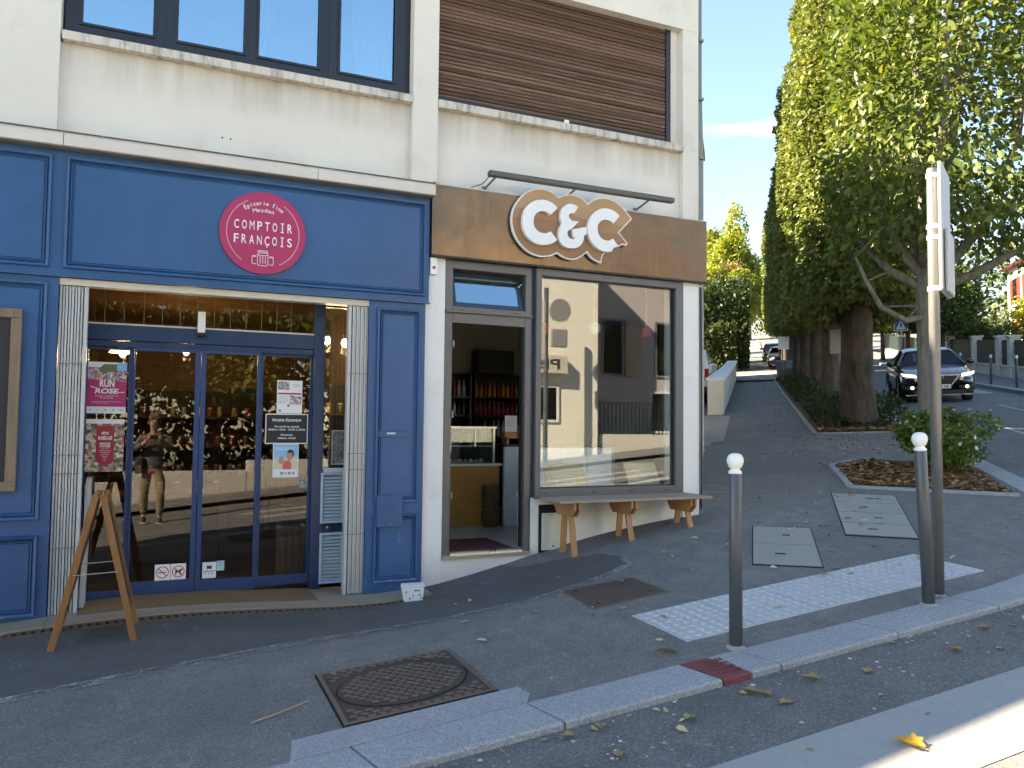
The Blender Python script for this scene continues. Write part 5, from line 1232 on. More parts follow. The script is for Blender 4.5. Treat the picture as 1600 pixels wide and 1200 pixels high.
for y in (YF-.013, YB+.013): MB().bar((-.51, y, .395), (-.225, y, .405), .014, .004).build('stay', M['steel'], af)
MB().cyl((ax-.03, YF-.005, az-.02), (ax-.03, YB+.005, az-.02), .006, n=8).cyl((ax+.03, YF-.005, az-.02), (ax+.03, YB+.005, az-.02), .006, n=8).build('hinge', M['steel'], af)
lp = thing('leaning_panel', 'tall narrow grey panel leaning beside the left accordion grille', 'panel', (-.55, .2, -.09))
MB().hexa([(-.552, .10, -.085), (-.515, .10, -.085), (-.515, .33, -.085), (-.552, .33, -.085)], [(-.535, .20, 1.0), (-.498, .20, 1.0), (-.498, .40, 1.0), (-.535, .40, 1.0)]).build('panel', M['grille'], lp, bevel=.004)
MB().box(-.556, -.51, .095, .335, -.0855, -.06).build('foot', M['black'], lp)
# white box with coloured specks
bx = thing('white_box', 'small white box with coloured specks at the right end of the drain', 'box', gr(2.17, -.37, .0), local=True, rot=(0, R(-2), R(-16)))
MB().add([(-.085,-.055,.0),(.085,-.055,.0),(.085,.055,.0),(-.085,.055,.0),(-.105,-.065,.135),(.105,-.065,.135),(.105,.065,.135),(-.105,.065,.135)], [(3,2,1,0),(4,5,6,7),(0,1,5,4),(1,2,6,5),(2,3,7,6),(3,0,4,7)]).build('case', M['white'], bx, bevel=.006)
MB().box(-.108, .108, -.068, .068, .1352, .147).build('lid', M['white'], bx, bevel=.004)
for m_, pts in (('p_signred', ((-.06, .09), (.035, .10), (.0, .055))), ('p_ink', ((-.03, .03), (.06, .06), (.075, .03), (.02, .10), (.055, .10)))):
    for (x, z) in pts: MB().ball((x, -.056-.010*z/.135, z), .008, 8, (1, .3, 1)).build('speck', M[m_], bx)
# ------------------------------------------------------------------ foliage
rng = np.random.default_rng(11)
def leaf_mesh(name, P, D, size, mat_, var=.35, fold=.25, wid=.62, D2=None):
    """P centres, D outward directions; every leaf is two quads folded on the midrib"""
    n = len(P); sz = size*(1+var*rng.standard_normal(n)).clip(.45, 1.8)
    ax = D+rng.normal(0, .75, (n, 3)); ax[:, 2] -= .35; ax /= np.linalg.norm(ax, axis=1, keepdims=True)+1e-9
    up = rng.normal(0, .6, (n, 3))+D*.5+np.array([0, 0, .7]); sd_ = np.cross(ax, up); sd_ /= np.linalg.norm(sd_, axis=1, keepdims=True)+1e-9
    nm = np.cross(sd_, ax); a = ax*sz[:, None]; s_ = sd_*sz[:, None]*wid; f_ = nm*sz[:, None]*fold*rng.uniform(.2, 1.3, (n, 1))
    v = np.stack([P-a*.5, P-a*.22+s_*.42+f_*.5, P+a*.16+s_*.40+f_*.6, P+a*.5, P+a*.16-s_*.40+f_*.6, P-a*.22-s_*.42+f_*.5], 1).reshape(-1, 3)
    idx = np.arange(n)[:, None]*6; F_ = np.concatenate([idx+np.array([0, 1, 2, 3]), idx+np.array([0, 3, 4, 5])], 1).reshape(-1, 4)
    me = bpy.data.meshes.new(name); me.vertices.add(len(v)); me.vertices.foreach_set('co', v.astype(np.float32).ravel())
    me.loops.add(F_.size); me.loops.foreach_set('vertex_index', F_.astype(np.int32).ravel()); me.polygons.add(len(F_))
    me.polygons.foreach_set('loop_start', np.arange(0, F_.size, 4, dtype=np.int32)); me.update(calc_edges=True); me.materials.append(mat_); return me
def put(name, me, parent=None, loc=(0,0,0)):
    o = bpy.data.objects.new(name, me); COL.objects.link(o); OFF[o.name] = Vector((0,0,0))
    if parent is not None: o.parent = parent
    o.location = loc; return o
def vnoise(P, s_, seed):
    r_ = np.random.default_rng(seed); o = np.zeros(len(P))
    for k in range(5):
        w_ = r_.normal(0, 1, 3)*s_*(1.6**k); o += np.sin(P@w_+r_.uniform(0, 6.28))/(1.35**k)
    return o/2.4
def box_crown(n, lx, ly, z0, z1, seed, depth=.55, rag=.28, rnd_=.5, open_=.15):
    """clipped crown: leaves mostly within a shell of a rounded box"""
    r_ = np.random.default_rng(seed); out_P = []; out_D = []; tot = 0
    h = np.array([lx/2, ly/2, (z1-z0)/2]); c = np.array([0, 0, (z0+z1)/2])
    while tot < n:
        q = r_.uniform(-1, 1, (n, 3)); p = q*h
        dist = np.min(h-np.abs(p), axis=1); keep = r_.random(n) < np.exp(-dist/depth)*.95+.05
        e = np.abs(p)-(h-rnd_); corner = np.linalg.norm(np.maximum(e, 0), axis=1) <= rnd_
        nz = vnoise(p, 1.5, seed+3); nz2 = vnoise(p, .7, seed+9); inn = dist > rag*(.5+.5*nz)-.12
        gap = nz2 > -1.0+open_
        k = keep & corner & inn & gap; p = p[k]; d = p/h; d = np.sign(d)*np.abs(d)**5+.15*d; d /= np.linalg.norm(d, axis=1, keepdims=True)+1e-6
        out_P.append(p+c); out_D.append(d); tot += len(p)
    return np.concatenate(out_P)[:n], np.concatenate(out_D)[:n]
def blob_crown(n, R3, c, seed, lumps=7, ls=.45, shell=.35):
    r_ = np.random.default_rng(seed); L_ = r_.normal(0, 1, (lumps, 3)); L_ /= np.linalg.norm(L_, axis=1, keepdims=True); L_ *= r_.uniform(.35, .75, (lumps, 1))
    rad = r_.uniform(.7*ls, 1.25*ls, lumps); k = r_.integers(0, lumps, n); d = r_.normal(0, 1, (n, 3)); d /= np.linalg.norm(d, axis=1, keepdims=True)
    rr = rad[k]*(1-shell*r_.random(n)**1.6); P = (L_[k]+d*rr[:, None])*np.array(R3)+np.array(c); return P, d
def trunk(mb, pts, radii, n=12, rough=.06, seed=0):
    b = len(mb.v); mb.tube(pts, radii, n); r_ = random.Random(seed)
    for i in range(b, len(mb.v)):
        p = mb.v[i]; k = (i-b)//n; c = Vector(pts[min(k, len(pts)-1)]); v = Vector(p)-c; j = (i-b) % n
        f = 1+rough*math.sin(j*2.1+k*.4)+rough*r_.uniform(-1, 1); mb.v[i] = tuple(c+v*f)
    return mb
# ---- the clipped street trees
cA = leaf_mesh('crown', *box_crown(100000, 5.75, 2.95, 2.35, 10.0, 21, .45, .62, 1.0), .105, M['leaf_linden'])
cB = leaf_mesh('crown', *box_crown(42000, 5.5, 2.9, 2.4, 9.9, 22, .45, .55, 1.0), .15, M['leaf_linden'])
def clip_trunk(seed, rad, hgt=3.1, top=8.5):
    r_ = random.Random(seed); g = MB(); P = [(0, 0, -.3), (0, 0, .0), (.01, 0, .35), (0, .02, 1.0), (.02, .01, 1.8), (0, .0, hgt)]
    trunk(g, P, [rad*1.5, rad*1.32, rad*1.08, rad, rad*.94, rad*.95], 16, .05, seed)
    for i in range(6):
        a = i*1.047+r_.uniform(-.3, .3); ln = r_.uniform(1.2, 2.2); e = Vector((math.cos(a)*ln, math.sin(a)*.55*ln, r_.uniform(2.2, 5.4)))
        s0 = Vector((math.cos(a)*rad*.4, math.sin(a)*rad*.4, hgt-.35)); mid = s0.lerp(s0+e, .4)+Vector((math.cos(a)*.25, math.sin(a)*.15, -.2))
        trunk(g, [s0, mid, s0+e*.75, s0+e], [rad*.55, rad*.34, rad*.18, .03], 8, .05, seed+i)
    g.tube([(0, 0, hgt-.3), (.1, .05, hgt+2), (.05, 0, top)], [rad*.7, rad*.38, .04], 8); return g
yawU = math.atan2(U.y, U.x)
trees = []
labels = ['thick-trunked clipped street tree nearest the shops, dark ground cover at its foot', 'second clipped street tree behind the thick-trunked one', 'third clipped street tree in the row up the side street', 'fourth clipped street tree in the row up the side street', 'fifth clipped street tree in the row, just before the grey bin', 'sixth clipped street tree in the row, farther than the grey bin', 'seventh clipped street tree in the row up the side street', 'last clipped street tree visible at the end of the row']
tkA = clip_trunk(1, .35); tkB = clip_trunk(2, .25); tkm = [meshmat(tkA, 'trunk', M['bark'], True), meshmat(tkB, 'trunk', M['bark'], True)]
for i, s_ in enumerate((9.5, 15.3, 21.1, 26.9, 32.7, 38.5, 44.3, 50.5)):
    p = S(s_, 2.8+(0 if i == 0 else rnd.uniform(-.08, .08))); t = thing('street_tree', labels[i], 'tree', p, 'clipped street trees along the pavement', True, (0, 0, yawU+(math.pi if i % 2 else 0)))
    put('crown', cA if i < 2 else cB, t); put('trunk', tkm[0 if i == 0 else 1], t)
# the younger tree in the bed: pale trunk, spreading branches, loose crown
base = S(3.45, 2.97); yt = thing('young_tree', 'younger street tree with pale trunk and loose yellowing crown behind the sign pole', 'tree', base, local=True)
br = MB(); tr_ = MB(); trunk(tr_, [(0,0,-.2), (0,0,0), (.01,0,.3), (.0,.0,1.2), (.02,.02,2.3), (.0,.0,2.9)], [.19, .165, .138, .126, .122, .13], 14, .04, 5); tr_.build('trunk', M['bark_pale'], yt, smooth=True)
r_ = random.Random(12); tips = []
rv = Vector((cr.x, cr.y, 0)); fv = Vector((cf.x, cf.y, 0)).normalized()     # plan directions across and along the street view
def limb(p0, pts, r0, r1, n=8):
    P = [Vector(p0)]+[Vector(p0)+Vector(q) for q in pts]; rr = [r0+(r1-r0)*i/(len(P)-1) for i in range(len(P))]; trunk(br, P, rr, n, .04, r_.randrange(999))
    for i in range(1, len(P)): tips.append(P[i])
    return P
L1 = lambda a, b, z: rv*a+fv*b+Vector((0,0,z))
limb((0,0,2.2), [L1(-.35,-.1,-.08), L1(-.75,-.2,.10), L1(-1.0,-.3,.45), L1(-1.15,-.3,.8)], .06, .02)
limb((0,0,2.6), [L1(-.4,.2,.3), L1(-.75,.4,.75), L1(-1.0,.5,1.4)], .08, .02)
limb((0,0,2.75), [L1(-.35,.1,.5), L1(-.65,.2,1.6), L1(-.9,.2,3.2)], .09, .03)
limb((0,0,2.8), [L1(.05,.1,.8), L1(.02,.1,2.4), L1(-.1,.1,4.6), L1(-.15,.1,6.4)], .11, .03)
limb((0,0,2.8), [L1(.25,-.1,.8), L1(.35,-.2,2.2), L1(.55,-.2,4.2), L1(.6,-.2,6.0)], .10, .03)
limb((0,0,2.7), [L1(.55,.1,.45), L1(1.15,.2,1.1), L1(1.55,.2,2.3), L1(1.8,.2,4.4)], .10, .03)
limb((0,0,2.55), [L1(.5,-.3,.2), L1(1.1,-.5,.55), L1(1.8,-.7,1.4), L1(2.2,-.7,2.6)], .08, .025)
limb((0,0,2.8), [L1(-.1,-.5,.9), L1(-.2,-1.,2.4), L1(-.3,-1.2,4.2)], .08, .03); limb((0,0,2.8), [L1(.1,.7,.9), L1(.2,1.3,2.4), L1(.3,1.5,4.4)], .08, .03)
for p in list(tips):
    for k in range(3 if p.z > 4.2 else 1):
        d = Vector((r_.uniform(-1, 1), r_.uniform(-1, 1), r_.uniform(-.1, 1))).normalized()*r_.uniform(.5, 1.0); br.tube([p, p+d*.5+Vector((0,0,.05)), p+d], [.016, .010, .004], 5)
br.build('branches', M['bark_pale'], yt, smooth=True)
N_ = 33000; rg_ = np.random.default_rng(5); Pc = []
while sum(len(a) for a in Pc) < N_:
    p = rg_.uniform(-1, 1, (60000, 3)); a = p[:, 0]*2.1; b = p[:, 1]*2.0; z = 2.35+(p[:, 2]*.5+.5)*7.8
    nz = vnoise(np.stack([a, b, z], 1), 1.15, 77); rad2 = (a/2.1)**2+(b/2.0)**2; low = 2.85+.25*nz+.35*np.abs(a)/2.1
    ins = (rad2 < .97+.12*nz) & (z > low) & (nz > -.52+.62*np.clip((a-.4)/2.2, 0, 1)*np.clip((6.5-z)/3.5, 0, 1)) & (rg_.random(60000) < .25+.75*rad2)
    P = np.stack([a, b, z], 1)[ins]; Pc.append(P)
Pc = np.concatenate(Pc)[:N_]; Wp = np.outer(Pc[:, 0]+.75, np.array(rv))+np.outer(Pc[:, 1], np.array(fv))+np.outer(Pc[:, 2], [0,0,1.])
Dd = Wp-np.array([0,0,5.5]); Dd /= np.linalg.norm(Dd, axis=1, keepdims=True)
M['leaf_young'] = leafmat('yellowing_linden_leaves', [(.0, (.045, .078, .02)), (.45, (.095, .14, .032)), (.80, (.165, .20, .042)), (.95, (.29, .25, .04)), (.975, (.28, .14, .04)), (1., (.55, .36, .02))], .42)
put('crown', leaf_mesh('crown', Wp, Dd, .105, M['leaf_young']), yt)

# ---- planting strip, bed and bush
def strip_poly(s0, s1, n0, n1, st=.8):
    a = [S(s_, n0) for s_ in np.arange(s0, s1+.01, st)]; b = [S(s_, n1) for s_ in np.arange(s0, s1+.01, st)]; return [(p.x, p.y) for p in a]+[(p.x, p.y) for p in reversed(b)]
soil = sheet('planting_strip', strip_poly(8.35, 35, 1.85, 3.5, 1.0), M['soil'], .02, .8); tag(soil, kind='structure')
bed = sheet('planting_bed', [(9.41+.03, 1.60), (8.22, .17), (9.06, -1.40), (10.72, .35), (10.9, .55), (10.0, 1.75)], M['soil'], .015, .4); tag(bed, kind='structure')
def edging(pts, name, m_='granite', w_=.09):
    for a, b in zip(pts, pts[1:]):
        a = Vector(a); b = Vector(b); d = (b-a).normalized(); e = Vector((-d.y, d.x))*w_/2; nseg = max(1, int((b-a).length/.95))
        for i in range(nseg):
            p = a.lerp(b, i/nseg)+d*.004; q = a.lerp(b, (i+1)/nseg)-d*.004; P = [p-e, q-e, q+e, p+e]
            MB().prismz([(k.x, k.y) for k in P], lambda x, y: hz(x, y)-.05, lambda x, y: hz(x, y)+.028).build(name, M[m_], sidewalk)
edging([(10.0, 1.78), (9.40, 1.66), (8.14, .14), (9.02, -1.47)], 'edging_stone')
e0 = [(p.x, p.y) for p in (S(8.3, 3.5), S(8.3, 1.80), S(12, 1.80), S(18, 1.80), S(26, 1.80), S(35, 1.80))]; edging(e0, 'edging_stone', 'concrete')
P = []
rr = np.random.default_rng(8)
for k in range(17000):
    s_ = 9.0+rr.random()**1.3*26; n_ = rr.uniform(1.95, 3.75); 
    p = S(s_, n_); hh = .78*(.6+.4*math.sin(s_*1.7+n_*2.1)*math.sin(n_*3.3))*min(1, (n_-1.8)/.35)*min(1, (s_-8.7)/.5); hh *= 1 if s_ > 10.2 or abs(n_-2.8) > .5 else .35
    P.append((p.x, p.y, p.z+.02+hh*rr.random()**.6))
P = np.array(P); D_ = np.tile(np.array([0, 0, .8]), (len(P), 1)); gc = put('ground_cover', leaf_mesh('ground_cover', P, D_, .075, M['leaf_cover'])); tag(gc, 'low dark green ground cover under the street trees', 'ground cover', kind='stuff')
def litter(name, pts, size, m_, lab, up=.02):
    P = np.array(pts); n = len(P); a = rr.uniform(0, 6.283, n); ax = np.stack([np.cos(a), np.sin(a), rr.normal(0, .22, n)], 1); sd_ = np.stack([-np.sin(a), np.cos(a), rr.normal(0, .22, n)], 1); sz = size*(1+.35*rr.standard_normal(n)).clip(.4, 1.8)
    nm = np.array([0, 0, 1.]); A = ax*sz[:, None]; B_ = sd_*sz[:, None]*.6; F2 = np.outer(sz*rr.uniform(-.05, .35, n), nm)
    v = np.stack([P-A*.5, P-A*.22+B_*.42+F2*.5, P+A*.16+B_*.4+F2*.7, P+A*.5+F2*.3, P+A*.16-B_*.4+F2*.6, P-A*.22-B_*.42+F2*.4], 1).reshape(-1, 3)
    me = bpy.data.meshes.new(name); idx = np.arange(n)[:, None]*6; F_ = np.concatenate([idx+np.array([0,1,2,3]), idx+np.array([0,3,4,5])], 1).reshape(-1, 4)
    me.from_pydata(v.tolist(), [], F_.tolist()); me.materials.append(m_); o = put(name, me); tag(o, lab, 'leaf litter', kind='stuff'); return o
def inside(poly, x, y):
    c = False; n = len(poly)
    for i in range(n):
        x1, y1 = poly[i]; x2, y2 = poly[(i+1) % n]
        if (y1 > y) != (y2 > y) and x < (x2-x1)*(y-y1)/(y2-y1)+x1: c = not c
    return c
bedp = [(9.36, 1.55), (8.26, .18), (9.06, -1.35), (10.65, .35), (10.0, 1.65)]; pts = []
while len(pts) < 2300:
    x, y = rr.uniform(8.2, 10.8), rr.uniform(-1.4, 1.7)
    if inside(bedp, x, y): pts.append((x, y, hz(x, y)+.018+rr.random()*.022))
litter('bed_leaf_litter', pts, .072, M['leaf_mulch'], 'layer of brown fallen leaves filling the planting bed')
pts = []
for k in range(1500):
    s_ = 8.4+abs(rr.normal(0, 1.0)); p = S(s_, rr.uniform(1.9, 3.5)); pts.append((p.x, p.y, p.z+.03+rr.random()*.04))
litter('strip_leaf_litter', pts, .08, M['leaf_mulch'], 'brown fallen leaves at the foot of the thick-trunked tree')
pts = []
for k in range(560):
    s_ = rr.uniform(-1.5, 30); n_ = 1.75-abs(rr.normal(0, .8)) if rr.random() < .6 else rr.uniform(.1, 1.8); 
    if 5.2 < s_ < 8.3 and rr.random() < .8: n_ = rr.uniform(1.0, 3.4)
    if n_ < .1: continue
    p = S(s_, n_); pts.append((p.x, p.y, p.z+.008))
for k in range(260):
    s_ = rr.uniform(4.8, 8.3); n_ = rr.uniform(1.3, 3.5); p = S(s_, n_); pts.append((p.x, p.y, p.z+.008))
for k in range(60): x, y = rr.uniform(2.0, 8), rr.uniform(-3.3, -.8); pts.append((x, y, hz(x, y)+.012))
litter('pavement_leaf_litter', pts, .052, M['leaf_pale'], 'small pale leaves scattered over the pavement')
pts = []
for k in range(55): x, y = rr.uniform(1.5, 8), -3.82-abs(rr.normal(0, .5)); pts.append((x, y, rd(x, y).z+.008))
for k in range(45): x = rr.uniform(.5, 7.5); y = -3.80-rr.random()*.06; pts.append((x, y, rd(x, y).z+.012))
litter('road_leaf_litter', pts, .036, M['leaf_pale'], 'small dry leaves along the gutter of the road')
# single larger leaves that can be picked out
def big_leaf(x, y, z, size, m_, yaw, curl, label, group=None):
    t = thing('fallen_leaf', label, 'leaf', (x, y, z), group, True, (0, 0, yaw)); out_ = [(-.05,.0),(-.18,.16),(-.32,.14),(-.28,.30),(-.40,.46),(-.22,.52),(-.14,.72),(0,1.0),(.14,.72),(.22,.52),(.40,.46),(.28,.30),(.32,.14),(.18,.16),(.05,.0)]
    g = MB(); g.v = [(a*size, b*size, .012+curl*size*(abs(a)*1.1+.5*max(0, b-.4)**2)) for a, b in out_]+[(0, .38*size, .008)]
    n = len(out_); g.f = [(i, i+1, n) for i in range(n-1)]; g.build('blade', m_, t); MB().tube([(0, .3*size, .011), (0, 0, .010), (.04*size, -.35*size, .012)], .0022, 5).build('stalk', M['oak'], t)
big_leaf(3.24, -4.79, rd(3.24, -4.79).z+.004, .155, M['leaf_gold'], R(25), .55, 'bright golden leaf curled on the white crossing band')
for (x, y, sz, yw) in ((3.42, -3.98, .11, 40), (2.98, -3.86, .12, 200), (1.93, -3.86, .085, 80), (2.55, -3.98, .09, 120), (3.05, -4.0, .08, 10), (3.02, -4.10, .09, 260), (2.00, -4.15, .075, 330), (2.1, -3.82, .08, 150), (3.7, -4.05, .09, 300), (4.4, -4.05, .09, 190), (4.9, -3.95, .09, 60)):
    big_leaf(x, y, rd(x, y).z+.002, sz, M['leaf_fallen'], R(yw), .4, 'dry brown leaf lying on the dark road close to the kerb', 'dry leaves on the road by the kerb')
big_leaf(1.10, -3.86, rd(1.10, -3.86).z+.002, .15, M['leaf_fallen'], R(80), .5, 'large brown leaf at the bottom edge below the manhole cover')
for (x, y, sz, yw) in ((1.02, -2.52, .05, 20), (1.62, -2.56, .05, 70), (1.30, -2.75, .05, 120), (3.55, -1.75, .07, 30), (2.6, -2.0, .05, 200), (3.25, -2.75, .06, 10), (4.9, -2.6, .07, 80), (6.9, -2.9, .12, 140), (6.6, -1.2, .08, 240), (7.7, -.7, .07, 20)):
    big_leaf(x, y, hz(x, y)+.010, sz, M['leaf_fallen'], R(yw), .4, 'dry leaf lying on the pavement in front of the shops', 'dry leaves on the pavement')
g = MB().tube([gr(.50, -2.93, .012), gr(.66, -2.88, .014), gr(.82, -2.80, .012)], .004, 5); tag(g.build('twig', M['crate']), 'thin pale twig on the asphalt left of the manhole cover', 'twig')
# rose bush with white flowers
rb = thing('rose_bush', 'green rose bush with white flowers in the leaf-filled bed', 'shrub', S(3.0, 3.08), local=True); g = MB(); tips = []
for k in range(26):
    a = r_.uniform(0, 6.28); ln = r_.uniform(.4, .85); e = Vector((math.cos(a)*ln*.75, math.sin(a)*ln*.75, r_.uniform(.25, .85))); g.tube([(0,0,0), e*.5+Vector((0,0,.12)), e], [.012, .008, .004], 5); tips.append(e)
g.build('stems', M['bark'], rb)
Pb, Db = blob_crown(5200, (.74, .74, .50), (0, 0, .47), 31, 16, .40, .6); ok = Pb[:, 2] > .05; put('foliage', leaf_mesh('foliage', Pb[ok], Db[ok], .058, M['leaf_rose']), rb)
fm = MB()
for k in range(5):
    a = k*1.2566; fm.add([(0,0,0), (.03*math.cos(a-.5), .03*math.sin(a-.5), .012), (.042*math.cos(a), .042*math.sin(a), .016), (.03*math.cos(a+.5), .03*math.sin(a+.5), .012)], [(0,1,2,3)])
fm.ball((0,0,.008), .009, 8); fm = meshmat(fm, 'flower', M['petal'])
sel = np.where(ok & ((Db[:, 2] > .1) | (Pb[:, 1] < -.2)))[0]; sel = sel[np.argsort(-np.linalg.norm((Pb[sel]-np.array([0,0,.35]))*np.array([1,1,1.5]), axis=1))][:900]
for i in rr.choice(sel, 24, replace=False):
    o = put('flower', fm, rb, Vector(Pb[i])*1.03); o.rotation_euler = Vector(Db[i]).to_track_quat('Z', 'Y').to_euler(); o.scale = (.75,)*3
# ------------------------------------------------------------------ left side of the lane
dv = sheet('driveway', [(p.x, p.y) for p in (S(6.6, -.25), S(14.0, -.25), S(14.0, -9), S(6.6, -9))], M['driveway'], .006, 1.0); tag(dv, kind='structure')
dv2 = sheet('driveway_apron', [(p.x, p.y) for p in (S(7.0, -.3), S(13.8, -.3), S(13.6, -.02), S(7.3, -.02))], M['driveway'], .010, 1.0); tag(dv2, kind='structure')
def gwall(name, label, path, th, hgt_, copm='white', step=None, m_='gardenwall'):
    a0 = S(*path[0]); t = thing(name, label, 'wall', a0)
    for (p, q) in zip(path, path[1:]):
        n_ = max(1, int(abs(p[0]-q[0])/4)); 
        g = MB(); c = MB()
        for i in range(n_):
            A = S(p[0]+(q[0]-p[0])*i/n_, p[1]+(q[1]-p[1])*i/n_); B_ = S(p[0]+(q[0]-p[0])*(i+1)/n_, p[1]+(q[1]-p[1])*(i+1)/n_); d = (B_-A); d.z = 0; d.normalize(); e = Vector((-d.y, d.x, 0))*th/2; dn_ = Vector((0,0,-.5)); up_ = Vector((0,0,hgt_))
            g.hexa([A-e+dn_, B_-e+dn_, B_+e+dn_, A+e+dn_], [A-e+up_, B_-e+up_, B_+e+up_, A+e+up_]); e2 = e*1.25; u1 = up_+Vector((0,0,.001)); u2 = up_+Vector((0,0,.06)); c.hexa([A-e2+u1, B_-e2+u1, B_+e2+u1, A+e2+u1], [A-e2+u2, B_-e2+u2, B_+e2+u2, A+e2+u2])
        g.build('wall', M[m_], t); c.build('coping', M[copm], t)
    return t
gwall('garden_wall', 'low white garden wall along the pavement beyond the driveway', [(14.3, -.45), (39, -.45)], .45, 1.0)
gwall('garden_wall', 'white wall across the back of the driveway behind the van', [(24.5, -.8), (24.6, -9)], .3, 1.25)
# hedge behind the wall, taller trees further back
def hedge(name, label, s0, s1, n0, n1, h0, h1, nl, m_, size, seed, trunk_=True):
    r_ = np.random.default_rng(seed); c = S((s0+s1)/2, (n0+n1)/2); t = thing(name, label, 'hedge', c, local=True); P = []; D_ = []
    nu, nv, nh = (s1-s0)/2, (n1-n0)/2, 0
    q = r_.uniform(-1, 1, (nl*3, 3)); edge_ = np.maximum(np.maximum(np.abs(q[:, 0]), np.abs(q[:, 1])), np.abs(q[:, 2])); q = q[r_.random(len(q)) < edge_**3][:nl]
    ss = (s0+s1)/2+q[:, 0]*nu; n__ = (n0+n1)/2+q[:, 1]*nv; k = vnoise(np.stack([ss, n__, q[:, 2]], 1), .8, seed)
    for a, b, z, kk in zip(ss, n__, q[:, 2], k):
        p = S(a, b); zz = h0+(h1-h0)*(.5+.5*kk); P.append((p.x-c.x+.15*kk, p.y-c.y, p.z-c.z+.15+(z*.5+.5)*zz)); D_.append(Vector((NN.x*q[0, 1], NN.y*q[0, 1], .3)))
    D_ = np.array(P); D_ = D_-np.array([0, 0, h0*.5]); D_ /= np.linalg.norm(D_, axis=1, keepdims=True)+1e-6
    put('foliage', leaf_mesh('foliage', np.array(P), D_, size, m_), t)
    g = MB()
    for i in range(int((s1-s0)/1.5)):
        p = S(s0+.7+i*1.5, (n0+n1)/2)-c; g.tube([p+Vector((0,0,-.2)), p+Vector((.1,0,h0*.8))], [.06, .03], 6)
    g.build('stems', M['bark'], t); return t
hedge('hedge', 'dark bamboo-like hedge beyond the low white wall', 47.6, 60, -4.2, .45, 5.6, 6.8, 22000, M['leaf_dark'], .26, 41)
hedge('hedge', 'olive lower hedge in front of the bamboo-like hedge', 46.7, 47.5, -4.4, -.3, 2.6, 4.0, 6000, M['leaf_cover'], .18, 42)
def round_tree(name, label, p, h_, rx, rz, z0, nl, m_, size, seed, lumps=12, ls=.42, group=None, cone=0.0, tr_r=.14, bm_='bark'):
    t = thing(name, label, 'tree', p, group, True); P, D_ = blob_crown(nl, (rx, rx, rz), (0, 0, z0+rz), seed, lumps, ls, .55)
    if cone: k = 1-cone*((P[:, 2]-z0)/(2*rz)).clip(0, 1); P[:, :2] *= k[:, None]
    put('crown', leaf_mesh('crown', P, D_, size, m_), t); g = MB(); trunk(g, [(0,0,-.3), (0,0,.5), (.05,0,z0), (.0,.05,z0+rz)], [tr_r*1.3, tr_r, tr_r*.85, tr_r*.3], 10, .05, seed)
    rq = random.Random(seed)
    for k in range(6): a = k*1.05; g.tube([(0,0,z0*.95), (rx*.35*math.cos(a), rx*.35*math.sin(a), z0+rz*.6), (rx*.6*math.cos(a), rx*.6*math.sin(a), z0+rz*1.1)], [tr_r*.5, tr_r*.3, .02], 6)
    g.build('trunk', M[bm_], t, smooth=True); return t
round_tree('poplar_tree', 'tall pointed yellow-green tree above the hedge, the highest one', S(66, -.7), 15, 4.3, 6.6, 1.5, 22000, M['leaf_yellow'], .30, 51, 34, .34, cone=.5)
round_tree('poplar_tree', 'pointed yellow-green tree beside the building edge, lower than its neighbour', S(73, -2.7), 12, 4.0, 6.0, 1.5, 16000, M['leaf_yellow'], .30, 52, 26, .36, cone=.45)
round_tree('russet_tree', 'thin russet tree in front of the yellow-green trees', S(62, -2.0), 9, 2.6, 2.0, 4.8, 3600, M['leaf_orange'], .20, 53, 12, .42)
round_tree('garden_tree', 'round bright green tree just above the dark hedge', S(60.6, -1.5), 7, 3.4, 1.9, 4.6, 11000, M['leaf_yellow'], .20, 54, 12, .42)
round_tree('garden_tree', 'dark green conifer-like tree in front of the tall yellow tree', S(63, -.1), 7, 1.4, 2.4, 4.2, 5000, M['leaf_far'], .20, 55, 12, .42, cone=.5)
round_tree('garden_tree', 'mid green tree at the far end of the lane on the left', S(84, -1.4), 9, 3.0, 3.6, 2.4, 6000, M['leaf_far'], .3, 57)
nb = thing('shade_block', 'unseen plain block added behind the driveway to shade the lane', 'building', S(20, -9))  # unseen mass, added to shade the lane and the tree row
def vcol(s0, s1, n0, n1, z0, z1): q_ = [S(s0, n0), S(s1, n0), S(s1, n1), S(s0, n1)]; return MB().prismz([(p.x, p.y) for p in q_], z0, z1)
vcol(7.2, 13, -14, -4.6, -.5, 10.3).build('wall', M['stucco'], nb); vcol(13.01, 38, -14, -4.9, -.5, 18).build('wall', M['stucco'], nb)
vcol(7.0, 13, -14.2, -4.4, 10.3, 10.6).build('roof', M['red_roof'], nb); vcol(12.9, 38.2, -14.2, -4.7, 18, 18.4).build('roof', M['red_roof'], nb)
# the lane goes on: crossing, far pavement
cw2 = bpy.data.objects.new('lane_crossing', None); COL.objects.link(cw2); tag(cw2, kind='structure'); OFF['lane_crossing'] = Vector((0,0,0))
side = sheet('side_street', [(p.x, p.y) for p in (S(36, -14), S(36, 3.8), S(46.5, 3.8), S(46.5, -14))], M['road'], .012, 1.5); tag(side, kind='structure')
for i in range(5):
    a = 36.6+i*1.6; o = sheet('painted_band', [(p.x, p.y) for p in (S(a, -.2), S(a+.7, -.2), S(a+.7, 1.9), S(a, 1.9))], M['roadpaint'], .018, 1.5); o.parent = cw2
far = sheet('far_pavement', [(p.x, p.y) for p in (S(47, -.4), S(47, 1.9), S(110, 1.9), S(110, -.4))], M['asphalt'], .02, 4); tag(far, kind='structure')

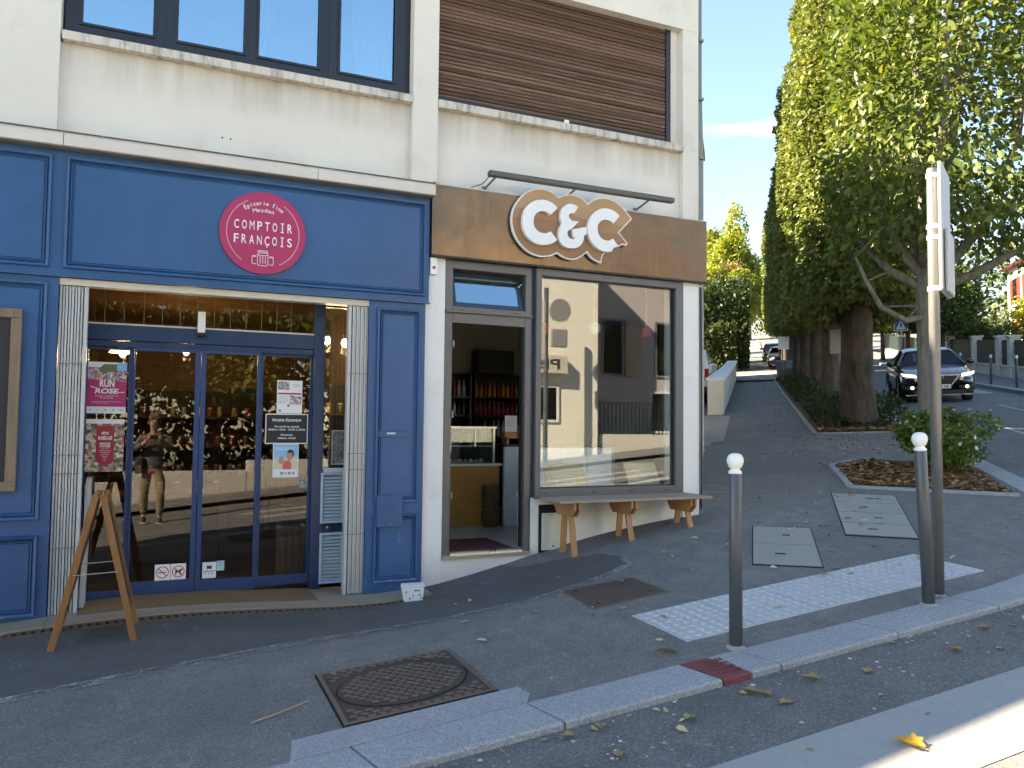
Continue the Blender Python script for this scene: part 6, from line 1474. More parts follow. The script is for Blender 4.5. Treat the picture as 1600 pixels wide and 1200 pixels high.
# ------------------------------------------------------------------ right side of the street
rp = sheet('opposite_pavement', strip_poly(-2, 110, 9.2, 11.1, 2), M['asphalt'], .02, 2.0); tag(rp, kind='structure')
k2 = bpy.data.objects.new('opposite_kerb', None); COL.objects.link(k2); tag(k2, kind='structure'); OFF['opposite_kerb'] = Vector((0,0,0))
for i in range(46):
    a = 14+i*1.2; q = [S(a+.01, 9.0), S(a+1.19, 9.0), S(a+1.19, 9.2), S(a+.01, 9.2)]
    MB().prismz([(p.x, p.y) for p in q], lambda x, y: hz(x, y)-.25, lambda x, y: hz(x, y)+.03).build('kerb_stone', M['granite'], k2)
cw3 = bpy.data.objects.new('street_crossing', None); COL.objects.link(cw3); tag(cw3, kind='structure'); OFF['street_crossing'] = Vector((0,0,0))
for i in range(4):
    a = 4.6+i*1.15; o = band('painted_band', [(p.x, p.y) for p in (S(21.3, a), S(24.3, a), S(24.3, a+.5), S(21.3, a+.5))], M['roadpaint'], .005); o.parent = cw3
# thin grey lane marks
for i, (s0, s1, n0, n1) in enumerate(((6.8, 14.5, 5.6, 5.72), (9.5, 16, 7.2, 7.3), (3, 8, 6.6, 6.7))):
    o = band('lane_line', [(p.x, p.y) for p in (S(s0, n0), S(s1, n0), S(s1, n1), S(s0, n1))], M['roadpaint'], .0045); tag(o, kind='structure')
NW = 11.3
fs = [22.5, 25.6, 28.9, 30.6, 34.6, 39.9, 46.5, 54, 62]
gw = thing('garden_fence', 'white pillared garden wall with dark green fence panels across the street', 'fence', S(30, NW))
UP = Vector((0,0,1))
def vbox(g, s0, s1, n0, n1, z0a, z1a, z0b, z1b):
    A, B_, Cc, Dd = S(s0, n0), S(s1, n0), S(s1, n1), S(s0, n1); return g.hexa([A+UP*z0a, B_+UP*z0b, Cc+UP*z0b, Dd+UP*z0a][::1], [A+UP*z1a, B_+UP*z1b, Cc+UP*z1b, Dd+UP*z1a])
for i, s_ in enumerate(fs):
    pl_ = vbox(MB(), s_-.2, s_+.2, NW-.2, NW+.2, -.3, 1.75, -.3, 1.75).build('pillar', M['gardenwall'], gw); vbox(MB(), s_-.26, s_+.26, NW-.26, NW+.26, 1.751, 1.83, 1.751, 1.83).build('pillar_cap', M['cornice'], pl_)
    if i+1 < len(fs):
        e = fs[i+1]; vbox(MB(), s_+.2, e-.2, NW-.12, NW+.12, -.3, .45, -.3, .45).build('base_wall', M['gardenwall'], gw)
        vbox(MB(), s_+.2, e-.2, NW-.16, NW+.16, .451, .51, .451, .51).build('base_coping', M['cornice'], gw)
        vbox(MB(), s_+.2, e-.2, NW-.03, NW+.01, .52, 1.62, .52, 1.62).build('fence_panel', M['fencegreen'], gw)
        for z in (.75, 1.1, 1.45): vbox(MB(), s_+.2, e-.2, NW-.06, NW-.031, z, z+.05, z, z+.05).build('fence_rail', M['fencegreen'], gw)
for (s_, n_, lab) in ((24.5, 9.28, 'white-headed bollard across the street, left of the pair'), (22.1, 9.45, 'white-headed bollard across the street, right of the pair'), (29.5, 9.4, 'farther white-headed bollard across the street')):
    bollard(S(s_, n_), lab, 1.15, group='white-headed bollards across the street')
# small clipped trees over there
cC = leaf_mesh('crown', *box_crown(9000, 4.2, 3.2, 2.1, 5.4, 61, .5, .2, .9), .17, M['leaf_far'])
cD = leaf_mesh('crown', *box_crown(8000, 4.0, 3.2, 2.1, 5.6, 62, .5, .2, .9), .17, M['leaf_yellow'])
g = MB(); trunk(g, [(0,0,-.3), (0,0,.2), (.02,0,1.2), (0,.02,2.4), (0,0,4.5)], [.2, .16, .14, .13, .05], 10, .05, 9)
for k in range(5): a = k*1.26; g.tube([(0,0,2.0), (.7*math.cos(a), .7*math.sin(a), 2.8), (1.3*math.cos(a), 1.0*math.sin(a), 4.2)], [.08, .05, .02], 6)
tkc = meshmat(g, 'trunk', M['bark'], True)
for (s_, n_, c_, lab) in ((36.5, 10.2, cC, 'clipped green tree across the street, right of the sign pole'), (44, 9.9, cD, 'sunlit yellow clipped tree across the street behind the car'), (53, 9.8, cC, 'dark clipped tree across the street behind the yellow one'), (61, 9.7, cC, 'dark clipped tree farther up the far side of the street'), (70, 9.6, cC, 'last dark clipped tree on the far side of the street')):
    t = thing('clipped_tree', lab, 'tree', S(s_, n_), 'small clipped trees across the street', True, (0, 0, yawU)); put('crown', c_, t); put('trunk', tkc, t)
round_tree('garden_shrub', 'sunlit yellow-green shrub behind the white fence', S(31, 14.0), 4, 2.2, 1.5, .8, 6000, M['leaf_yellow'], .16, 71, 12, .45)
round_tree('garden_shrub', 'low yellow-green shrub behind the fence at the right edge', S(27.5, 14.4), 4, 2.4, 1.3, .6, 6000, M['leaf_yellow'], .16, 72, 12, .45)
round_tree('garden_shrub', 'grey-green shrub behind the fence left of the house', S(40, 13.4), 4, 2.6, 1.4, .6, 5000, M['leaf_far'], .18, 73, 12, .45)
round_tree('garden_tree', 'dark green tree behind the house at the right edge', S(44, 26), 9, 4.0, 3.4, 2.4, 9000, M['leaf_dark'], .28, 74)
round_tree('garden_tree', 'broad dark tree beyond the clipped trees across the street', S(66, 15), 9, 5.0, 4.0, 2.0, 9000, M['leaf_far'], .3, 75)
round_tree('garden_tree', 'broad dark tree far up the street on the right', S(86, 12), 9, 5.0, 4.0, 2.0, 7000, M['leaf_far'], .34, 76)
round_tree('garden_tree', 'dark tree closing the far end of the street', S(104, 6), 9, 6.0, 4.6, 2.0, 8000, M['leaf_far'], .36, 77)
# house with red shutters
hp_ = S(46, 20.5); H = thing('house', 'pale house with red roof and red shutters behind the clipped tree', 'house', hp_, local=True, rot=(0, 0, yawU))
MB().box(-4, 4, -3.5, 3.5, -1, 6.2).build('wall', M['house'], H)
rf = MB().add([(-4.5,-4.0,6.1),(4.5,-4.0,6.1),(4.5,4.0,6.1),(-4.5,4.0,6.1),(-4.5,0,8.6),(4.5,0,8.6)], [(0,1,5,4),(2,3,4,5),(1,2,5),(3,0,4),(3,2,1,0)]).build('roof', M['red_roof'], H)
MB().box(1.5, 2.2, .6, 1.2, 7.4, 9.2).build('chimney', M['red_roof'], rf)
def hwin(x, z, face='s'):
    if face == 's': w_ = MB().box(x-.45, x+.45, 3.48, 3.53, z, z+1.6).build('window', M['carglass'], H); MB().box(x-.95, x-.47, 3.5, 3.57, z, z+1.6).box(x+.47, x+.95, 3.5, 3.57, z, z+1.6).build('shutter', M['red_shutter'], w_)
    else: w_ = MB().box(-4.03, -3.98, x-.45, x+.45, z, z+1.6).build('window', M['carglass'], H); MB().box(-4.07, -4.0, x-.95, x-.47, z, z+1.6).box(-4.07, -4.0, x+.47, x+.95, z, z+1.6).build('shutter', M['red_shutter'], w_)
for x in (-2.4, 0, 2.4):
    for z in (.9, 3.7): hwin(x, z)
for x in (-1.6, 1.6):
    for z in (.9, 3.7): hwin(x, z, 'w')
# pedestrian crossing sign, plates behind the thick tree, road signs and bin
cs_ = thing('crossing_sign', 'blue pedestrian crossing sign on a thin pole beyond the car', 'road sign', S(40.5, 8.9), local=True)
MB().cyl((0,0,-.2), (0,0,2.9), .03, n=10).build('pole', M['galva'], cs_)
def facing(g, o_): a = math.atan2(o_.location.x-CAM.x, o_.location.y-CAM.y); return g.xf(Matrix.Rotation(-a, 4, 'Z'))
facing(MB().box(-.36, .36, -.05, -.03, 2.25, 2.95), cs_).build('plate_rim', M['white'], cs_); facing(MB().box(-.32, .32, -.056, -.051, 2.29, 2.91), cs_).build('plate', M['signblue'], cs_)
facing(MB().prism([(-.26, 2.34), (.26, 2.34), (0, 2.86)], -.062, -.057), cs_).build('triangle', M['white'], cs_)
facing(MB().prism([(-.03, 2.72), (.03, 2.72), (.05, 2.58), (.10, 2.42), (.05, 2.42), (0, 2.53), (-.06, 2.42), (-.10, 2.42), (-.04, 2.58)], -.067, -.0625), cs_).build('walker', M['p_ink'], cs_)
ps = thing('sign_post', 'dark post with two pale sign plates beside the thick tree trunk', 'sign post', S(11.9, 2.75), local=True)
MB().cyl((0,0,-.2), (0,0,3.0), .04, n=12).build('post', M['bollard'], ps)
facing(MB().box(-.33, -.02, -.02, 0.0, 2.30, 2.92), ps).build('plate', M['signback'], ps, bevel=.015); facing(MB().box(-.31, -.02, -.02, 0.0, 1.62, 2.24), ps).build('plate', M['signback'], ps, bevel=.02)
for z in (1.7, 2.16): MB().cyl((0,0,z), (0,0,z+.03), .044, n=12).build('clamp', M['white'], ps)
p3 = thing('road_sign', 'small white sign on a post among the far tree trunks', 'road sign', S(31, 2.05), local=True); MB().cyl((0,0,-.2), (0,0,3.2), .035, n=10).build('pole', M['bollard'], p3); facing(MB().box(-.2, .3, -.04, -.025, 1.7, 2.35), p3).build('plate', M['white'], p3)
facing(MB().prism([(-.3, 3.1), (.3, 3.1), (0, 2.55)], -.04, -.03), p3).build('triangle', M['signback'], p3)
bi = thing('wheeled_bin', 'grey wheeled bin standing by the far tree trunks', 'bin', S(34.5, 2.3), local=True)
MB().hexa([(-.24,-.28,.06),(.24,-.28,.06),(.24,.28,.06),(-.24,.28,.06)], [(-.30,-.36,.98),(.30,-.36,.98),(.30,.36,.98),(-.30,.36,.98)]).build('body', M['bin'], bi, bevel=.02); MB().hexa([(-.32,-.39,.981),(.32,-.39,.981),(.32,.39,.981),(-.32,.39,.981)], [(-.28,-.34,1.06),(.28,-.34,1.06),(.28,.34,1.08),(-.28,.34,1.08)]).build('lid', M['bin'], bi, bevel=.015)
for x in (-.26, .26): MB().cyl((x-.03, .26, .09), (x+.03, .26, .09), .09, n=14).build('wheel', M['tyre'], bi)

def wood(label, s_, n_, ls_, ln_, h_, nl, seed):
    t = thing('far_wood', label, 'trees', S(s_, n_), local=True, rot=(0, 0, yawU)); t['kind'] = 'stuff'
    put('foliage', leaf_mesh('foliage', *box_crown(nl, ls_, ln_, 0, h_, seed, 1.2, 2.2, 3.0), .5, M['leaf_far']), t); g = MB()
    for i in range(10): x = -ls_/2+ls_*(i+.5)/10; y = ((i*7) % 10/10-.45)*ln_*.7; g.tube([(x, y, -.5), (x, y, h_*.6)], [.2, .1], 7)
    g.build('trunks', M['bark'], t)
wood('far mass of dark trees closing the end of the street', 118, 12, 8, 46, 13, 9000, 201)
wood('far mass of dark trees behind the house across the street', 62, 34, 16, 30, 9, 9000, 202)
# ------------------------------------------------------------------ vehicles
def wheel(t, x, y, r_=.33, w_=.22, rimm='rim'):
    sg = 1 if x > 0 else -1; wh = MB().xf(Matrix()) ; g = MB().lathe([(r_*.62, -w_/2), (r_*.93, -w_/2), (r_, -w_/2+.03), (r_, w_/2-.03), (r_*.93, w_/2), (r_*.62, w_/2)], n=26).xf(Matrix.Translation((x, y, r_)) @ Matrix.Rotation(R(90), 4, 'Y')); w__ = g.build('wheel', M['tyre'], t)
    g = MB().lathe([(r_*.64, -.02), (r_*.64, .02), (r_*.58, .035), (.05, .02), (.04, .05)], n=22).xf(Matrix.Translation((x+sg*w_*.38, y, r_)) @ Matrix.Rotation(R(90*sg), 4, 'Y'))
    for k in range(5):
        a = k*1.2566; g.add([tuple(Matrix.Translation((x+sg*(w_*.38+.045), y, r_)) @ Vector((0, c*math.cos(a)-d_*math.sin(a), c*math.sin(a)+d_*math.cos(a)))) for c, d_ in ((.03,-.03),(r_*.6,-.045),(r_*.6,.045),(.03,.03))], [(0,1,2,3)])
    g.build('rim', M[rimm], w__)
def car(name, label, cat, p, yaw, paint, L_=4.75, W_=1.82, Hh=1.45, kind='sedan', lit=False):
    """front faces -Y in the car's own frame; the body is lofted from cross-sections"""
    t = thing(name, label, cat, p, local=True)
    st = {'sedan': [(-.5,.50,.60,.62),(-.485,.40,.66,.80),(-.455,.30,.72,.90),(-.40,.22,.80,.96),(-.30,.20,.88,.985),(-.19,.19,.965,1.0),(-.10,.19,.985,1.0),(.05,.19,.99,1.0),(.20,.19,1.0,1.0),(.33,.20,1.01,.99),(.42,.24,1.0,.96),(.475,.34,.97,.88),(.495,.46,.90,.78),(.5,.55,.80,.66)],
          'hatch': [(-.5,.48,.62,.62),(-.485,.38,.70,.80),(-.45,.28,.78,.91),(-.39,.21,.86,.97),(-.30,.20,.94,1.0),(-.2,.19,1.0,1.0),(.05,.19,1.02,1.0),(.25,.19,1.04,1.0),(.38,.22,1.05,.98),(.46,.30,1.03,.93),(.49,.42,.97,.86),(.5,.55,.86,.74)]}[kind]
    g = MB(); rows = []
    for y, zb, zt, wf in st:
        hw = W_/2*wf; y = y*L_; b = zb; tt_ = zt*1.0
        rows.append([(0,y,b),(hw*.80,y,b),(hw*.96,y,b+.05),(hw*1.0,y,b+(tt_-b)*.45),(hw*.985,y,b+(tt_-b)*.78),(hw*.93,y,tt_-.03),(hw*.80,y,tt_),(hw*.4,y,tt_+.022*wf),(0,y,tt_+.03*wf)])
    n = len(rows[0])
    for sg in (1, -1):
        b0 = len(g.v)
        for r_ in rows: g.v += [(p_[0]*sg, p_[1], p_[2]) for p_ in r_]
        for i in range(len(rows)-1):
            for j in range(n-1):
                q = (b0+i*n+j, b0+i*n+j+1, b0+(i+1)*n+j+1, b0+(i+1)*n+j); g.f.append(q if sg > 0 else q[::-1])
        for e, rev in ((0, True), (len(rows)-1, False)):
            f_ = tuple(b0+e*n+j for j in range(n)); g.f.append(f_ if (rev == (sg > 0)) else f_[::-1])
    body = g.build('body', M[paint], t, smooth=True)
    # cabin: stations (y, roof z, half-width at roof); glass sides with painted roof and pillars
    cab = {'sedan': [(-.20,.97,.80),(-.075,1.36,.585),(.02,1.435,.575),(.14,1.435,.57),(.24,1.36,.56),(.375,1.02,.72)], 'hatch': [(-.21,1.0,.80),(-.10,1.38,.60),(.0,1.46,.59),(.18,1.47,.585),(.36,1.40,.57),(.46,1.05,.70)]}[kind]
    k = Hh/1.45; zb = .96 if kind == 'sedan' else 1.0; g = MB(); cs = []
    for y, z, hw in cab:
        z *= k; base_w = W_/2*.90; cs.append([(base_w if z > zb+.05 else hw/.9*1.0, y*L_, zb-.02), (hw*W_/1.82+.03, y*L_, z-.06 if z > zb+.1 else z-.01), (hw*W_/1.82-.06, y*L_, z), (0, y*L_, z+.015)])
    for sg in (1, -1):
        b0 = len(g.v)
        for r_ in cs: g.v += [(p_[0]*sg, p_[1], p_[2]) for p_ in r_]
        for i in range(len(cs)-1):
            for j in range(3):
                q = (b0+i*4+j, b0+i*4+j+1, b0+(i+1)*4+j+1, b0+(i+1)*4+j); g.f.append(q if sg > 0 else q[::-1])
    gl = g.build('windows', M['carglass'], t, smooth=False)
    roof = MB()
    for sg in (1, -1):
        b0 = len(roof.v)
        for r_ in cs[1:5]: roof.v += [(r_[1][0]*sg*1.012, r_[1][1], r_[1][2]+.02), (r_[2][0]*sg, r_[2][1], r_[2][2]+.012), (0, r_[3][1], r_[3][2]+.012)]
        for i in range(3):
            for j in range(2):
                q = (b0+i*3+j, b0+i*3+j+1, b0+(i+1)*3+j+1, b0+(i+1)*3+j); roof.f.append(q if sg > 0 else q[::-1])
        for a, b in ((0, 1), (4, 5)): roof.bar((cs[a][1][0]*sg*1.0, cs[a][1][1], cs[a][1][2]), (cs[b][1][0]*sg, cs[b][1][1], cs[b][1][2]+.01), .07, .05)
        roof.bar((cs[2][0][0]*sg*1.005, cs[2][0][1]+.25, zb), (cs[2][1][0]*sg*1.01, cs[2][1][1]+.2, cs[2][1][2]), .07, .03, up=(1,0,0))
        roof.tube([(c_[1][0]*sg*1.01, c_[1][1], c_[1][2]+.01) for c_ in cs], .028, 6)
    roof.build('roof', M[paint], t)
    fy = -L_/2
    for sg in (1, -1):
        hl = MB().add([(sg*.52, fy+.075, .685), (sg*.84, fy+.28, .735), (sg*.875, fy+.42, .80), (sg*.54, fy+.14, .755), (sg*.52, fy+.11, .675), (sg*.83, fy+.32, .725), (sg*.865, fy+.46, .79), (sg*.54, fy+.20, .745)], [(0,1,2,3), (7,6,5,4), (0,4,5,1), (1,5,6,2), (2,6,7,3), (3,7,4,0)]).xf(Matrix.Translation((0, -.035, .0))).build('headlight', M['headlight'] if lit else M['chrome'], t)
        MB().box(min(sg*.46, sg*.80), max(sg*.46, sg*.80), fy+.02, fy+.2, .37, .46).build('fog_intake', M['black'], t)
        MB().cyl((sg*.64, fy+.012, .415), (sg*.64, fy+.03, .415), .045, n=12).build('fog_lamp', M['headlight'] if lit else M['chrome'], t)
        mr = MB().ball((sg*(W_/2+.10), -.165*L_+.02, zb+.07), .11, 12, (1., .6, .65)).build('mirror', M[paint], t, smooth=True); MB().bar((sg*(W_/2-.06), -.16*L_, zb+.01), (sg*(W_/2+.06), -.165*L_, zb+.05), .05, .03).build('mirror_arm', M['black'], mr)
        for y in (-.30*L_, .285*L_):
            wheel(t, sg*(W_/2-.13), y)
            MB().tube([(sg*(W_/2-.015), y+.39*math.cos(a), .33+.39*math.sin(a)) for a in np.linspace(-.1, math.pi+.1, 13)], .03, 6).build('wheel_arch', M['black'], t)
    gr_ = MB().prism([(-.46, .73), (.46, .73), (.40, .54), (.28, .47), (-.28, .47), (-.40, .54)], fy-.022, fy+.10).build('grille', M['black'], t)
    MB().bar((-.46, fy-.024, .73), (.46, fy-.024, .73), .03, .02).bar((-.46, fy-.024, .73), (-.28, fy-.024, .47), .02, .02).bar((.46, fy-.024, .73), (.28, fy-.024, .47), .02, .02).build('grille_trim', M['chrome'], gr_)
    MB().tube([(.09*math.cos(a), fy-.030, .665+.045*math.sin(a)) for a in np.linspace(0, 6.283, 19)], .010, 6, False).build('badge', M['chrome'], gr_)
    MB().box(-.62, .62, fy+.0, fy+.2, .24, .34).build('lower_intake', M['black'], t); MB().box(-.80, .80, fy+.03, fy+.16, .20, .235).build('lip', M['chrome'], t)
    npl = MB().box(-.26, .26, fy-.036, fy-.026, .38, .49).build('number_plate', M['white'], t); g = MB(); put_text(g, 'plate', 0, .435, .065, fy-.0375, w=.42); g.build('plate_lettering', M['p_ink'], npl)
    n0 = (S(20, 6)-S(19, 6)).normalized(); zax = Vector((-.09, -.045, 1)).normalized()
    hd = Vector((math.cos(yaw), math.sin(yaw), 0)); yv = (hd-zax*hd.dot(zax)).normalized(); xv = yv.cross(zax)     # car +Y points along yaw (towards its tail)
    t.rotation_euler = Matrix((xv, yv, zax)).transposed().to_euler(); return t
cp_ = S(20.2, 6.25); cp_.z -= .10
car('dark_sedan', 'dark blue sedan with lit headlights driving down the street', 'car', cp_, yawU-R(4), 'car_blue', lit=True).scale = (1.16, 1.16, 1.16)
cp_ = S(53, 2.75); cp_.z -= .08
car('white_hatchback', 'white hatchback parked up the lane facing the crossing', 'car', cp_, yawU, 'car_white', 4.2, 1.78, 1.47, 'hatch')
cp_ = S(61, 2.5); cp_.z -= .08
car('black_car', 'black car parked behind the white hatchback', 'car', cp_, yawU, 'car_black', 4.5, 1.8, 1.5, 'hatch')
# white van, only its rear corner shows past the building
vp_ = S(19.8, -1.70); vn = thing('white_van', 'white van with red tail light parked in the driveway past the building edge', 'van', vp_, local=True, rot=(0, 0, math.atan2(U.y, U.x)-math.pi/2))
MB().add([(-.88,-2,.35),(.88,-2,.35),(.88,2,.35),(-.88,2,.35),(-.90,-2.03,1.0),(.90,-2.03,1.0),(.90,2,1.0),(-.90,2,1.0),(-.80,-1.93,1.78),(.80,-1.93,1.78),(.80,1.0,1.80),(-.80,1.0,1.80),(.78,1.9,1.05),(-.78,1.9,1.05)], [(3,2,1,0),(0,1,5,4),(1,2,6,5),(3,0,4,7),(2,3,7,6),(4,5,9,8),(5,6,12,10,9),(7,4,8,11,13),(8,9,10,11),(11,10,12,13),(6,7,13,12)]).build('body', M['car_white'], vn, bevel=.05)
for sg in (-1, 1): MB().box(min(sg*.76, sg*.90), max(sg*.76, sg*.90), -2.05, -1.92, .72, 1.12).build('tail_light', M['taillight'], vn, bevel=.01)
MB().box(-.70, .70, -2.005, -1.97, 1.08, 1.62).build('rear_window', M['carglass'], vn); MB().box(-.9, .9, -2.09, -1.95, .33, .52).build('bumper', M['black'], vn, bevel=.03)
for sg in (-1, 1):
    for y in (-1.3, 1.3): wheel(vn, sg*.78, y, .31)
# ------------------------------------------------------------------ the far side of the road behind the camera (seen in the glass)
ob = thing('opposite_building', 'cream building across the road, mirrored in the cafe window', 'building', (11, -15, hz(11, -15)))
zb = hz(11, -14.5)-.6
MB().box(8.6, 12.75, -22, -14.3, zb, 7.2).build('wall', M['house'], ob); MB().box(8.5, 12.85, -22, -14.2, 7.2, 7.5).build('roof', M['red_roof'], ob)
M['mauve'] = mat('mauve_grey_render', (.50, .44, .43), .85, var=.08)
MB().box(12.76, 20, -22, -16.2, zb, 7.6).build('wall', M['mauve'], ob); MB().box(12.76, 20.2, -22, -16.0, 7.6, 7.9).build('roof', M['red_roof'], ob)
for (x0, x1, z0, z1, y, mm) in ((10.5, 11.35, 1.55, 2.70, -14.3, 'white'), (14.0, 14.9, 3.2, 5.2, -16.2, 'p_slate'), (16.2, 17.2, 3.2, 5.2, -16.2, 'p_slate'), (16.0, 17.4, 1.2, 2.7, -16.2, 'white')):
    w_ = MB().ring(x0, x1, z0, z1, .08, y-.02, y+.05).build('window', M[mm], ob); MB().box(x0+.08, x1-.08, y+.001, y+.02, z0+.08, z1-.08).build('pane', M['carglass'], w_)
MB().box(13.3, 13.95, -16.2, -16.1, 3.2, 5.2).build('shutter', M['p_tan'], ob); MB().box(14.95, 15.6, -16.2, -16.1, 3.2, 5.2).build('shutter', M['p_tan'], ob)
gf = thing('front_railing', 'green railing before the recessed building, mirrored in the cafe window', 'railing', (15, -14.6, hz(15, -14.6)))
MB().box(12.9, 19, -14.65, -14.45, hz(15, -14.5)-.5, hz(15, -14.5)+.5).build('base_wall', M['gardenwall'], gf)
rb_ = meshmat(MB().box(-.015, .015, -.015, .015, .5, 1.5), 'railing_bar', M['fencegreen'])
for i in range(40): piece('railing_bar', rb_, gf, (13.0+i*.15, -14.55, hz(15, -14.5)))
MB().box(12.9, 19, -14.57, -14.53, hz(15, -14.5)+1.5, hz(15, -14.5)+1.54).build('rail', M['fencegreen'], gf)
sg_ = thing('hanging_sign', 'cream sign with dark letters on the opposite wall, mirrored in the cafe window', 'sign', (10.9, -14.1, 3.1)); MB().box(10.2, 11.5, -14.20, -13.98, 3.05, 3.60).build('case', M['lintel'], sg_); g = MB(); put_text(g, 'pb', 10.85, 3.33, .32, -13.975, w=.75); g.build('lettering', M['p_ink'], sg_)
# flip the letters so that they read rightly when facing the shops
for o in sg_.children:
    if o.name.startswith('lettering'):
        for v in o.data.vertices: v.co.x = 2*(10.85-10.9)-v.co.x
        o.data.flip_normals()
mp_ = thing('mirror_post', 'dark post with traffic mirrors across the road, mirrored in the cafe window', 'mirror post', rd(10.35, -13.2))
zb2 = rd(10.35, -13.2).z; MB().cyl((10.35, -13.2, zb2-.2), (10.35, -13.2, 5.5), .07, n=12).build('post', M['bollard'], mp_)
MB().cyl((10.75, -13.15, 4.85), (10.75, -13.05, 4.85), .34, n=28).build('round_mirror', M['signback'], mp_); MB().box(10.45, 11.0, -13.15, -13.05, 3.75, 4.30).build('square_mirror', M['signback'], mp_, bevel=.04)
op = sheet('far_side_pavement', [(-14, -10.6), (22, -10.6), (22, -14.2), (-14, -14.2)], M['asphalt'], .06, 1.5); tag(op, kind='structure')
gwb = thing('roadside_wall', 'low garden wall across the road, mirrored in the blue shop doors', 'wall', (0, -14.4, hz(0, -14.4)))
for i in range(7): a = -13+i*3.05; MB().box(a, a+3.03, -14.6, -14.3, hz(a, -14.4)-.6, hz(a+1.5, -14.4)+.75).build('wall_bay', M['gardenwall'], gwb)
for i, (x, y) in enumerate(((-7.5, -17.0), (-2.6, -16.4), (1.6, -17.2), (5.6, -16.6))):
    round_tree('roadside_tree', ('first', 'second', 'third', 'fourth')[i]+' leafy tree beyond the low wall across the road, counted from the left', gr(x, y), 7, 3.0, 2.6, 1.9, 9000, M['leaf_far'] if i % 2 else M['leaf_linden'], .20, 90+i, 14, .42, 'trees across the road')

bh = thing('roadside_hedge', 'long dense hedge of trees across the road, mirrored in the blue shop doors', 'hedge', gr(-3, -19.5), local=True)
put('foliage', leaf_mesh('foliage', *box_crown(26000, 25, 3.0, .2, 6.4, 95, .5, .5, 1.2), .24, M['leaf_dark']), bh)
g = MB()
for i in range(12): g.tube([(-12+i*2.1, 0, -.3), (-12+i*2.1, .1, 4.5)], [.10, .05], 7)
g.build('stems', M['bark'], bh)

# ------------------------------------------------------------------ the photographer, seen only in the door glass
def skin(name, V_, E_, Rr, mat_, parent, root=0, sub=2):
    me = bpy.data.meshes.new(name); me.from_pydata(V_, E_, []); o = bpy.data.objects.new(name, me); COL.objects.link(o); o.parent = parent; OFF[o.name] = Vector((0,0,0))
    md = o.modifiers.new('skin', 'SKIN'); md.use_smooth_shade = True; md.branch_smoothing = .6
    for i, r_ in enumerate(Rr):
        sv = me.skin_vertices[0].data[i]; sv.radius = (r_, r_) if not hasattr(r_, '__len__') else r_; sv.use_root = (i == root)
    s_ = o.modifiers.new('sub', 'SUBSURF'); s_.levels = sub; s_.render_levels = sub; me.materials.append(mat_); return o
pz = rd(-.02, -7.72).z
pe = thing('person', 'person in beige trousers and dark shirt raising a phone, mirrored in the sliding door', 'person', (-.05, -7.78, pz), local=True)
K = 1.13                                   # scale of a 1.75 m figure to the height read from the reflection
def q(*p): return tuple(k*K for k in p)
M['skinm'] = mat('skin', (.50, .28, .19), .5); M['shirt'] = mat('dark_grey_shirt', (.10, .095, .10), .8, var=.12); M['khaki'] = mat('khaki_trousers', (.26, .195, .12), .85, var=.1); M['hairm'] = mat('grey_brown_hair', (.10, .08, .065), .7, var=.3, vs=30); M['shoe'] = mat('dark_trainers', (.035, .035, .04), .7); M['sole'] = mat('white_sole', (.6, .6, .58), .7)
# body: pelvis, spine, neck, head, arms bent up to the phone, legs in a short stride
bv = [(0,0,.95),(0,.01,1.15),(0,.0,1.34),(0,.02,1.46),(0,.03,1.53),(0,.05,1.60),(0,.055,1.69), (.17,.01,1.41),(.25,.10,1.19),(.13,.27,1.36), (-.17,.01,1.41),(-.25,.10,1.19),(-.09,.27,1.36), (.10,.0,.90),(.12,.08,.50),(.12,.02,.09),(.12,.13,.04), (-.10,.0,.90),(-.12,-.02,.50),(-.12,-.14,.10),(-.12,-.03,.04)]
be = [(0,1),(1,2),(2,3),(3,4),(4,5),(5,6),(2,7),(7,8),(8,9),(2,10),(10,11),(11,12),(0,13),(13,14),(14,15),(15,16),(0,17),(17,18),(18,19),(19,20)]
br_ = [(.11,.075),(.10,.07),(.12,.075),(.065,.06),(.052,.052),(.075,.085),(.068,.085),.05,.04,.028,.05,.04,.028,.06,.045,.035,.035,.06,.045,.035,.035]
skin('body', [q(*p) for p in bv], be, [tuple(k*K for k in r_) if hasattr(r_, '__len__') else r_*K for r_ in br_], M['skinm'], pe)
sv_ = [(0,0,.84),(0,.01,1.15),(0,.0,1.34),(0,.015,1.44),(.17,.01,1.41),(.25,.10,1.19),(.17,.21,1.30),(-.17,.01,1.41),(-.25,.10,1.19),(-.16,.21,1.30)]
skin('shirt', [q(*p) for p in sv_], [(0,1),(1,2),(2,3),(2,4),(4,5),(5,6),(2,7),(7,8),(8,9)], [(.175*K,.125*K),(.16*K,.115*K),(.17*K,.11*K),(.08*K,.075*K),.078*K,.066*K,.05*K,.078*K,.066*K,.05*K], M['shirt'], pe)
tv = [(0,0,.98),(0,0,.90),(.10,.0,.86),(.12,.08,.50),(.12,.02,.12),(-.10,.0,.86),(-.12,-.02,.50),(-.12,-.14,.13)]
skin('trousers', [q(*p) for p in tv], [(0,1),(1,2),(2,3),(3,4),(1,5),(5,6),(6,7)], [(.16*K,.115*K),(.16*K,.12*K),.10*K,.075*K,.062*K,.10*K,.075*K,.062*K], M['khaki'], pe)
for x, y in ((.12, .05), (-.12, -.11)):
    sh = MB().ball(q(x, y+.02, .055), .07*K, 12, (.62, 1.9, .75)).build('shoe', M['shoe'], pe, smooth=True); MB().box((x-.045)*K, (x+.045)*K, (y-.11)*K, (y+.15)*K, .0, .02*K).build('sole', M['sole'], sh, bevel=.01)
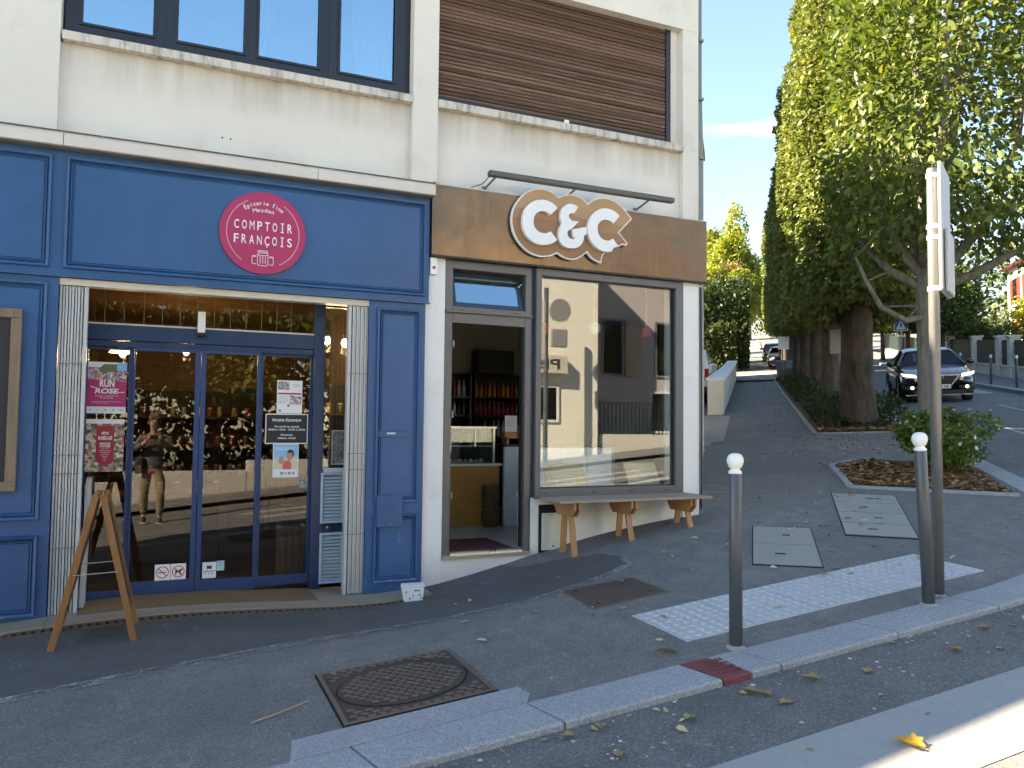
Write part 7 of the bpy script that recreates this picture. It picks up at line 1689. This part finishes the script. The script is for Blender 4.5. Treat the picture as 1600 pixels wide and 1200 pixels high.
g = MB().ball(q(0, .035, 1.70), .098*K, 14, (.92, 1.02, .95)); g.v = [(a, b if b < .09*K else .09*K-.2*(b-.09*K), c) if c > 1.64*K else (a, min(b, .0), max(c, 1.60*K)) for a, b, c in g.v]; g.build('hair', M['hairm'], pe, smooth=True)
f_ = MB().ball(q(0, .145, 1.625), .016*K, 8, (.8, 1.1, 1.4)).build('nose', M['skinm'], pe, smooth=True)
g = MB()
for sx in (-.032, .032): g.ball(q(sx, .128, 1.655), .011*K, 8)
g.build('eyes', M['p_hair'], pe, smooth=True); MB().ball(q(0, .135, 1.575), .02*K, 8, (1.2, .4, .3)).build('mouth', M['p_coral'], pe)
for sx in (-.085, .085): MB().ball(q(sx, .05, 1.63), .03*K, 8, (.35, .6, 1)).build('ear', M['skinm'], pe, smooth=True)
for sg in (1, -1):                          # hands: palm and five bent fingers closing on the phone's edges
    wx = .105 if sg > 0 else -.075
    V_ = [q(wx+sg*.01, .27, 1.36), q(wx, .29, 1.41)]; E_ = [(0,1)]; Rr = [.028*K, .033*K]
    for k in range(4):
        b = len(V_); zz = 1.395+k*.022; V_ += [q(wx-sg*.0, .305, zz), q(wx-sg*.015, .335, zz+.006), q(wx-sg*(.035+.004*k), .338, zz+.006)]; E_ += [(1, b), (b, b+1), (b+1, b+2)]; Rr += [.0095*K, .009*K, .0075*K]
    b = len(V_); V_ += [q(wx-sg*.012, .275, 1.41), q(wx-sg*.04, .272, 1.425)]; E_ += [(1, b), (b, b+1)]; Rr += [.011*K, .009*K]
    skin('hand', V_, E_, Rr, M['skinm'], pe, 0, 1)
ph = thing('phone', 'black phone held up by the mirrored person', 'phone', (-.035, -7.78+.318*K, pz+1.405*K), local=True)
MB().box(-.078, .078, -.004, .004, -.037, .037).build('case', M['black'], ph, bevel=.003)
bag = thing('shoulder_bag', 'dark shoulder bag worn by the mirrored person', 'bag', (-.05, -7.78, pz), local=True)
MB().box(-.30, -.16, -.12, .16, .92, 1.22).build('pouch', M['shoe'], bag, bevel=.03); MB().tube([(-.21, .0, 1.22), (-.16, .13, 1.42), (0, .17, 1.52), (.15, .10, 1.62)], .018, 6).build('strap', M['shoe'], bag)
